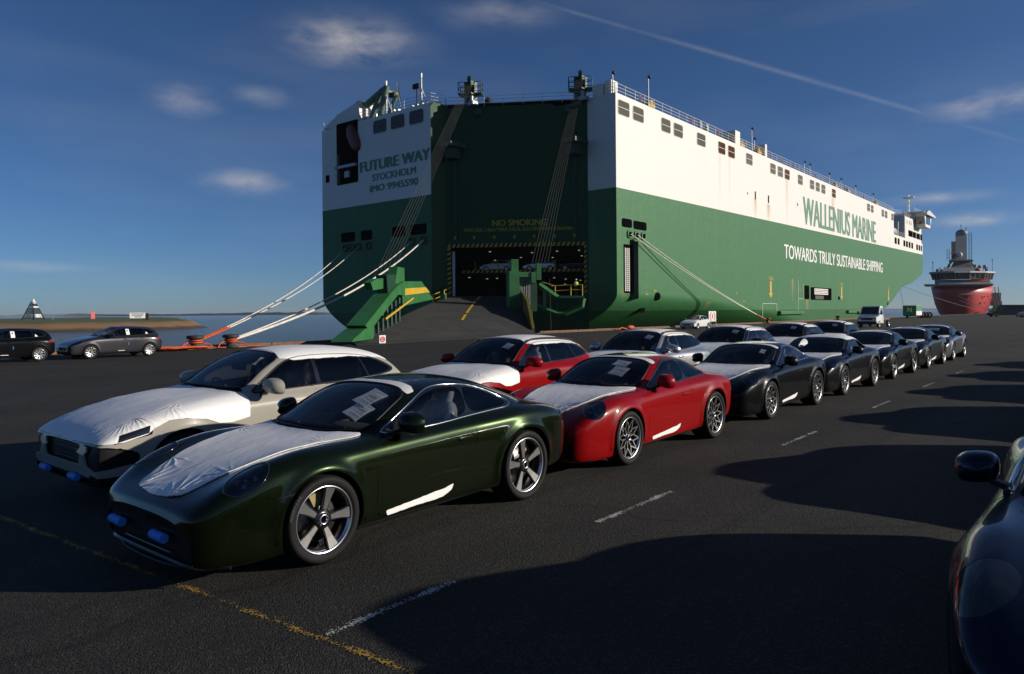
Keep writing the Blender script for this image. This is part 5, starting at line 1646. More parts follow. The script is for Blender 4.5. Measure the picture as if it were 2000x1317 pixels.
# hazard stripes round the opening: alternate yellow and black blocks, slanted
yb = MB(); kb_ = MB()
def hazard(t0, t1, z0, z1, vert):
    n = int((z1 - z0 if vert else t1 - t0) / .28)
    for i in range(n):
        mb = yb if i % 2 == 0 else kb_
        if vert:
            a = z0 + (z1 - z0) * i / n; b2 = z0 + (z1 - z0) * (i + 1) / n
            mb.add([ob(t0, a, .05), ob(t1, a + .22, .05), ob(t1, b2 + .22, .05), ob(t0, b2, .05)], [(0, 1, 2, 3)])
        else:
            a = t0 + (t1 - t0) * i / n; b2 = t0 + (t1 - t0) * (i + 1) / n
            mb.add([ob(a, z0, .05), ob(b2, z0, .05), ob(b2 + .22, z1, .05), ob(a + .22, z1, .05)], [(0, 1, 2, 3)])
hazard(.1, 16.2, 9.62, 10.02, False); hazard(.12, .52, 4.0, 9.5, True); hazard(16.28, 16.55, 4.0, 9.5, True)
S(yb, 'hazard_stripe', M_YEL); S(kb_, 'hazard_stripe', M_BLKP)
for i, t in enumerate((1.1, 3.4, 5.8, 8.2, 10.5, 12.9, 15.2)):
    w_ = MB(); w_.box(ob(t, 10.75, .25), (.18, .18, .34)); w_.cyl(ob(t, 10.9, .1), ob(t, 10.6, .35), .07, 6); S(w_, 'bracket_lug', M_YEL)

# garage inside
gi = MB()
def gbox(t0, t1, z0, z1, s0, s1, mb): 
    p = [ob(t, z, s) for s in (s0, s1) for z in (z0, z1) for t in (t0, t1)]
    mb.add(p, [(0, 1, 3, 2), (4, 6, 7, 5), (0, 4, 5, 1), (2, 3, 7, 6), (0, 2, 6, 4), (1, 5, 7, 3)])
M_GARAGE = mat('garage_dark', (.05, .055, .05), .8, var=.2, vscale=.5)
gbox(-4, 22, 3.4, 3.85, -30, -.42, gi); gbox(-4, 22, 9.9, 10.2, -30, -.42, gi); gbox(-4, 22, 3.85, 9.9, -30.5, -30, gi); gbox(-4.5, -4, 3.4, 10, -30, -.42, gi); gbox(22, 22.5, 3.4, 10, -30, -.42, gi)
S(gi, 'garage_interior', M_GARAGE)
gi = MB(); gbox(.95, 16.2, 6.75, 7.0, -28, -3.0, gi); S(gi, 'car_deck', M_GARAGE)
yb = MB(); kb_ = MB()
for i in range(52):
    a = .95 + 15.2 * i / 52; b2 = .95 + 15.2 * (i + 1) / 52
    (yb if i % 2 else kb_).add([ob(a, 6.76, -2.98), ob(b2, 6.76, -2.98), ob(b2 + .2, 7.08, -2.98), ob(a + .2, 7.08, -2.98)], [(0, 1, 2, 3)])
S(yb, 'deck_edge_stripe', M_YEL); S(kb_, 'deck_edge_stripe', M_BLKP)
for t in (2.9, 5.7, 12.7): w_ = MB(); w_.box(ob(t, 7.6, -3.2), (.10, .10, 1.2)); S(w_, 'deck_post', M_YEL)
w_ = MB(); oquad(w_, .60, .88, 3.85, 9.2, -.5, 0, .3); S(w_, 'door_guide', M_HWHITE)
random.seed(11)
for t, z, s in [(4.6, 9.4, -4), (9.3, 9.6, -9), (12.8, 9.4, -5), (15.4, 9.7, -8), (15.6, 9.3, -12), (7.4, 9.3, -13), (3.4, 9.2, -16), (11.6, 9.3, -14), (1.6, 6.35, -6), (3.4, 6.3, -9), (5.0, 6.25, -7), (6.8, 6.2, -8), (12.0, 6.4, -11), (13.4, 6.3, -13), (12.9, 5.9, -20), (10.8, 5.8, -24), (15.3, 6.2, -15)]:
    w_ = MB(); c = Vector(ob(t, z, s)); w_.box(c, (.42, .22, .05), 0, Matrix.Rotation(.5, 3, 'Z')); S(w_, 'ceiling_lamp', M_LIGHT)

# text
def ship_text(body, size, bold, org, ax, up, width=None, m_=None, name='lettering', height=None, off=(0, 0, 0)):
    me = text_mesh(body, 1.0, 0.0)
    co = np.array([v.co for v in me.vertices]); lo = co.min(0); hi = co.max(0)
    sx = width / (hi[0] - lo[0]); sz = height / (hi[1] - lo[1])
    o_ = Vector(org); A_ = Vector(ax); U_ = Vector(up)
    for v in me.vertices:
        v.co = o_ + A_ * ((v.co.x - lo[0]) * sx) + U_ * ((v.co.y - lo[1]) * sz)
    me.materials.clear(); me.materials.append(m_)
    if bold > 0:                                       # heavier strokes: overlapped copies, each a hair further out
        bm_ = bmesh.new(); bm_.from_mesh(me); src = list(bm_.faces); out = A_.cross(U_).normalized()
        for k, dx in enumerate((-bold, bold)):
            g = bmesh.ops.duplicate(bm_, geom=src + list({v for f in src for v in f.verts}) + list({e for f in src for e in f.edges}))
            for v in g['geom']:
                if isinstance(v, bmesh.types.BMVert): v.co += A_ * dx * width + out * .004 * (k + 1)
        bm_.to_mesh(me); bm_.free()
    o = place(name, me, ship); o.location = SHIP_OFF
    return o
ship_text('WALLENIUS MARINE', 1, .0042, (134.7, SV - .03, 17.4), (1, 0, 0), (0, 0, 1), 51.3, M_TXTG, height=5.0)
ship_text('TOWARDS TRULY SUSTAINABLE SHIPPING', 1, .0012, (124.7, SV - .03, 10.7), (1, 0, 0), (0, 0, 1), 67.5, M_TXTW, height=2.4)
ship_text('FUTURE WAY', 1, .011, (59.77, 74.45, 19.92), (0, -1, 0), (0, 0, 1), 12.7, M_TXTG, height=1.32)
ship_text('STOCKHOLM', 1, .008, (59.77, 72.1, 18.56), (0, -1, 0), (0, 0, 1), 7.95, M_TXTG, height=.86)
ship_text('IMO 9945590', 1, .008, (59.77, 72.6, 17.2), (0, -1, 0), (0, 0, 1), 8.8, M_TXTG, height=.86)
ship_text('NO SMOKING', 1, .006, ob(5.57, 12.06, .04), (OD.x, OD.y, 0), (0, 0, 1), 6.45, M_TXTY, height=.72)
ship_text('MAX UDL 1.5t/m² MAX AXLEL.:8.5t DK5FREEH.:2.8m/4.8m', 1, .001, ob(2.2, 11.45, .04), (OD.x, OD.y, 0), (0, 0, 1), 12.8, M_TXTY, height=.42)
for k, u in enumerate((117.2, 157.0, 197.0)):
    ship_text('TUG', 1, .02, (u, SV - .03, 6.78), (1, 0, 0), (0, 0, 1), 2.0, M_TXTY if k < 3 else M_YEL, height=.55)
    a_ = MB(); c = u + 1.0
    a_.prism([(c - .42, 6.6), (c + .42, 6.6), (c + .42, 4.7), (c + .95, 4.7), (c, 3.85), (c - .95, 4.7), (c - .42, 4.7)], 'y', SV - .04, SV - .01); S(a_, 'tug_arrow', M_YEL)
for u, z in ((97.9, 4.35), (104.5, 4.35), (77.6, 3.85), (79.6, 4.3), (107.2, 3.2), (132.5, 5.4)):     # small draught and frame marks
    a_ = MB(); a_.prism([(u - .3, z), (u - .06, z), (u - .06, z + .22), (u - .3, z + .22)], 'y', SV - .03, SV + .05); a_.prism([(u + .06, z), (u + .3, z), (u + .18, z + .24)], 'y', SV - .03, SV + .05); S(a_, 'hull_mark', M_TXTY)

def rrect(x0, x1, z0, z1, r, n=4):
    P = []
    for cx, cz, a0 in ((x1 - r, z1 - r, 0), (x0 + r, z1 - r, PI / 2), (x0 + r, z0 + r, PI), (x1 - r, z0 + r, 1.5 * PI)):
        for i in range(n + 1): P.append((cx + r * math.cos(a0 + PI / 2 * i / n), cz + r * math.sin(a0 + PI / 2 * i / n)))
    return P
def side_window(u0, u1, z0, z1, m_, bar=True, r=.3, frame=True):
    w = MB(); w.prism(rrect(u0, u1, z0, z1, r), 'y', SV - .025, SV + .01)
    o = S(w, 'window', m_)
    if frame:
        f = MB(); f.tube([(x, SV - .015, z) for x, z in rrect(u0, u1, z0, z1, r)], .04, 5, closed=True); f.build('frame', M_HWHITE, o)
    if bar: f = MB(); f.bx(u0 + .06, u1 - .06, SV - .06, SV - .03, (z0 + z1) / 2 - .03, (z0 + z1) / 2 + .03); f.build('bar', M_HWHITE, o)
    if u0 < 105:
        f = MB()
        for i in range(1, 12):
            z = z0 + (z1 - z0) * i / 12; f.add([(u0 + .12, SV - .03, z), (u1 - .12, SV - .03, z), (u1 - .12, SV - .055, z - .05), (u0 + .12, SV - .055, z - .05)], [(0, 1, 2, 3)])
        f.build('louvre', m_, o)
WIN = [(71.3, 73.8), (74.6, 77.1), (81.5, 83.9), (84.8, 87.3), (91.5, 94.1), (98.3, 100.7), (101.7, 104.1), (108.4, 110.9), (118.5, 120.9), (121.9, 124.3), (125.2, 127.6), (131.9, 134.4), (138.5, 140.9), (141.9, 144.2), (145.3, 147.7), (152.0, 154.5), (178.6, 181.0), (181.9, 184.2), (191.9, 194.2), (195.1, 197.5), (201.7, 204.0)]
for i, (a, b2) in enumerate(WIN): side_window(a, b2, 24.25, 25.95, M_LOUVB if i in (5, 6, 10, 15) else M_LOUV)
for a, b2 in [(205.1, 207.4), (208.5, 210.6), (215.1, 217.3), (218.2, 220.5), (221.5, 223.7), (224.8, 227.0), (231.3, 233.5), (234.5, 236.5), (237.4, 239.0)]: side_window(a, b2, 18.6, 20.2, M_HOLE, False, .25, False)
def side_hole(u0, u1, z0, z1, r=.3, name='hull_opening', m_=None):
    w = MB(); w.prism(rrect(u0, u1, z0, z1, r), 'y', SV - .02, SV + .01); return S(w, name, m_ or M_HOLE)
side_hole(71.9, 74.2, 11.55, 12.55); side_hole(74.5, 77.6, 11.5, 12.5)
for u in (73.55, 75.15, 76.75):
    f = MB(); f.tube([(x, SV - .08, z) for x, z in rrect(u - .42, u + .42, 10.45, 11.15, .2)], .11, 6, closed=True); o = S(f, 'fairlead', M_GSTEEL)
    f = MB(); f.prism(rrect(u - .42, u + .42, 10.45, 11.15, .2), 'y', SV - .03, SV); f.build('throat', M_HOLE, o)
gp = side_hole(72.25, 74.1, 4.0, 9.6, .15, 'gangway_recess')
f = MB()                                                       # stowed gangway
for u in (72.45, 73.35): f.bx(u - .05, u + .05, SV - .12, SV - .04, 4.2, 9.2)
for i in range(22): f.bx(72.45, 73.35, SV - .11, SV - .05, 4.3 + i * .225, 4.37 + i * .225)
f.bx(72.88, 72.94, SV - .13, SV - .06, 4.2, 9.2); f.build('gangway', M_HWHITE, gp)
side_hole(134.9, 137.6, 3.85, 6.35, .3); ph = side_hole(138.4, 151.2, 3.75, 6.1, .4, 'pilot_door')
f = MB()
for z in (4.9, 5.2, 5.5, 5.8): f.bx(140.4, 148.8, SV - .07, SV - .03, z - .1, z + .1)
f.build('rack', M_HWHITE, ph)
f = MB(); f.bx(141, 146, SV - .06, SV - .03, 3.9, 4.6); f.build('machinery', M_LOUV, ph)
for u0, u1 in ((112.0, .22), (117.6, .25)): side_hole(u0 - u1, u0 + u1, 19.2, 20.5, .2)
side_hole(108.75, 109.05, 19.6, 19.95, .12); side_hole(131.5, 131.9, 20.3, 20.8, .15); side_hole(155.6, 156.9, 3.9, 4.6, .3); side_hole(196.8, 197.9, 2.9, 3.6, .25)
for (u, z) in ((80.2, 3.72), (78.4, 2.2)):
    f = MB(); f.ellipsoid((u, SV + inset(u, z) - .02, z), (.75, .1, .5), 16, 8); S(f, 'discharge_opening', M_HOLE)
for u0, u1 in ((121.5, 133.5), (161.4, 173.5)):
    f = MB(); f.bx(u0, u1, SV - .55, SV + .3, 1.15, 1.75, bev=.12); S(f, 'rubbing_bar', M_HGREEN)
f = MB()                                                      # outline of the shell door
for (a, b2, c, d2) in ((114.6, 121.0, 2.95, 3.0), (114.6, 114.68, .6, 3.0), (120.9, 121.0, 1.8, 3.0), (131.6, 131.68, 1.9, 7.2), (134.4, 134.46, 3.9, 6.6), (131.6, 134.4, 3.88, 3.93)): f.bx(a, b2, SV - .03, SV + .01, c, d2)
S(f, 'door_outline', M_TXTW)

# stern panels
def stern_hole(v0, v1, z0, z1, r=.3, m_=None, name='window'):
    w = MB(); w.prism(rrect(min(v0, v1), max(v0, v1), z0, z1, r), 'x', 59.78, 59.82); return S(w, name, m_ or M_HOLE)
M_SLOUV = mat('stern_louvre', (.03, .028, .028), .5)
for v0, v1 in ((71.9, 69.3), (68.6, 66.0), (65.25, 62.7)):
    o = stern_hole(v0, v1, 24.42, 26.1, .35, M_SLOUV)
    f = MB(); f.tube([(59.77, y, z) for y, z in rrect(v1, v0, 24.42, 26.1, .35)], .05, 5, closed=True); f.build('frame', M_HWHITE, o)
    f = MB(); f.bx(59.74, 59.78, v1 + .05, v0 - .05, 25.22, 25.28); f.build('bar', M_LOUV, o)
stern_hole(81.8, 81.0, 19.5, 20.5, .08)
for v0, v1 in ((78.6, 75.7), (74.5, 72.3), (68.5, 66.1), (65.2, 62.4)): stern_hole(v0, v1, 11.25, 12.5, .3, None, 'hull_opening')
for v in (77.7, 76.3, 75.0, 72.9, 64.9, 62.9):
    f = MB(); f.tube([(59.72, y, z) for y, z in rrect(v - .42, v + .42, 10.1, 10.9, .2)], .1, 6, closed=True); S(f, 'fairlead', M_DGREEN)
# flat lifeboat slot and red boat; recess shade put into both colours
o = stern_hole(79.4, 74.95, 18.85, 26.95, .25, M_HOLE, 'boat_slot')
lb = MB()
R_ = Matrix.Rotation(.9, 3, 'X')
lb.ellipsoid((59.75, 75.75, 24.6), (.5, .95, 2.0), 18, 12, e=.8, rot=Matrix.Rotation(-.5, 3, 'X')); S(lb, 'lifeboat', mat('lifeboat_shaded_red', (.12, .016, .012), .5))
f = MB(); f.bx(59.3, 59.75, 75.05, 79.3, 20.9, 21.25); f.bx(59.3, 59.75, 78.7, 78.95, 19, 22.8); f.box((59.2, 76.4, 19.9), (.3, .9, .8)); S(f, 'boat_gear', M_GALV)
f = MB(); f.prism([(74.9, 26.6), (79.5, 26.6), (82.55, 26.9), (79.5, 28.3), (76.5, 29.0), (74.9, 29.2)], 'x', 60.0, 62.5); S(f, 'boat_platform', M_HWHITE)
f = MB()                                                     # launching frame
for p0, p1, r in (((61, 73.9, 26.8), (61, 71.6, 30.3), .35), ((61, 72.0, 26.8), (61, 70.7, 30.6), .4), ((61, 74.6, 28.9), (61, 71.2, 30.2), .45), ((61, 73.2, 28.2), (61, 71.2, 28.6), .3), ((63.5, 73.9, 26.8), (63.5, 71.6, 30.3), .3), ((61, 71.4, 30.2), (63.5, 71.4, 30.2), .3)): f.cyl(p0, p1, r, 6)
S(f, 'launch_frame', mat('frame_grey_green', (.10, .16, .11), .5))
f = MB(); f.ellipsoid((61, 75.6, 29.1), (.9, .9, .55)); f.cyl((61, 75.6, 27), (61, 75.6, 29), .3, 8); f.cyl((61, 75, 27), (61, 75, 28.4), .5, 8); S(f, 'deck_winch', M_GALV)

def railing(pts, name='railing', h_=1.15, step=2.2, r=.035, m_=None, parent=None):
    f = MB(); pts = [Vector(p) for p in pts]
    for a, b2 in zip(pts, pts[1:]):
        L_ = (b2 - a).length; n = max(1, int(L_ / step))
        for i in range(n + 1):
            q = a.lerp(b2, i / n); f.cyl(q, q + Vector((0, 0, h_)), r, 5)
        for k in (.33, .66, 1.0): f.cyl(a + Vector((0, 0, h_ * k)), b2 + Vector((0, 0, h_ * k)), r * .8, 5)
    return S(f, name, m_ or M_HWHITE, parent)
railing([(70.9, SV + .1, 26.6), (104.3, SV + .1, 26.6)]); railing([(106.4, SV + .1, 26.6), (116.3, SV + .1, 26.6)]); railing([(117.3, SV + .1, 26.6), (204.2, SV + .1, 26.6)])
railing([(70.9, SV + .2, 26.6), (71.0, 47.0, 26.6)]); railing([(70.5, 47.5, 26.3), (62.0, 61.2, 26.3)]); railing([(60.0, 61.8, 26.6), (60.0, 82.4, 26.6)]); railing([(60.0, 61.8, 26.6), (62.0, 61.3, 26.6)])
railing([(204.5, 44, 26.4), (217, 44, 27.0)])
for u0, u1 in ((104.45, 106.25), (116.4, 117.2)):
    f = MB(); f.bx(u0, u1, SV + .02, SV + 2.4, 26.58, 28.65, bev=.05); S(f, 'vent_trunk', M_HWHITE)
random.seed(5)
for u in (80, 108.3, 115.2, 157, 166, 190): 
    f = MB(); f.box((u, SV + .9, 27.05), (1.6, 1.0, .7), bev=.08); f.cyl((u - .9, SV + .9, 27.1), (u + .9, SV + .9, 27.1), .42, 10); f.box((u + .2, SV + .9, 27.6), (.5, .6, .5)); S(f, 'mooring_winch', M_YEL)
for u in (76.5, 90, 98.5, 103, 113, 119, 124, 130, 142, 149, 161, 176, 186):
    f = MB(); f.tube([(u + .27 * math.cos(t), SV + .06, 27.2 + .27 * math.sin(t)) for t in np.linspace(0, 2 * PI, 14, endpoint=False)], .06, 6, closed=True); S(f, 'lifebuoy', M_ORANGE)
for u, z in ((93.5, 27.6), (95.5, 27.5)): f = MB(); f.ellipsoid((u, SV + .5, z - .3), (.35, .3, .7)); S(f, 'life_raft', M_HWHITE)
for u, h_ in ((71.0, 2.2), (79.2, 3.7), (112.0, 3.6), (113, 2.2), (137, 2.2), (140, 2.2), (152, 2.2), (160, 2.2), (171, 2.2), (186, 2.2)):
    f = MB(); f.cyl((u, SV + .5, 26.6), (u, SV + .5, 26.6 + h_), .09, 8, r2=.06); o = S(f, 'lamp_post', M_GALV)
    f = MB(); f.box((u + .15, SV + .4, 26.6 + h_ + .12), (.42, .3, .26), 0, Matrix.Rotation(.5, 3, 'Y'), .04); f.build('floodlight', M_BLKP, o)
for v, z in ((70.8, 31.0), (64.4, 30.6)):
    f = MB(); f.cyl((61, v, 26.6), (61, v, z), .16, 8, r2=.09); f.cyl((61, v - 1.3, 26.6), (61, v, z - 1.5), .06, 6); f.box((61, v, z), (.2, .2, .5)); S(f, 'deck_mast', M_HWHITE)
for v, z in ((69.5, 29.2), (65.2, 29.4)): 
    f = MB(); f.cyl((61, v, 26.6), (61, v, z), .07, 6); f.box((60.9, v, z), (.4, .95, .6), bev=.08); S(f, 'floodlight', M_BLKP)
f = MB(); f.cyl((60.4, 67.3, 26.6), (60.4, 68.2, 30.4), .05, 6); o = S(f, 'flagstaff', M_GALV)
f = MB(); f.add([(60.4, 68.15, 30.1), (60.4, 67.75, 28.3), (60.55, 67.55, 28.0), (60.5, 67.95, 29.9)], [(0, 1, 2, 3)]); f.build('flag', mat('flag_cloth', (.10, .09, .03), .8), o)
random.seed(8)
for k in range(16):
    v = 62.3 + k * .85; f = MB(); h_ = random.uniform(.5, 1.4); f.bx(61.5, 61.5 + random.uniform(.3, .8), v, v + random.uniform(.2, .6), 26.6, 26.6 + h_, bev=.04); S(f, 'deck_locker', random.choice([M_HWHITE, M_GALV, M_HWHITE, M_REDP if k == 6 else M_HWHITE]))
# sheave masts over the ramp wires
for t in (2.97, 16.0):
    f = MB(); f.box(ob(t, 27.6, -.6), (1.1, 1.1, 3.4)); f.cyl(ob(t - .2, 29.2, -.2), ob(t + .2, 29.2, -.2), .75, 14); f.cyl(ob(t - .5, 28.4, -.2), ob(t + .5, 28.4, -.2), .45, 12)
    o = S(f, 'sheave_mast', M_DGREEN)
    for s_ in (-1, 1):
        g = MB(); c = t + s_ * .95
        gbox(c - .45, c + .45, 27.75, 27.85, -1.4, .2, g)
        for tt in (c - .42, c + .42):
            for ss in (-1.35, .15): g.cyl(ob(tt, 27.85, ss), ob(tt, 29.15, ss), .045, 5)
        for z in (28.5, 29.15):
            g.tube([ob(c - .42, z, .15), ob(c + .42, z, .15), ob(c + .42, z, -1.35), ob(c - .42, z, -1.35)], .045, 5, closed=True)
        g.cyl(ob(t, 26.9, 0), ob(c + s_ * .3, 27.7, 0), .07, 6); g.build('maintenance_basket', M_DGREEN, o)
    f = MB(); f.box(ob(t + .4, 26.5, .35), (.9, .9, .5), 0, None, .05); f.cyl(ob(t + .25, 26.7, .35), ob(t + .25, 27.4, .35), .22, 10); f.build('wire_guide', M_GALV, o)
f = MB(); f.bx(70.9, 72.2, 45.0, 46.3, 26.6, 28.0); f.bx(71.2, 72.6, 44.0, 44.9, 26.6, 28.3); S(f, 'deck_house', M_HWHITE)
f = MB(); f.ellipsoid(ob(5.0, 26.8, -.8), (.5, .5, .7)); f.cyl(ob(4.6, 26.2, -.6), ob(5.6, 26.2, -.6), .35, 10); S(f, 'fairlead_roller', M_BLKP)

# forward house and bridge wing
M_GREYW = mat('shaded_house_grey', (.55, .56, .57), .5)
f = MB(); f.bx(217.4, 238.5, SV + .02, PV - .02, 20.9, 26.8); f.bx(222, 236, SV + 6, PV - 6, 26.8, 30.0); S(f, 'deckhouse', M_HWHITE)
f = MB(); f.prism([(230.0, 24.8), (236.5, 24.8), (238.5, 27.8), (239.5, 28.6), (228.0, 28.9), (229.0, 27.6)], 'y', 40.6, 60); S(f, 'bridge', M_HWHITE)
f = MB(); f.prism([(228.0, 28.0), (239.6, 28.0), (241.0, 28.3), (231, 29.4), (227.5, 28.5)], 'y', 39.8, 84); S(f, 'bridge_roof', M_GREYW)
for u in (230.4, 232.6, 234.6): 
    f = MB(); f.prism([(u, 25.6), (u + 2.0, 25.6), (u + 2.1, 27.8), (u + .1, 27.8)], 'y', 40.55, 40.6); S(f, 'bridge_window', M_GLOSSBLK)
f = MB(); f.add([(229.4, 41.0, 25.6), (229.4, 43.1, 25.6), (228.9, 43.1, 27.6), (228.9, 41.0, 27.6)], [(0, 1, 2, 3)]); S(f, 'bridge_window', M_GLOSSBLK)
for a, b2 in ((221.4, 226.6), (227.0, 231.0), (231.6, 236.4), (237.0, 239.4)): side_hole(a, b2, 21.75, 23.4, .15)
for u in (219.6, 222.6, 224.6): side_hole(u, u + .35, 24.9, 26.0, .1)
side_hole(221.2, 221.6, 22.6, 23.2, .1)
f = MB(); f.cyl((246.6, 48, 28), (246.6, 48, 36.4), .35, 8, r2=.22)
for z in (30, 31.5, 33, 34.5, 36): f.bx(245.4, 247.2, 47.8, 48.2, z, z + .12)
f.cyl((245.2, 48, 29), (245.2, 48, 36), .10, 6); f.bx(245.5, 247.7, 46.5, 49.5, 35.5, 35.7); S(f, 'radar_mast', M_HWHITE)
railing([(218, SV + .3, 26.8), (230, SV + .3, 26.8)]); railing([(205, SV + .1, 20.9), (217, SV + .1, 20.9)]); railing([(229, SV + .1, 29.2), (243, SV + .1, 29.2)], step=3)
f = MB(); f.ellipsoid((210.5, 45.5, 22.2), (4.2, 1.4, 1.3), 18, 10, e=.7); S(f, 'rescue_boat', M_GALV)
f = MB(); f.cyl((206.5, 44.6, 20.9), (207.8, 44.2, 25.0), .25, 6); f.cyl((214.5, 44.6, 20.9), (213.5, 44.2, 25.0), .25, 6); S(f, 'boat_davit', M_HWHITE)
f = MB(); f.bx(217.1, 217.4, SV + .1, 60, 21, 27.0); S(f, 'house_bulkhead', M_GREYW)
f = MB(); f.bx(240.5, 246.5, 55, 60, 11.0, 11.2); S(f, 'bow_platform', M_DGREEN)

# ------------------------------------------------------------------ stern ramp (hinged to the ship)
ramp = empty('stern_ramp', None or (0, 0, 0), 0, ship); ramp.location = SHIP_OFF
def RP(mb, name, mats): return mb.build(name, mats, ramp)
A_, B_, C_, D_ = Vector((62.1, 60.8, 3.87)), Vector((66.2, 54.4, 3.87)), Vector((50.2, 39.0, .10)), Vector((29.0, 37.0, .10))
def rp(a, f_, dz=0.0, off=0.0):
    """a: 0 left edge .. 1 right edge; f_: 0 sill .. 1 quay"""
    p = (A_.lerp(D_, f_)).lerp(B_.lerp(C_, f_), a)
    p.z += dz + .55 * math.sin(PI * min(1, f_)) * .5
    return p
M_RAMPS = mat('ramp_surface', (.030, .029, .028), .85, var=.3, vscale=.6, bump=.5, bscale=6)
f = MB(); n = 14
vs_ = [rp(a, i / n) for i in range(n + 1) for a in (0, 1)] + [rp(a, i / n, -.5) for i in range(n + 1) for a in (0, 1)]
o_ = 2 * (n + 1)
f.add(vs_, [(2 * i, 2 * i + 1, 2 * i + 3, 2 * i + 2) for i in range(n)] + [(o_ + 2 * i, o_ + 2 * i + 2, o_ + 2 * i + 3, o_ + 2 * i + 1) for i in range(n)] + [(2 * i, 2 * i + 2, o_ + 2 * i + 2, o_ + 2 * i) for i in range(n)] + [(2 * i + 1, o_ + 2 * i + 1, o_ + 2 * i + 3, 2 * i + 3) for i in range(n)])
RP(f, 'roadway', M_RAMPS)
f = MB(); f.add([D_ + Vector((0, 0, 0)), C_, C_ + Vector((-2.2, -3.0, -.08)), D_ + Vector((-2.0, -3.0, -.08))], [(0, 1, 2, 3)]); RP(f, 'end_flap', M_RAMPS)
f = MB()
for f0, f1 in ((.0, .22), (.26, .60), (.63, .74)):
    q = np.linspace(f0, f1, 6)
    for a, b2 in zip(q, q[1:]): f.add([rp(.455, a, .012), rp(.455 + .035 - .02 * a, a, .012), rp(.455 + .035 - .02 * b2, b2, .012), rp(.455, b2, .012)], [(0, 1, 2, 3)])
RP(f, 'lane_line', M_YEL)
def quadplate(mb, pts, w, a=0):
    """polygon in the edge plane (fraction, z) given thickness w"""
    d = (D_ - A_).normalized() if a == 0 else (C_ - B_).normalized(); nn = Vector((-d.y, d.x, 0)).normalized() * w / 2
    P = [(A_.lerp(D_, q) if a == 0 else B_.lerp(C_, q)) for q, z in pts]
    k = len(pts)
    v = [(c.x - nn.x, c.y - nn.y, z) for c, (q, z) in zip(P, pts)] + [(c.x + nn.x, c.y + nn.y, z) for c, (q, z) in zip(P, pts)]
    mb.add(v, [tuple(range(k)), tuple(range(2 * k - 1, k - 1, -1))] + [(i, (i + 1) % k, k + (i + 1) % k, k + i) for i in range(k)])
f = MB(); quadplate(f, [(.31, 3.3), (.46, 4.86), (.67, 4.5), (.66, 2.5)], .3); o = RP(f, 'side_shield', M_GSTEEL)
f = MB(); quadplate(f, [(.36, 3.95), (.41, 4.38), (.672, 3.9), (.668, 3.35)], .34); RP(f, 'shield_band', M_YEL)
f = MB(); quadplate(f, [(.04, 3.6), (.04, 5.4), (.20, 5.3), (.75, 2.9), (.96, .5), (.96, .0)], .25, 1); RP(f, 'side_shield', mat('shield_shaded_yellow', (.14, .105, .010), .7, var=.2))  # yellow darkened to olive; its inner-face shade is put into the colour
f = MB()                                                       # left lifting arm
quadplate(f, [(.69, 3.3), (.69, 4.5), (.77, 3.9), (.985, 1.15), (.955, .75), (.88, 1.75), (.75, 3.35)], 1.25)
quadplate(f, [(.665, 4.2), (.665, 5.6), (.725, 5.55), (.75, 4.2)], .7); RP(f, 'lifting_arm', M_GSTEEL)
f = MB(); quadplate(f, [(.83, 4.45), (.83, 3.7), (.90, 3.5), (.915, 4.0), (.88, 4.3)], .5); RP(f, 'sheave_block', M_GSTEEL)
f = MB(); quadplate(f, [(.75, 4.9), (.75, 3.4), (.81, 3.2), (.82, 4.7)], .8); RP(f, 'sheave_housing', M_DGREEN)
f = MB(); quadplate(f, [(.93, .95), (.985, .95), (1.05, .40), (1.06, .22), (.94, .22)], 1.3); RP(f, 'arm_foot', M_GSTEEL)
for q in np.linspace(.70, .93, 8):
    f = MB(); zt = float(np.interp(q, [.69, .88, .95], [2.9, 1.5, .8])); c = A_.lerp(D_, q); f.cyl((c.x - .55, c.y - .9, float(rp(0, q).z) - .4), (c.x - .55, c.y - .9, zt + .3), .13, 5); RP(f, 'stiffener', M_DGREEN)
f = MB(); p0 = A_.lerp(D_, .67) + Vector((.5, -1.0, 0)); p1 = A_.lerp(D_, .90) + Vector((.5, -1.0, 0)); f.tube([(p0.x, p0.y, 3.1), (p1.x, p1.y, 1.5)], .09, 6); RP(f, 'hand_rail', M_YEL)
for q in (.29, .12):
    f = MB(); c = A_.lerp(D_, q); c2 = A_.lerp(D_, q - .10)
    for z in (.5, 1.0): f.cyl((c.x, c.y, c.z + z), (c2.x, c2.y, c2.z + z), .04, 5)
    f.cyl((c.x, c.y, c.z - .1), (c.x, c.y, c.z + 1.05), .08, 6); RP(f, 'guard_rail', M_YEL)
f = MB(); f.box(rp(.02, .17, .3), (.9, .7, .5), 0, Matrix.Rotation(.6, 3, 'Z')); RP(f, 'chock', M_GSTEEL)
# right tower
Tc = Vector((57.9, 46.0)); TD = Vector((.80, -.60)); TF = Vector((-.60, -.80))
def tw(a, z, s=0.0): return (56.85 + TD.x * a + TF.x * s, 47.4 + TD.y * a + TF.y * s, z)
def tbox(mb, a0, a1, z0, z1, s0, s1):
    p = [tw(a, z, s) for s in (s0, s1) for z in (z0, z1) for a in (a0, a1)]
    mb.add(p, [(0, 1, 3, 2), (4, 6, 7, 5), (0, 4, 5, 1), (2, 3, 7, 6), (0, 2, 6, 4), (1, 5, 7, 3)])
f = MB(); tbox(f, 0, 1.05, .5, 6.1, -1.2, .2); tbox(f, .25, 1.0, 6.1, 7.3, -.5, .1); RP(f, 'tower_post', M_GSTEEL)
f = MB(); tbox(f, 2.35, 2.85, 4.9, 6.0, -1.0, .1); tbox(f, 2.9, 3.4, 5.2, 6.9, -.3, .1); tbox(f, 1.0, 2.4, 5.5, 6.0, -.6, 0); RP(f, 'tower_post', M_GSTEEL)
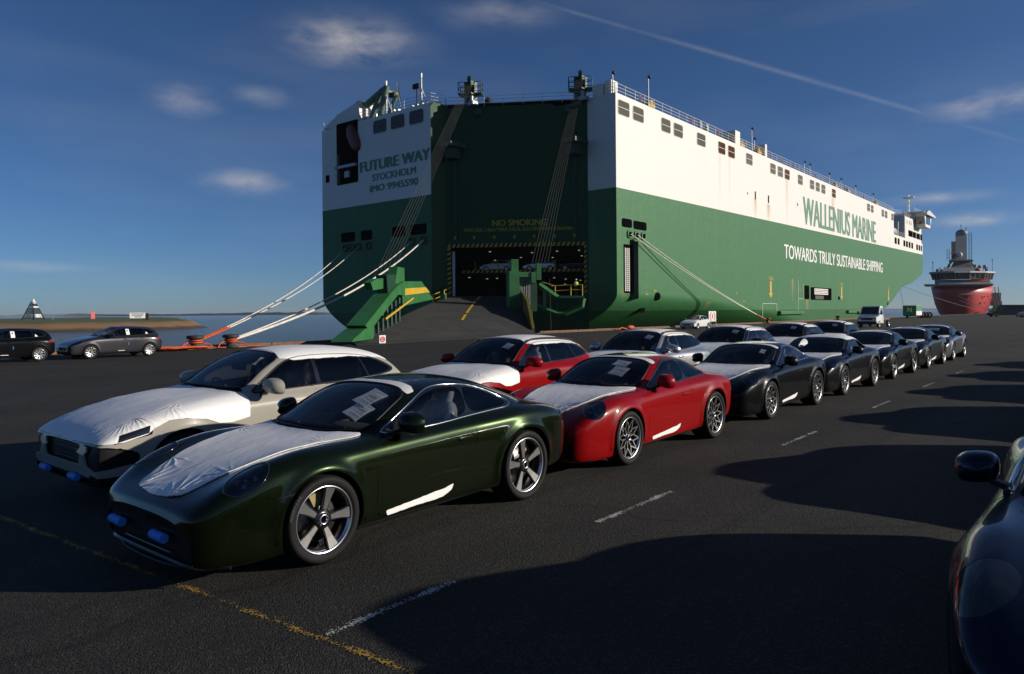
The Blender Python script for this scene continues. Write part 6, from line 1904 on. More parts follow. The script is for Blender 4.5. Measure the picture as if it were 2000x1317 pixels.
f = MB(); tbox(f, 1.05, 2.35, 1.75, 2.15, -.8, .1); tbox(f, 2.25, 2.45, .6, 2.1, -.6, .1); RP(f, 'tower_beam', M_GSTEEL)
f = MB(); f.tube([tw(1.1, .75), tw(2.4, .65), tw(2.1, .85)], .16, 6); f.tube([tw(1.0, .6), tw(2.15, .0)], .14, 6); f.cyl(tw(.5, -.4), tw(.5, .5), .3, 8); f.cyl(tw(.85, -.4), tw(.85, .5), .2, 8); RP(f, 'tower_foot', M_GSTEEL)
f = MB()
for a in np.linspace(1.15, 2.25, 7): f.cyl(tw(a, 2.1, -.3), tw(a, 5.6, -.3), .035, 5)
RP(f, 'hoist_wire', M_GALV)
f = MB(); tbox(f, 2.4, 3.1, 2.0, 4.9, -1.2, -.5); RP(f, 'sheave_housing', M_DGREEN)
# outrigger frame and platform
FD = Vector((.637, -.7705))
def fr(pts, r, name, m_, closed=False):
    f = MB(); f.tube(pts, r, 4, sm=False, closed=closed); return RP(f, name, m_)
fr([(60.35, 46.28, 4.75), (61.59, 44.77, 3.36)], .32, 'outrigger', M_GSTEEL)
fr([(59.81, 46.93, 2.75), (61.55, 44.83, 1.75), (62.1, 44.15, 1.75), (63.23, 42.8, 2.5), (63.3, 42.7, 3.3)], .28, 'outrigger', M_GSTEEL)
fr([(60.73, 45.82, 4.2), (60.75, 45.8, 2.3)], .2, 'outrigger', M_GSTEEL)
fr([(61.59, 44.77, 3.3), (61.57, 44.8, 1.8)], .12, 'outrigger', M_DGREEN)
f = MB(); f.box((62.5, 43.65, 3.45), (2.6, 1.6, .22), 0, Matrix.Rotation(-.88, 3, 'Z')); RP(f, 'platform', M_GSTEEL)
f = MB()
pts = [Vector((61.43, 44.98, 3.5)), Vector((62.47, 43.71, 3.6)), Vector((63.24, 42.79, 3.6))]
for p in pts: f.cyl(p, p + Vector((0, 0, 1.15)), .06, 5)
for z in (.6, 1.12):
    for a, b2 in zip([Vector((60.6, 46.0, 3.9))] + pts, pts): f.cyl(a + Vector((0, 0, z)), b2 + Vector((0, 0, z)), .045, 5)
RP(f, 'guard_rail', M_YEL)
# hoisting wires down to both arms
def wires(p0, p1, n, spread0, spread1, name='ramp_wire'):
    p0 = Vector(p0); p1 = Vector(p1); side = Vector((OD.x, OD.y, 0))
    for i in range(n):
        q = i / (n - 1) - .5; f = MB(); f.cyl(p0 + side * q * spread0, p1 + side * q * spread1, .016, 5); S(f, name, M_WIRE)
wires(ob(2.95, 28.9, .3), (47.2, 55.6, 5.4), 6, .9, 1.7); wires(ob(16.0, 28.9, .3), (58.9, 45.0, 6.9), 6, .7, 1.6)
# ------------------------------------------------------------------ the parked cars
P_GREEN = paint('oak_green_paint', (.009, .0155, .005), .7, .24)
P_RED = paint('bright_red_paint', (.235, .0015, .0025), .0, .35, .65)
P_BLACK = paint('black_paint', (.003, .003, .0035), .0, .3, .55)
P_BLACKM = paint('black_metallic_paint', (.006, .0065, .008), .5, .3, .6)
P_DGREEN = paint('deep_green_black_paint', (.004, .007, .006), .4, .3, .6)
P_GREY = paint('mid_grey_paint', (.075, .08, .09), .6, .32)
P_BEIGE = paint('chalk_beige_paint', (.34, .32, .275), .0, .3)
P_SILVER = paint('silver_paint', (.50, .51, .53), .75, .3)
P_NAVY = paint('night_blue_paint', (.006, .010, .026), .5, .3)
P_DGREY = paint('smoke_grey_paint', (.05, .05, .056), .7, .3)
P_WHITE = paint('white_paint', (.72, .72, .70), .0, .3)

g9 = 'low coupes parked nose to tail along the white line'
VR = 5.57
def foam(car, spots):
    for x, y, z in spots:
        b = MB(); b.cyl((x, y - .09, z), (x, y + .09, z + .004), .034, 16); b.cyl((x, y - .092, z), (x, y - .089, z), .030, 16)
        b.build('foam_bumper', M_BLUEFOAM, car)
def put_sport(u, pm, label, covers, wheel, **kw):
    kw.setdefault('dv', 0.0); dv = kw.pop('dv')
    yaw = kw.pop('yaw', random.uniform(-.008, .008))
    return assemble('sport', 'sports_car', (u - 1.02, VR + dv, 0), pm, label, 'car', g9, wheel, yaw, covers, **kw)
def papers(car, wsn, T, lst):
    for x, y, w, h_, r in lst: sheet('windscreen_label', x, y, w, h_, car, T['shell'], None, r, wsn)

car, wsn, T = put_sport(3.39, P_GREEN, 'dark green coupe with five broad silver wheel spokes, nearest of its row', ('hood_cover', 'roof_film', 'sill_film'), 'five', trim=M_SILVERTRIM, seat=M_PLASTICWRAP)
papers(car, wsn, T, [(1.92, -.34, .25, .24, -.22), (1.74, -.40, .24, .20, -.16)])
for wh in [o for o in car.children if o.name.startswith('wheel') and not o.name.startswith('wheel_h')]:
    ty = [o for o in wh.children if o.name.startswith('tyre')][0]
    r_ = .305 if wh.location.x < 2 else .322; yy = (.245 if wh.location.x < 2 else .305) * .5 * .99
    bm_ = bmesh.new()
    for i, ch in enumerate('GOODYEAR'):
        me = text_mesh(ch, .030, 0, 1.15, align='CENTER')
        a = PI / 2 - (i - 3.5) * .078
        M_ = Matrix.Translation((-r_ * math.cos(a), yy + .003, r_ * math.sin(a))) @ Matrix.Rotation(-(a - PI / 2) * -1, 4, 'Y') @ Matrix(((-1, 0, 0, 0), (0, 0, 1, 0), (0, 1, 0, 0), (0, 0, 0, 1)))
        me.transform(M_); bm_.from_mesh(me); bpy.data.meshes.remove(me)
    me = bpy.data.meshes.new('tyre_lettering'); bm_.to_mesh(me); bm_.free(); me.materials.append(mat('tyre_letter', (.06, .06, .058), .6))
    place('tyre_lettering', me, wh)
foam(car, [(.01, -.33, .35), (.01, .36, .345)])
m_ = MB(); m_.bx(4.50, 4.56, -.30, -.27, .50, .58, bev=.01); m_.build('blue_tag', M_BLUETAPE, car)
car, wsn, T = put_sport(7.95, P_RED, 'bright red coupe with thin mesh-spoke wheels', ('hood_cover_b', 'roof_film', 'sill_film'), 'mesh')
papers(car, wsn, T, [(1.98, -.20, .24, .16, -.1), (1.78, -.27, .24, .21, -.08)])
car, wsn, T = put_sport(12.81, P_BLACK, 'gloss black coupe with bright window trim, directly behind the red coupe', ('hood_cover_b', 'roof_film', 'sill_film'), 'mesh', trim=M_SILVERTRIM, seat=M_PLASTICWRAP)
papers(car, wsn, T, [(1.9, -.40, .10, .14, 0)])
car, wsn, T = put_sport(17.35, P_BLACKM, 'black open-top car with its fabric roof under white film', ('hood_cover', 'soft_top_cover', 'sill_film'), 'mesh', skip=('quarter_window', 'rear_window', 'sunroof'))
car, wsn, T = put_sport(22.1, P_BLACK, 'black coupe with broad five-spoke wheels behind the white-roofed open car', ('hood_cover', 'roof_film', 'sill_film'), 'five', seat=M_PLASTICWRAP)
car, wsn, T = put_sport(26.6, P_DGREEN, 'very dark green coupe between a black coupe and the grey last one', ('hood_cover', 'roof_film', 'sill_film'), 'mesh', dv=-.04)
car, wsn, T = put_sport(31.2, P_GREY, 'mid grey coupe, farthest of its row', ('hood_cover', 'roof_film'), 'five', dv=-.06)
papers(car, wsn, T, [(1.85, -.1, .4, .2, 0)])

gs = 'tall estate cars with white covered bonnets in the second row'
VS = 8.46
def put_suv(u, pm, label, covers, **kw):
    dv = kw.pop('dv', 0.0)
    return assemble('suv', 'sport_utility_car', (u, VS + dv, 0), pm, label, 'car', gs, 'twin', 0.0, covers, **kw)
car, wsn, T = put_suv(2.85, P_BEIGE, 'chalk beige sport utility car with a dark patch on its bonnet cover', ('hood_cover_hole', 'bonnet_patch', 'roof_cover'), skip=('roof_rail',))
foam(car, [(-.03, -.42, .31), (-.02, .40, .30)])
papers(car, wsn, T, [(2.02, -.42, .06, .16, .2)])
car, wsn, T = put_suv(7.70, P_RED, 'red sport utility car with white film on bonnet and roof', ('hood_cover', 'roof_cover'), seat=M_PLASTICWRAP)
papers(car, wsn, T, [(1.98, -.36, .17, .15, -.1)])
car, wsn, T = put_suv(12.65, P_SILVER, 'silver sport utility car behind the red one', ('hood_cover', 'roof_cover'), mirror=P_SILVER, seat=M_PLASTICWRAP)
papers(car, wsn, T, [(1.98, -.36, .17, .15, -.1)])
car, wsn, T = put_suv(17.5, P_NAVY, 'dark blue-black sport utility car with bright window trim behind the silver one', ('hood_cover', 'roof_cover'), trim=M_SILVERTRIM, rail=M_SILVERTRIM)
papers(car, wsn, T, [(1.98, -.36, .17, .15, -.1)])
car, wsn, T = put_suv(22.4, P_BLACK, 'black sport utility car, second from the far end of its row', ('hood_cover', 'roof_cover'))
papers(car, wsn, T, [(1.98, -.30, .17, .15, -.1)])
car, wsn, T = put_suv(27.0, P_GREY, 'grey sport utility car, farthest of its row, near the white chassis cab', ('hood_cover', 'roof_cover'))
papers(car, wsn, T, [(1.98, -.30, .17, .15, -.1)])

# row on the right; only the first reaches into view, the others throw their shadows across the lane
gr = 'dark coupes in the row at the right edge'
for i, (u, pm, lb) in enumerate(((3.2, P_NAVY, 'dark blue coupe cut off by the right edge'), (8.45, P_BLACK, 'black coupe in the right row, next behind the dark blue one'), (13.65, P_BLACKM, 'black coupe in the right row, third in line'),
                                 (18.85, P_NAVY, 'dark coupe in the right row, fourth in line'), (24.05, P_BLACK, 'dark coupe in the right row, fifth in line'), (29.2, P_BLACK, 'dark coupe in the right row, sixth in line'))):
    assemble('sport', 'sports_car', (u, -.29, 0), pm, lb, 'car', gr, 'five', 0.0, (), low=i > 0, trim=M_SILVERTRIM, skip=('bezel', 'lamp_unit'), over={'lens': M_GLOSSBLK, 'headlight': M_GLOSSBLK})

gh = 'small hatchbacks parked along the quay edge'
def put_hatch(x, y, pm, label, rz=0.0, low=False, z=0.0, film=True, group=gh):
    car, wsn, T = assemble('hatch', 'hatchback', (x, y, z), pm, label, 'car', group, 'swirl', rz, (), low=low)
    if film:
        sh = T['shell']
        for s in (-1, 1):
            m_ = MB()
            pts = []
            for z_ in np.linspace(1.03, 1.29, 5):
                yy = surf_y(sh, hatch_x(2.93), z_); pts.append((yy + .006, z_))
            x0, x1 = hatch_x(2.89) - .035, hatch_x(2.98) + .035
            m_.add([(x_, s * y_, z_) for y_, z_ in pts for x_ in (x0, x1)], [(2 * i, 2 * i + 1, 2 * i + 3, 2 * i + 2) for i in range(4)])
            m_.build('pillar_film', M_FILM2, car)
            m_ = MB(); yy = surf_y(sh, hatch_x(2.9), .62); m_.bx(hatch_x(2.9) - .014, hatch_x(2.9) + .014, s * (yy + .012) - .008, s * (yy + .012) + .008, .56, .68); m_.build('blue_tag', M_BLUETAPE, car)
            m_ = MB(); xa, xb = hatch_x(3.78), hatch_x(3.90); ya = surf_y(sh, xa, 1.06); m_.add([(xa, s * (ya + .004), 1.05), (xb, s * (surf_y(sh, xb, 1.06) + .004), 1.06), (xa + .02, s * (surf_y(sh, xa, 1.15) + .004), 1.16)], [(0, 1, 2)]); m_.build('corner_film', M_FILM2, car)
            m_ = MB(); yy = surf_y(sh, hatch_x(2.5), .33); m_.bx(hatch_x(2.35), hatch_x(2.7), s * (yy + .006) - .008, s * (yy + .006) + .008, .315, .335); m_.build('sill_film', M_FILM2, car)
    return car
put_hatch(12.09, 35.62, P_DGREY, 'smoke grey hatchback with white film on its door pillar by the quay')
put_hatch(7.60, 35.75, P_BLACK, 'black hatchback at the left edge, its rear towards the grey one')
put_hatch(70.3, 34.5, P_WHITE, 'small white hatchback standing alone below the ship', film=False, low=True)
# ------------------------------------------------------------------ mooring lines, bollards and quay clutter
M_BOLL = mat('bollard_iron', (.035, .03, .028), .7, var=.4, vscale=5)
def bollard(x, y, label, mt=None):
    m_ = MB()
    m_.lathe([(0, 0), (.42, 0), (.42, .06), (.26, .12), (.22, .40), (.30, .52), (.44, .56), (.46, .66), (.40, .74), (0, .76)], 24, 0, 'z')
    return tag(m_.build('bollard', mt or M_BOLL, None, (x, y, .03)), label, 'bollard', 'iron bollards on the quay edge')
bollard(19.9, 39.2, 'mushroom bollard wrapped in orange rope, nearer the hatchbacks')
bollard(22.0, 39.2, 'mushroom bollard holding the lowest white rope, nearer the ramp')
bollard(106.0, 39.2, 'red bollard holding two ropes below the green hull', mat('red_bollard', (.30, .03, .02), .6))
bollard(141.0, 39.2, 'dark bollard below the hull beside the white chassis cab')
def rope(p0, p1, sag, r, label, mt=None, sleeve=0.0, n=40, group='mooring ropes from the ship to the quay'):
    p0 = Vector(p0); p1 = Vector(p1)
    pts = []
    for i in range(n + 1):
        t = i / n; q = p0.lerp(p1, t); q.z -= sag * 4 * t * (1 - t); pts.append(q)
    root = empty('mooring_rope', p0, 0, None, label, 'rope', group)
    k = max(1, int(n * sleeve))
    if sleeve > 0:
        m_ = MB(); m_.tube([q - p0 for q in pts[:k + 1]], r * 1.35, 8); m_.build('sleeve', M_ORANGE, root)
    m_ = MB(); m_.tube([q - p0 for q in (pts[k:] if sleeve else pts)], r, 8); m_.build('line', mt or M_ROPE, root)
    return root
rope((19.9, 39.2, .45), (59.7, 77.6, 10.4), .9, .045, 'upper thin white rope running to the left stern corner', sleeve=.10)
rope((19.95, 39.2, .42), (59.7, 75.0, 10.45), .9, .045, 'second thin white rope below the uppermost one', sleeve=.10)
rope((22.0, 39.2, .48), (59.7, 64.9, 10.5), 1.0, .05, 'thin white rope just above the thick one')
rope((22.05, 39.2, .45), (59.7, 62.9, 10.5), 1.2, .085, 'thickest white rope, lowest of the stern lines')
rope((106.0, 39.2, .45), (73.55, 43.0, 10.8), .5, .06, 'left one of two ropes crossing the green hull', sleeve=.10)
rope((106.1, 39.2, .42), (75.15, 43.0, 10.8), .5, .06, 'right one of two ropes crossing the green hull', sleeve=.10)
rope((52.5, 38.9, .2), (63.2, 47.0, 5.5), .1, .02, 'thin line hanging beside the ramp platform', M_WIRE)
rope((300, 34, .4), (246, 55, 11.2), .6, .06, 'bow line from the car carrier to the quay', M_WIRE)
rope((186, 37, .4), (243, 50, 9.5), .3, .04, 'thin bow line running down behind the green trailer', M_WIRE)
# heap of orange rope
random.seed(21)
m_ = MB()
for k in range(6):
    pts = []; cx, cy = 18.5 + random.uniform(-.9, 1.8), 38.9 + random.uniform(-.35, .3); a0 = random.uniform(0, 6)
    for i in range(40):
        a = a0 + i * .36; rr = .35 + .25 * math.sin(i * .31 + k) + i * .012
        pts.append((cx + rr * math.cos(a) * 1.6, cy + rr * math.sin(a) * .6, .07 + .05 * k * .5 + .03 * math.sin(i * 1.3)))
    m_.tube(pts, .04, 6)
tag(m_.build('orange_rope_heap', M_ORANGE), 'heap of orange rope lying at the bollards', 'rope')
for i, (x0, y0, lb) in enumerate(((19.9, 39.2, 'orange rope looped round the left bollard'), (22.0, 39.2, 'orange rope looped round the right bollard'))):
    m_ = MB(); m_.tube([(x0 + .34 * math.cos(t), y0 + .34 * math.sin(t), .30 + .018 * t) for t in np.linspace(0, 12, 50)], .05, 6)
    m_.tube([(x0 + .34, y0, .35), (x0 + .75, y0 - .2, .25), (x0 + .95, y0 - .3, .07), (x0 + 1.6, y0 - .4, .06)], .04, 6)
    m_.tube([(x0 - .34, y0, .4), (x0 - .8, y0 - .3, .3), (x0 - 1.0, y0 - .4, .05)], .04, 6)
    tag(m_.build('rope_loop', M_ORANGE), lb, 'rope')
# square red and white warning lamp board at the ramp foot
wl = empty('warning_board', (29.6, 34.9, .0), -.1, None, 'small square white board with a red ring at the ramp foot', 'sign')
m_ = MB(); m_.bx(-.24, .24, -.03, .03, .06, .56, bev=.02); m_.build('panel', M_WHITE, wl)
m_ = MB(); m_.lathe([(.11, -.035), (.18, -.035), (.18, -.045), (.11, -.045)], 24, 0, 'y', (0, 0, .31), close=True); m_.lathe([(0, -.04), (.08, -.04)], 20, 0, 'y', (0, 0, .31)); m_.build('ring', M_REDP, wl)
m_ = MB(); m_.bx(-.26, .26, -.15, .15, 0, .06); m_.build('foot', M_BLKP, wl)
# chevron road sign on trestles
cs = empty('chevron_sign', (79.9, 36.0, 0), -.15, None, 'red and white chevron sign on a trestle by the white hatchback', 'sign')
m_ = MB(); m_.bx(-.75, .75, -.03, .03, .65, 1.85, bev=.02); m_.build('panel', M_WHITE, cs)
for s in (-1, 1):
    m_ = MB(); m_.prism([(s * .18, .75), (s * .32, .75), (s * .62, 1.25), (s * .32, 1.75), (s * .18, 1.75), (s * .46, 1.25)][::s], 'y', -.045, -.033); m_.build('chevron', M_REDP, cs)
m_ = MB(); m_.prism([(-.12, 1.0), (.12, 1.0), (.12, 1.5), (-.12, 1.5)], 'y', -.045, -.033); m_.build('centre_mark', M_REDP, cs)
for s in (-1, 1):
    m_ = MB(); m_.cyl((s * .6, -.3, 0), (s * .5, .03, .9), .03, 6); m_.cyl((s * .6, .5, 0), (s * .5, .05, .9), .03, 6); m_.build('leg', M_GALV, cs)
m_ = MB(); m_.tube([(64.2, 39.0, .06), (64.9, 39.1, .25), (65.6, 38.9, .08)], .07, 6); m_.ellipsoid((66.5, 39.0, .25), (.7, .3, .22), 14, 8)
tag(m_.build('life_ring_bag', M_ORANGE), 'small red bag and hose lying on the kerb below the hull', 'bag')

# ------------------------------------------------------------------ white chassis cab
def chassis_cab(loc, rz):
    v = empty('chassis_cab', loc, rz, None, 'white chassis cab truck without a body, parked beyond the second row', 'truck')
    W = 1.0
    prof = [(.05, .45), (.0, .62), (.03, .95), (.10, 1.08), (.62, 1.22), (.78, 1.30), (1.42, 2.18), (1.62, 2.28), (2.30, 2.28), (2.42, 2.2), (2.46, .50), (2.3, .42)]
    bm_ = bmesh.new()
    a = [bm_.verts.new((x, -W, z)) for x, z in prof]; c = [bm_.verts.new((x, W, z)) for x, z in prof]
    n = len(prof)
    bm_.faces.new(a); bm_.faces.new(c[::-1])
    for i in range(n): bm_.faces.new((a[i], c[i], c[(i + 1) % n], a[(i + 1) % n]))
    for vv in bm_.verts:
        if vv.co.z > 1.25: vv.co.y *= 1 - .10 * (vv.co.z - 1.25)
        if vv.co.x < .12: vv.co.y *= .94
    bmesh.ops.recalc_face_normals(bm_, faces=bm_.faces)
    bmesh.ops.bevel(bm_, geom=[e for e in bm_.edges], offset=.05, segments=3, affect='EDGES', profile=.6)
    me = bpy.data.meshes.new('cab'); bm_.to_mesh(me); bm_.free(); me.materials.append(P_WHITE)
    me.polygons.foreach_set('use_smooth', [True] * len(me.polygons)); me.set_sharp_from_angle(angle=.6)
    place('cab', me, v)
    m_ = MB(); m_.add([(.84, -.84, 1.385), (.84, .84, 1.385), (1.38, .80, 2.13), (1.38, -.80, 2.13)], [(0, 1, 2, 3)]); m_.v = [(x - .035, y, z + .03) for x, y, z in m_.v]; m_.build('windscreen', M_GLOSSBLK, v)
    for s in (-1, 1):
        m_ = MB(); pts = [(.98, 1.36), (1.10, 1.42), (1.52, 2.02), (2.18, 2.05), (2.22, 1.34)]
        m_.add([(x, s * (1.005 - .10 * (z - 1.25)), z) for x, z in pts], [tuple(range(5))]); m_.build('side_window', M_GLOSSBLK, v)
        m_ = MB(); m_.box((.12, s * .74, .98), (.22, .36, .24), bev=.05); m_.build('headlight', M_LED, v)
        m_ = MB(); m_.box((1.0, s * 1.16, 1.55), (.16, .16, .36), bev=.04); m_.cyl((1.0, s * .98, 1.45), (1.0, s * 1.12, 1.5), .03, 6); m_.build('mirror', M_BLACK, v)
        m_ = MB(); m_.bx(2.4, 5.0, s * .42 - .05, s * .42 + .05, .62, .82); m_.build('chassis_rail', M_BLACK, v)
    m_ = MB(); m_.bx(-.03, .09, -.55, .55, .80, 1.02, bev=.03); m_.build('grille', M_BLACK, v)
    m_ = MB(); m_.bx(-.06, .25, -.96, .96, .34, .66, bev=.06); m_.build('bumper', M_BLACK, v)
    m_ = MB(); m_.bx(2.6, 5.0, -.9, .9, .84, .90); m_.bx(2.52, 2.6, -.95, .95, .8, 1.2); m_.build('load_frame', M_GALV, v)
    t, rim, br = wheel_meshes('swirl', .35, .22)
    for x in (.95, 4.35):
        for s in (-1, 1):
            wh = empty('wheel', (x, s * .88, .35), 0 if s > 0 else PI, v); place('tyre', t, wh); place('rim', rim, wh)
    return v
chassis_cab((83.0, 20.2, 0), -.05)

# green and white trailer, tyres, far vans
tr = empty('box_trailer', (167.4, 32.6, 0), -.03, None, 'small green box trailer with white side far along the quay', 'trailer')
m_ = MB(); m_.bx(0, .12, -1.25, 1.25, .6, 2.65, bev=.03); m_.build('front_panel', mat('trailer_green', (.03, .20, .07), .5), tr)
m_ = MB(); m_.bx(.12, 5.0, -1.24, 1.24, .6, 2.63, bev=.03); m_.build('body', M_WHITE, tr)
m_ = MB(); m_.bx(.14, 4.9, -1.26, -1.24, 1.5, 2.6); m_.build('side_panel', MATS['trailer_green'], tr)
me = text_mesh('N', 1.2, .05); m_o = place('emblem', me, tr); me.materials.clear(); me.materials.append(MATS['letter_white'])
m_o.rotation_euler = (PI / 2, 0, -PI / 2); m_o.location = (-.02, .45, 1.35)
for s in (-1, 1):
    m_ = MB(); m_.cyl((2.6, s * 1.15, .35), (2.6, s * .9, .35), .35, 16); m_.build('wheel', M_RUBBER, tr)
m_ = MB(); m_.cyl((.3, 0, 0), (.3, 0, .6), .06, 6); m_.bx(.1, 4.8, -1, 1, .45, .6); m_.build('chassis', M_BLACK, tr)
for i in range(4):
    m_ = MB(); m_.lathe([(.32, -.5), (.58, -.5), (.62, -.4), (.62, .4), (.58, .5), (.32, .5)], 18, 0, 'x', (0, 0, .62), close=True)
    tag(m_.build('fender_tyre', M_RUBBER, None, (174 + i * 1.2, 31.8 - i * .35, 0)), ('black tyre nearest the green trailer, first of the line', 'second black tyre from the green trailer', 'third black tyre from the green trailer', 'black tyre farthest from the green trailer')[i], 'tyre', 'black tyres beside the green trailer')
def panel_van(loc, rz, label, pm, L_=5.4, H=2.3):
    v = empty('panel_van', loc, rz, None, label, 'van', 'vans at the far right')
    m_ = MB(); prof = [(.05, .40), (0, .9), (.9, 1.15), (1.6, H - .12), (1.9, H), (L_ - .1, H - .05), (L_, .5), (L_ - .1, .38)]
    m_.prism(prof, 'y', -.95, .95); m_.build('body', pm, v)
    m_ = MB(); m_.prism([(1.0, 1.22), (1.55, H - .25), (2.3, H - .25), (2.3, 1.25)], 'y', -.965, .965); m_.build('window', M_GLOSSBLK, v)
    m_ = MB(); m_.add([(.86, -.82, 1.20), (.86, .82, 1.20), (1.52, .78, H - .2), (1.52, -.78, H - .2)], [(0, 1, 2, 3)]); m_.v = [(x - .03, y, z + .01) for x, y, z in m_.v]; m_.build('windscreen', M_GLOSSBLK, v)
    for x in (.95, L_ - 1.1):
        for s in (-1, 1): m_ = MB(); m_.cyl((x, s * .75, .34), (x, s * .98, .34), .34, 16); m_.build('wheel', M_RUBBER, v)
panel_van((193, 21.6, 0), -.80, 'long dark blue panel van standing near the red vessel', P_NAVY, 8.5, 2.7)
panel_van((181, 14.9, 0), -.75, 'silver car-derived van in front of the dark blue van', P_SILVER, 4.4, 1.85)
panel_van((215, 12.0, 0), -.8, 'dark van behind the dark blue panel van', P_BLACK, 5.6, 2.4)

# ------------------------------------------------------------------ red offshore vessel beyond the bow
M_RVRED = mat('vessel_red', (.44, .028, .03), .45, var=.12, vscale=.3)
M_RVDK = mat('vessel_dark', (.075, .075, .08), .6)
M_RVGREY = mat('vessel_grey', (.26, .27, .28), .6)
rv = empty('offshore_vessel', (349.5, 48.5, -3), 0, None, 'red offshore work vessel with tall grey crane tower beyond the bow', 'ship')
Fv = Vector((.990, .137)); Rv = Vector((math.sin(VIEW_ANGLE), -math.cos(VIEW_ANGLE)))
BX = Vector((.985, .17))                                       # bow points at the camera side
def vp(a, f_, z): return (Rv.x * a + Fv.x * f_, Rv.y * a + Fv.y * f_, z + 3)
m_ = MB(); lv = [(-3, .55, 2), (0, .80, 0), (4, .93, -1.5), (8, 1.0, -2.5), (11.2, 1.05, -3.2)]
ring_n = 25; vs_ = []; fs = []
for z, wd, fo in lv:
    for i in range(ring_n):
        t = -1 + 2 * i / (ring_n - 1); a = 12.8 * wd * math.copysign(abs(t) ** .8, t); depth = fo + 16 * abs(t) ** 2.6
        vs_.append(vp(a, depth, z))
    for a in (12.8, -12.8): vs_.append(vp(a * wd, 80, z))
k = ring_n + 2
for i in range(len(lv) - 1):
    for j in range(k): fs.append((i * k + j, i * k + (j + 1) % k, (i + 1) * k + (j + 1) % k, (i + 1) * k + j))
fs.append(tuple((len(lv) - 1) * k + j for j in range(k)))
m_.add(vs_, fs, 0, True); m_.build('hull', M_RVRED, rv)
def vbox(name, a0, a1, f0, f1, z0, z1, mt, taper=0.0):
    m_ = MB(); p = []
    for z, tp in ((z0, 0), (z1, taper)):
        for f_ in (f0 + tp * .5, f1):
            for a in (a0 + tp, a1 - tp): p.append(vp(a, f_, z))
    m_.add(p, [(0, 1, 3, 2), (4, 6, 7, 5), (0, 4, 5, 1), (2, 3, 7, 6), (0, 2, 6, 4), (1, 5, 7, 3)]); return m_.build(name, mt, rv)
vbox('helideck', -15.5, 12.5, -6, 10, 11.3, 11.9, M_RVDK)
vbox('accommodation', -11.5, 11.5, 4, 26, 11.9, 14.0, M_RVGREY)
m_ = MB()
pa = [(-12.5, 8), (-9, 3), (-3, 0), (3, 0), (9, 3), (12.5, 8)]
lo = [vp(a, f_, 14.0) for a, f_ in pa]; hi = [vp(a * 1.06, f_ - 1.4, 16.6) for a, f_ in pa]
m_.add(lo + hi, [(i, i + 1, 7 + i, 6 + i) for i in range(5)]); m_.build('bridge_window', M_GLOSSBLK, rv)
for i in range(6):
    for t in (0, .33, .66):
        if i == 5 and t > 0: continue
        q = [Vector(lo[i]).lerp(Vector(lo[min(5, i + 1)]), t), Vector(hi[i]).lerp(Vector(hi[min(5, i + 1)]), t)]
        m_ = MB(); m_.cyl(q[0], q[1], .14, 4); m_.build('mullion', M_RVGREY, rv)
m_ = MB(); m_.add([vp(a * 1.12, f_ - 2, 16.6) for a, f_ in pa] + [vp(13.5, 22, 16.6), vp(-13.5, 22, 16.6)], [tuple(range(8))]); m_.add([vp(a * 1.10, f_ - 1.6, 17.3) for a, f_ in pa] + [vp(13.4, 22, 17.3), vp(-13.4, 22, 17.3)], [tuple(range(8))])
q = [vp(a * 1.12, f_ - 2, 16.6) for a, f_ in pa] + [vp(a * 1.10, f_ - 1.6, 17.3) for a, f_ in pa]; m_.add(q, [(i, i + 1, 7 + i, 6 + i) for i in range(5)]); m_.build('bridge_roof', M_RVGREY, rv)
vbox('tower_base', -6, 5.5, 10, 22, 17.3, 22.0, M_RVDK, 2.5)
vbox('crane_tower', -2.8, 2.0, 12, 17, 22.0, 34.0, M_RVGREY)
vbox('upper_house', -8.5, 7.5, 8, 22, 17.3, 19.2, M_RVGREY, .8)
vbox('tower_shoulder', -4.6, -2.8, 12, 17, 22.0, 30.5, M_RVDK)
vbox('tower_platform', -5.6, 4.6, 10, 18, 22.0, 22.6, M_RVDK)
vbox('red_canopy', 3.0, 11.5, 3.5, 8, 13.0, 14.2, M_REDP, .6)
vbox('white_band', -9.5, 12.0, 1.5, 6, 11.95, 12.7, M_WHITE)
for a0, a1 in ((-7.5, -4.2), (6.5, 3.0)): m_ = MB(); m_.cyl(vp(a0, 12, 17.3), vp(a1, 12, 23), .35, 6); m_.build('mast_stay', M_RVDK, rv)
m_ = MB()
for a in (-6.4, -5.4): m_.cyl(vp(a, 11, 22.6), vp(a, 11, 27), .10, 5)
for z in (23.6, 24.8, 26, 27): m_.cyl(vp(-6.4, 11, z), vp(-5.4, 11, z), .08, 5)
m_.build('mast_ladder', M_RVDK, rv)
for k, (a, z) in enumerate(((-10.5, 17.6), (-8.8, 17.5), (10.2, 17.6), (5.4, 19.4), (-5.5, 19.5))):
    m_ = MB(); m_.box(vp(a, 9, z + .5), (.9, .9, 1.1)); m_.build('deck_unit', M_RVGREY if k % 2 else M_RVDK, rv)
m_ = MB(); m_.ellipsoid(vp(-.2, 14, 34.2), (2.2, 2.2, 1.6)); m_.build('tower_dome', M_RVGREY, rv)
m_ = MB(); m_.ellipsoid(vp(-1.0, 11.4, 24.8), (1.0, 1.0, 1.0)); m_.build('radome', M_WHITE, rv)
m_ = MB()
for a in (2.9, 4.1): m_.cyl(vp(a, 13, 18), vp(a, 13, 34), .12, 5)
for z in np.arange(18.5, 34, 1.1): m_.cyl(vp(2.9, 13, z), vp(4.1, 13, z + .5), .09, 4)
m_.build('ladder_truss', M_RVDK, rv)
m_ = MB()
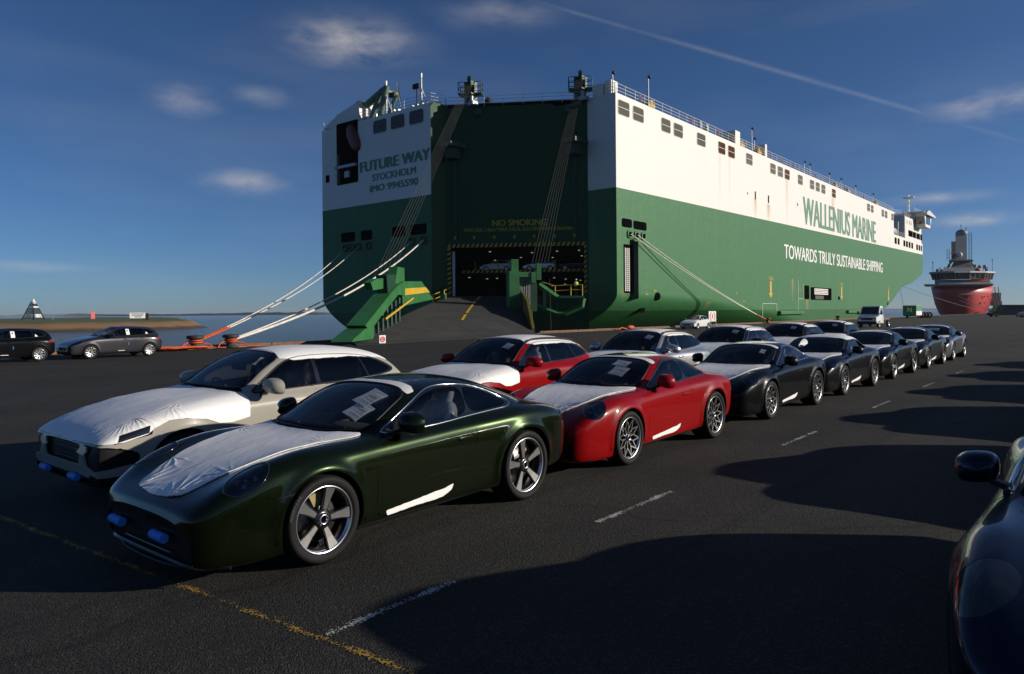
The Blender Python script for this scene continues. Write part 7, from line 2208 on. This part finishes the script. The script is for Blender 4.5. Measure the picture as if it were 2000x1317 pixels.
for a, z0, z1 in ((-.4, 34, 37.5), (1.8, 34, 36.5), (-12.5, 17, 22), (12.8, 17, 23), (-9.5, 17, 19.6), (-7.5, 17, 19.8), (7, 17, 19.5), (9, 17, 20), (10.6, 17, 19.8), (-4.5, 21, 26), (-10.8, 17, 19)): m_.cyl(vp(a, 12, z0), vp(a, 12, z1), .10, 5); m_.box(vp(a, 12, z1 - .4), (.9, .5, .25))
m_.build('aerial', M_RVDK, rv)
for a, z in ((7.4, 19.5), (9.6, 19.6)): m_ = MB(); m_.ellipsoid(vp(a, 12, z), (.8, .8, .9)); m_.build('satellite_dome', M_RVGREY, rv)
vbox('side_platform', 12.0, 16.5, 14, 20, 3, 8.6, M_RVDK)
m_ = MB()
for a in (13, 14.5, 16): 
    for z0, z1 in ((-1, 5), (5, 11)): m_.cyl(vp(a, 12, z0), vp(a + .8 * (-1 if z0 > 0 else 1), 12, z1), .2, 5)
m_.build('gangway_frame', M_RVGREY, rv)
vbox('fender_pad', -9.5 + 20, 9.5 + 9, -1, 3, -2, 1.6, M_CONC)
m_ = MB()
for i in range(9):
    m_.box(vp(4.5 + (i % 5) * 1.5, .2 + (i % 5) * .5, 6.8 - (i // 5) * 2.6), (.5, .3, .45))
m_.build('porthole', M_HOLE, rv)
m_ = MB(); m_.box(vp(2.2, -2.6, 5.1), (.3, 1.3, .25)); m_.cyl(vp(2.2, -2.9, 6.4), vp(2.2, -2.9, 5), .14, 5); m_.build('anchor', M_RVDK, rv)
m_ = MB(); m_.ellipsoid(vp(6.5, 1.5, 17.9), (2.2, 1.2, .7), 12, 8); m_.build('rescue_boat', M_REDP, rv)
m_ = MB(); xx = -1.2
random.seed(4)
for i in range(13): l_ = random.uniform(.35, .6); m_.box(vp(xx + l_ / 2, -3.1 + .02 * xx * xx, 7.8), (l_ * .5, l_ * .5, .5)); xx += l_ + .1
m_.build('lettering', M_TXTW, rv)
rope((330, 34, .4), (341, 49, 7.2), .5, .06, 'left mooring rope of the red vessel', group='mooring ropes of the red vessel')
rope((338, 33, .4), (342, 48.5, 5.2), .5, .06, 'right mooring rope of the red vessel', group='mooring ropes of the red vessel')

# ------------------------------------------------------------------ cars and worker aboard
def aboard(t, z, s, pm, label):
    p = ob(t, z, s)
    o = put_hatch(p[0], p[1], pm, label, math.atan2(OD.y, OD.x), True, z, False, 'cars stowed on the ship deck')
aboard(3.2, 7.0, -5.2, P_WHITE, 'white car stowed on the upper deck, left of the ramp tower')
aboard(8.6, 7.0, -5.2, P_SILVER, 'pale car stowed on the upper deck behind the ramp tower')
aboard(13.0, 7.0, -4.9, P_NAVY, 'dark car stowed on the upper deck at the right')

def person(loc, rz, label):
    p = empty('person', loc, rz, None, label, 'person')
    J = {'pel': (0, 0, .95), 'waist': (0, 0, 1.10), 'chest': (.01, 0, 1.32), 'neck': (.01, 0, 1.50), 'head': (.03, 0, 1.60), 'top': (.03, 0, 1.74),
         'shl': (0, .19, 1.43), 'ell': (.02, .25, 1.15), 'hal': (.16, .20, .98), 'shr': (0, -.19, 1.43), 'elr': (.02, -.25, 1.15), 'har': (.16, -.2, .98),
         'hipl': (0, .09, .92), 'knl': (.02, .10, .50), 'anl': (0, .11, .08), 'tol': (.16, .12, .04), 'hipr': (0, -.09, .92), 'knr': (.02, -.1, .5), 'anr': (0, -.11, .08), 'tor': (.16, -.12, .04)}
    rad = dict(pel=.13, waist=.125, chest=.145, neck=.055, head=.085, top=.07, shl=.06, ell=.045, hal=.035, shr=.06, elr=.045, har=.035, hipl=.09, knl=.06, anl=.05, tol=.045, hipr=.09, knr=.06, anr=.05, tor=.045)
    E = [('pel', 'waist'), ('waist', 'chest'), ('chest', 'neck'), ('neck', 'head'), ('head', 'top'), ('chest', 'shl'), ('shl', 'ell'), ('ell', 'hal'), ('chest', 'shr'), ('shr', 'elr'), ('elr', 'har'), ('pel', 'hipl'), ('hipl', 'knl'), ('knl', 'anl'), ('anl', 'tol'), ('pel', 'hipr'), ('hipr', 'knr'), ('knr', 'anr'), ('anr', 'tor')]
    ks = list(J); me = bpy.data.meshes.new('body'); me.from_pydata([J[k] for k in ks], [(ks.index(a), ks.index(b)) for a, b in E], [])
    o = bpy.data.objects.new('body', me); COL.objects.link(o); o.parent = p
    o.modifiers.new('s', 'SKIN'); 
    for i, k in enumerate(ks): me.skin_vertices[0].data[i].radius = (rad[k], rad[k]); me.skin_vertices[0].data[i].use_root = (k == 'pel')
    o.modifiers.new('d', 'SUBSURF').levels = 2; o.modifiers['d'].render_levels = 2
    me.materials.append(mat('dark_workwear', (.02, .022, .03), .8))
    m_ = MB(); m_.ellipsoid((.005, 0, 1.27), (.17, .24, .24), 16, 10, e=.8); m_.build('safety_vest', mat('hi_vis_yellow', (.55, .75, .05), .6), p)
    m_ = MB(); m_.ellipsoid((.03, 0, 1.71), (.12, .10, .09), 14, 8); m_.ellipsoid((.09, 0, 1.68), (.10, .085, .015), 12, 6); m_.build('helmet', M_WHITE, p)
person((62.9, 43.35, 3.56), -2.2, 'worker in a yellow safety vest standing on the green platform')

# ------------------------------------------------------------------ thin sea haze
hz = MB(); hz.bx(-2500, 5200, -2500, 5200, -4.2, 42)
hm = bpy.data.materials.new('sea_air'); hm.use_nodes = True
N = hm.node_tree.nodes; N.clear()
ho = N.new('ShaderNodeOutputMaterial'); hv = N.new('ShaderNodeVolumePrincipled')
hv.inputs['Color'].default_value = (.80, .88, 1, 1); hv.inputs['Density'].default_value = .00006; hv.inputs['Anisotropy'].default_value = .2
hm.node_tree.links.new(hv.outputs[0], ho.inputs['Volume'])
tag(hz.build('haze', hm), kind='stuff')
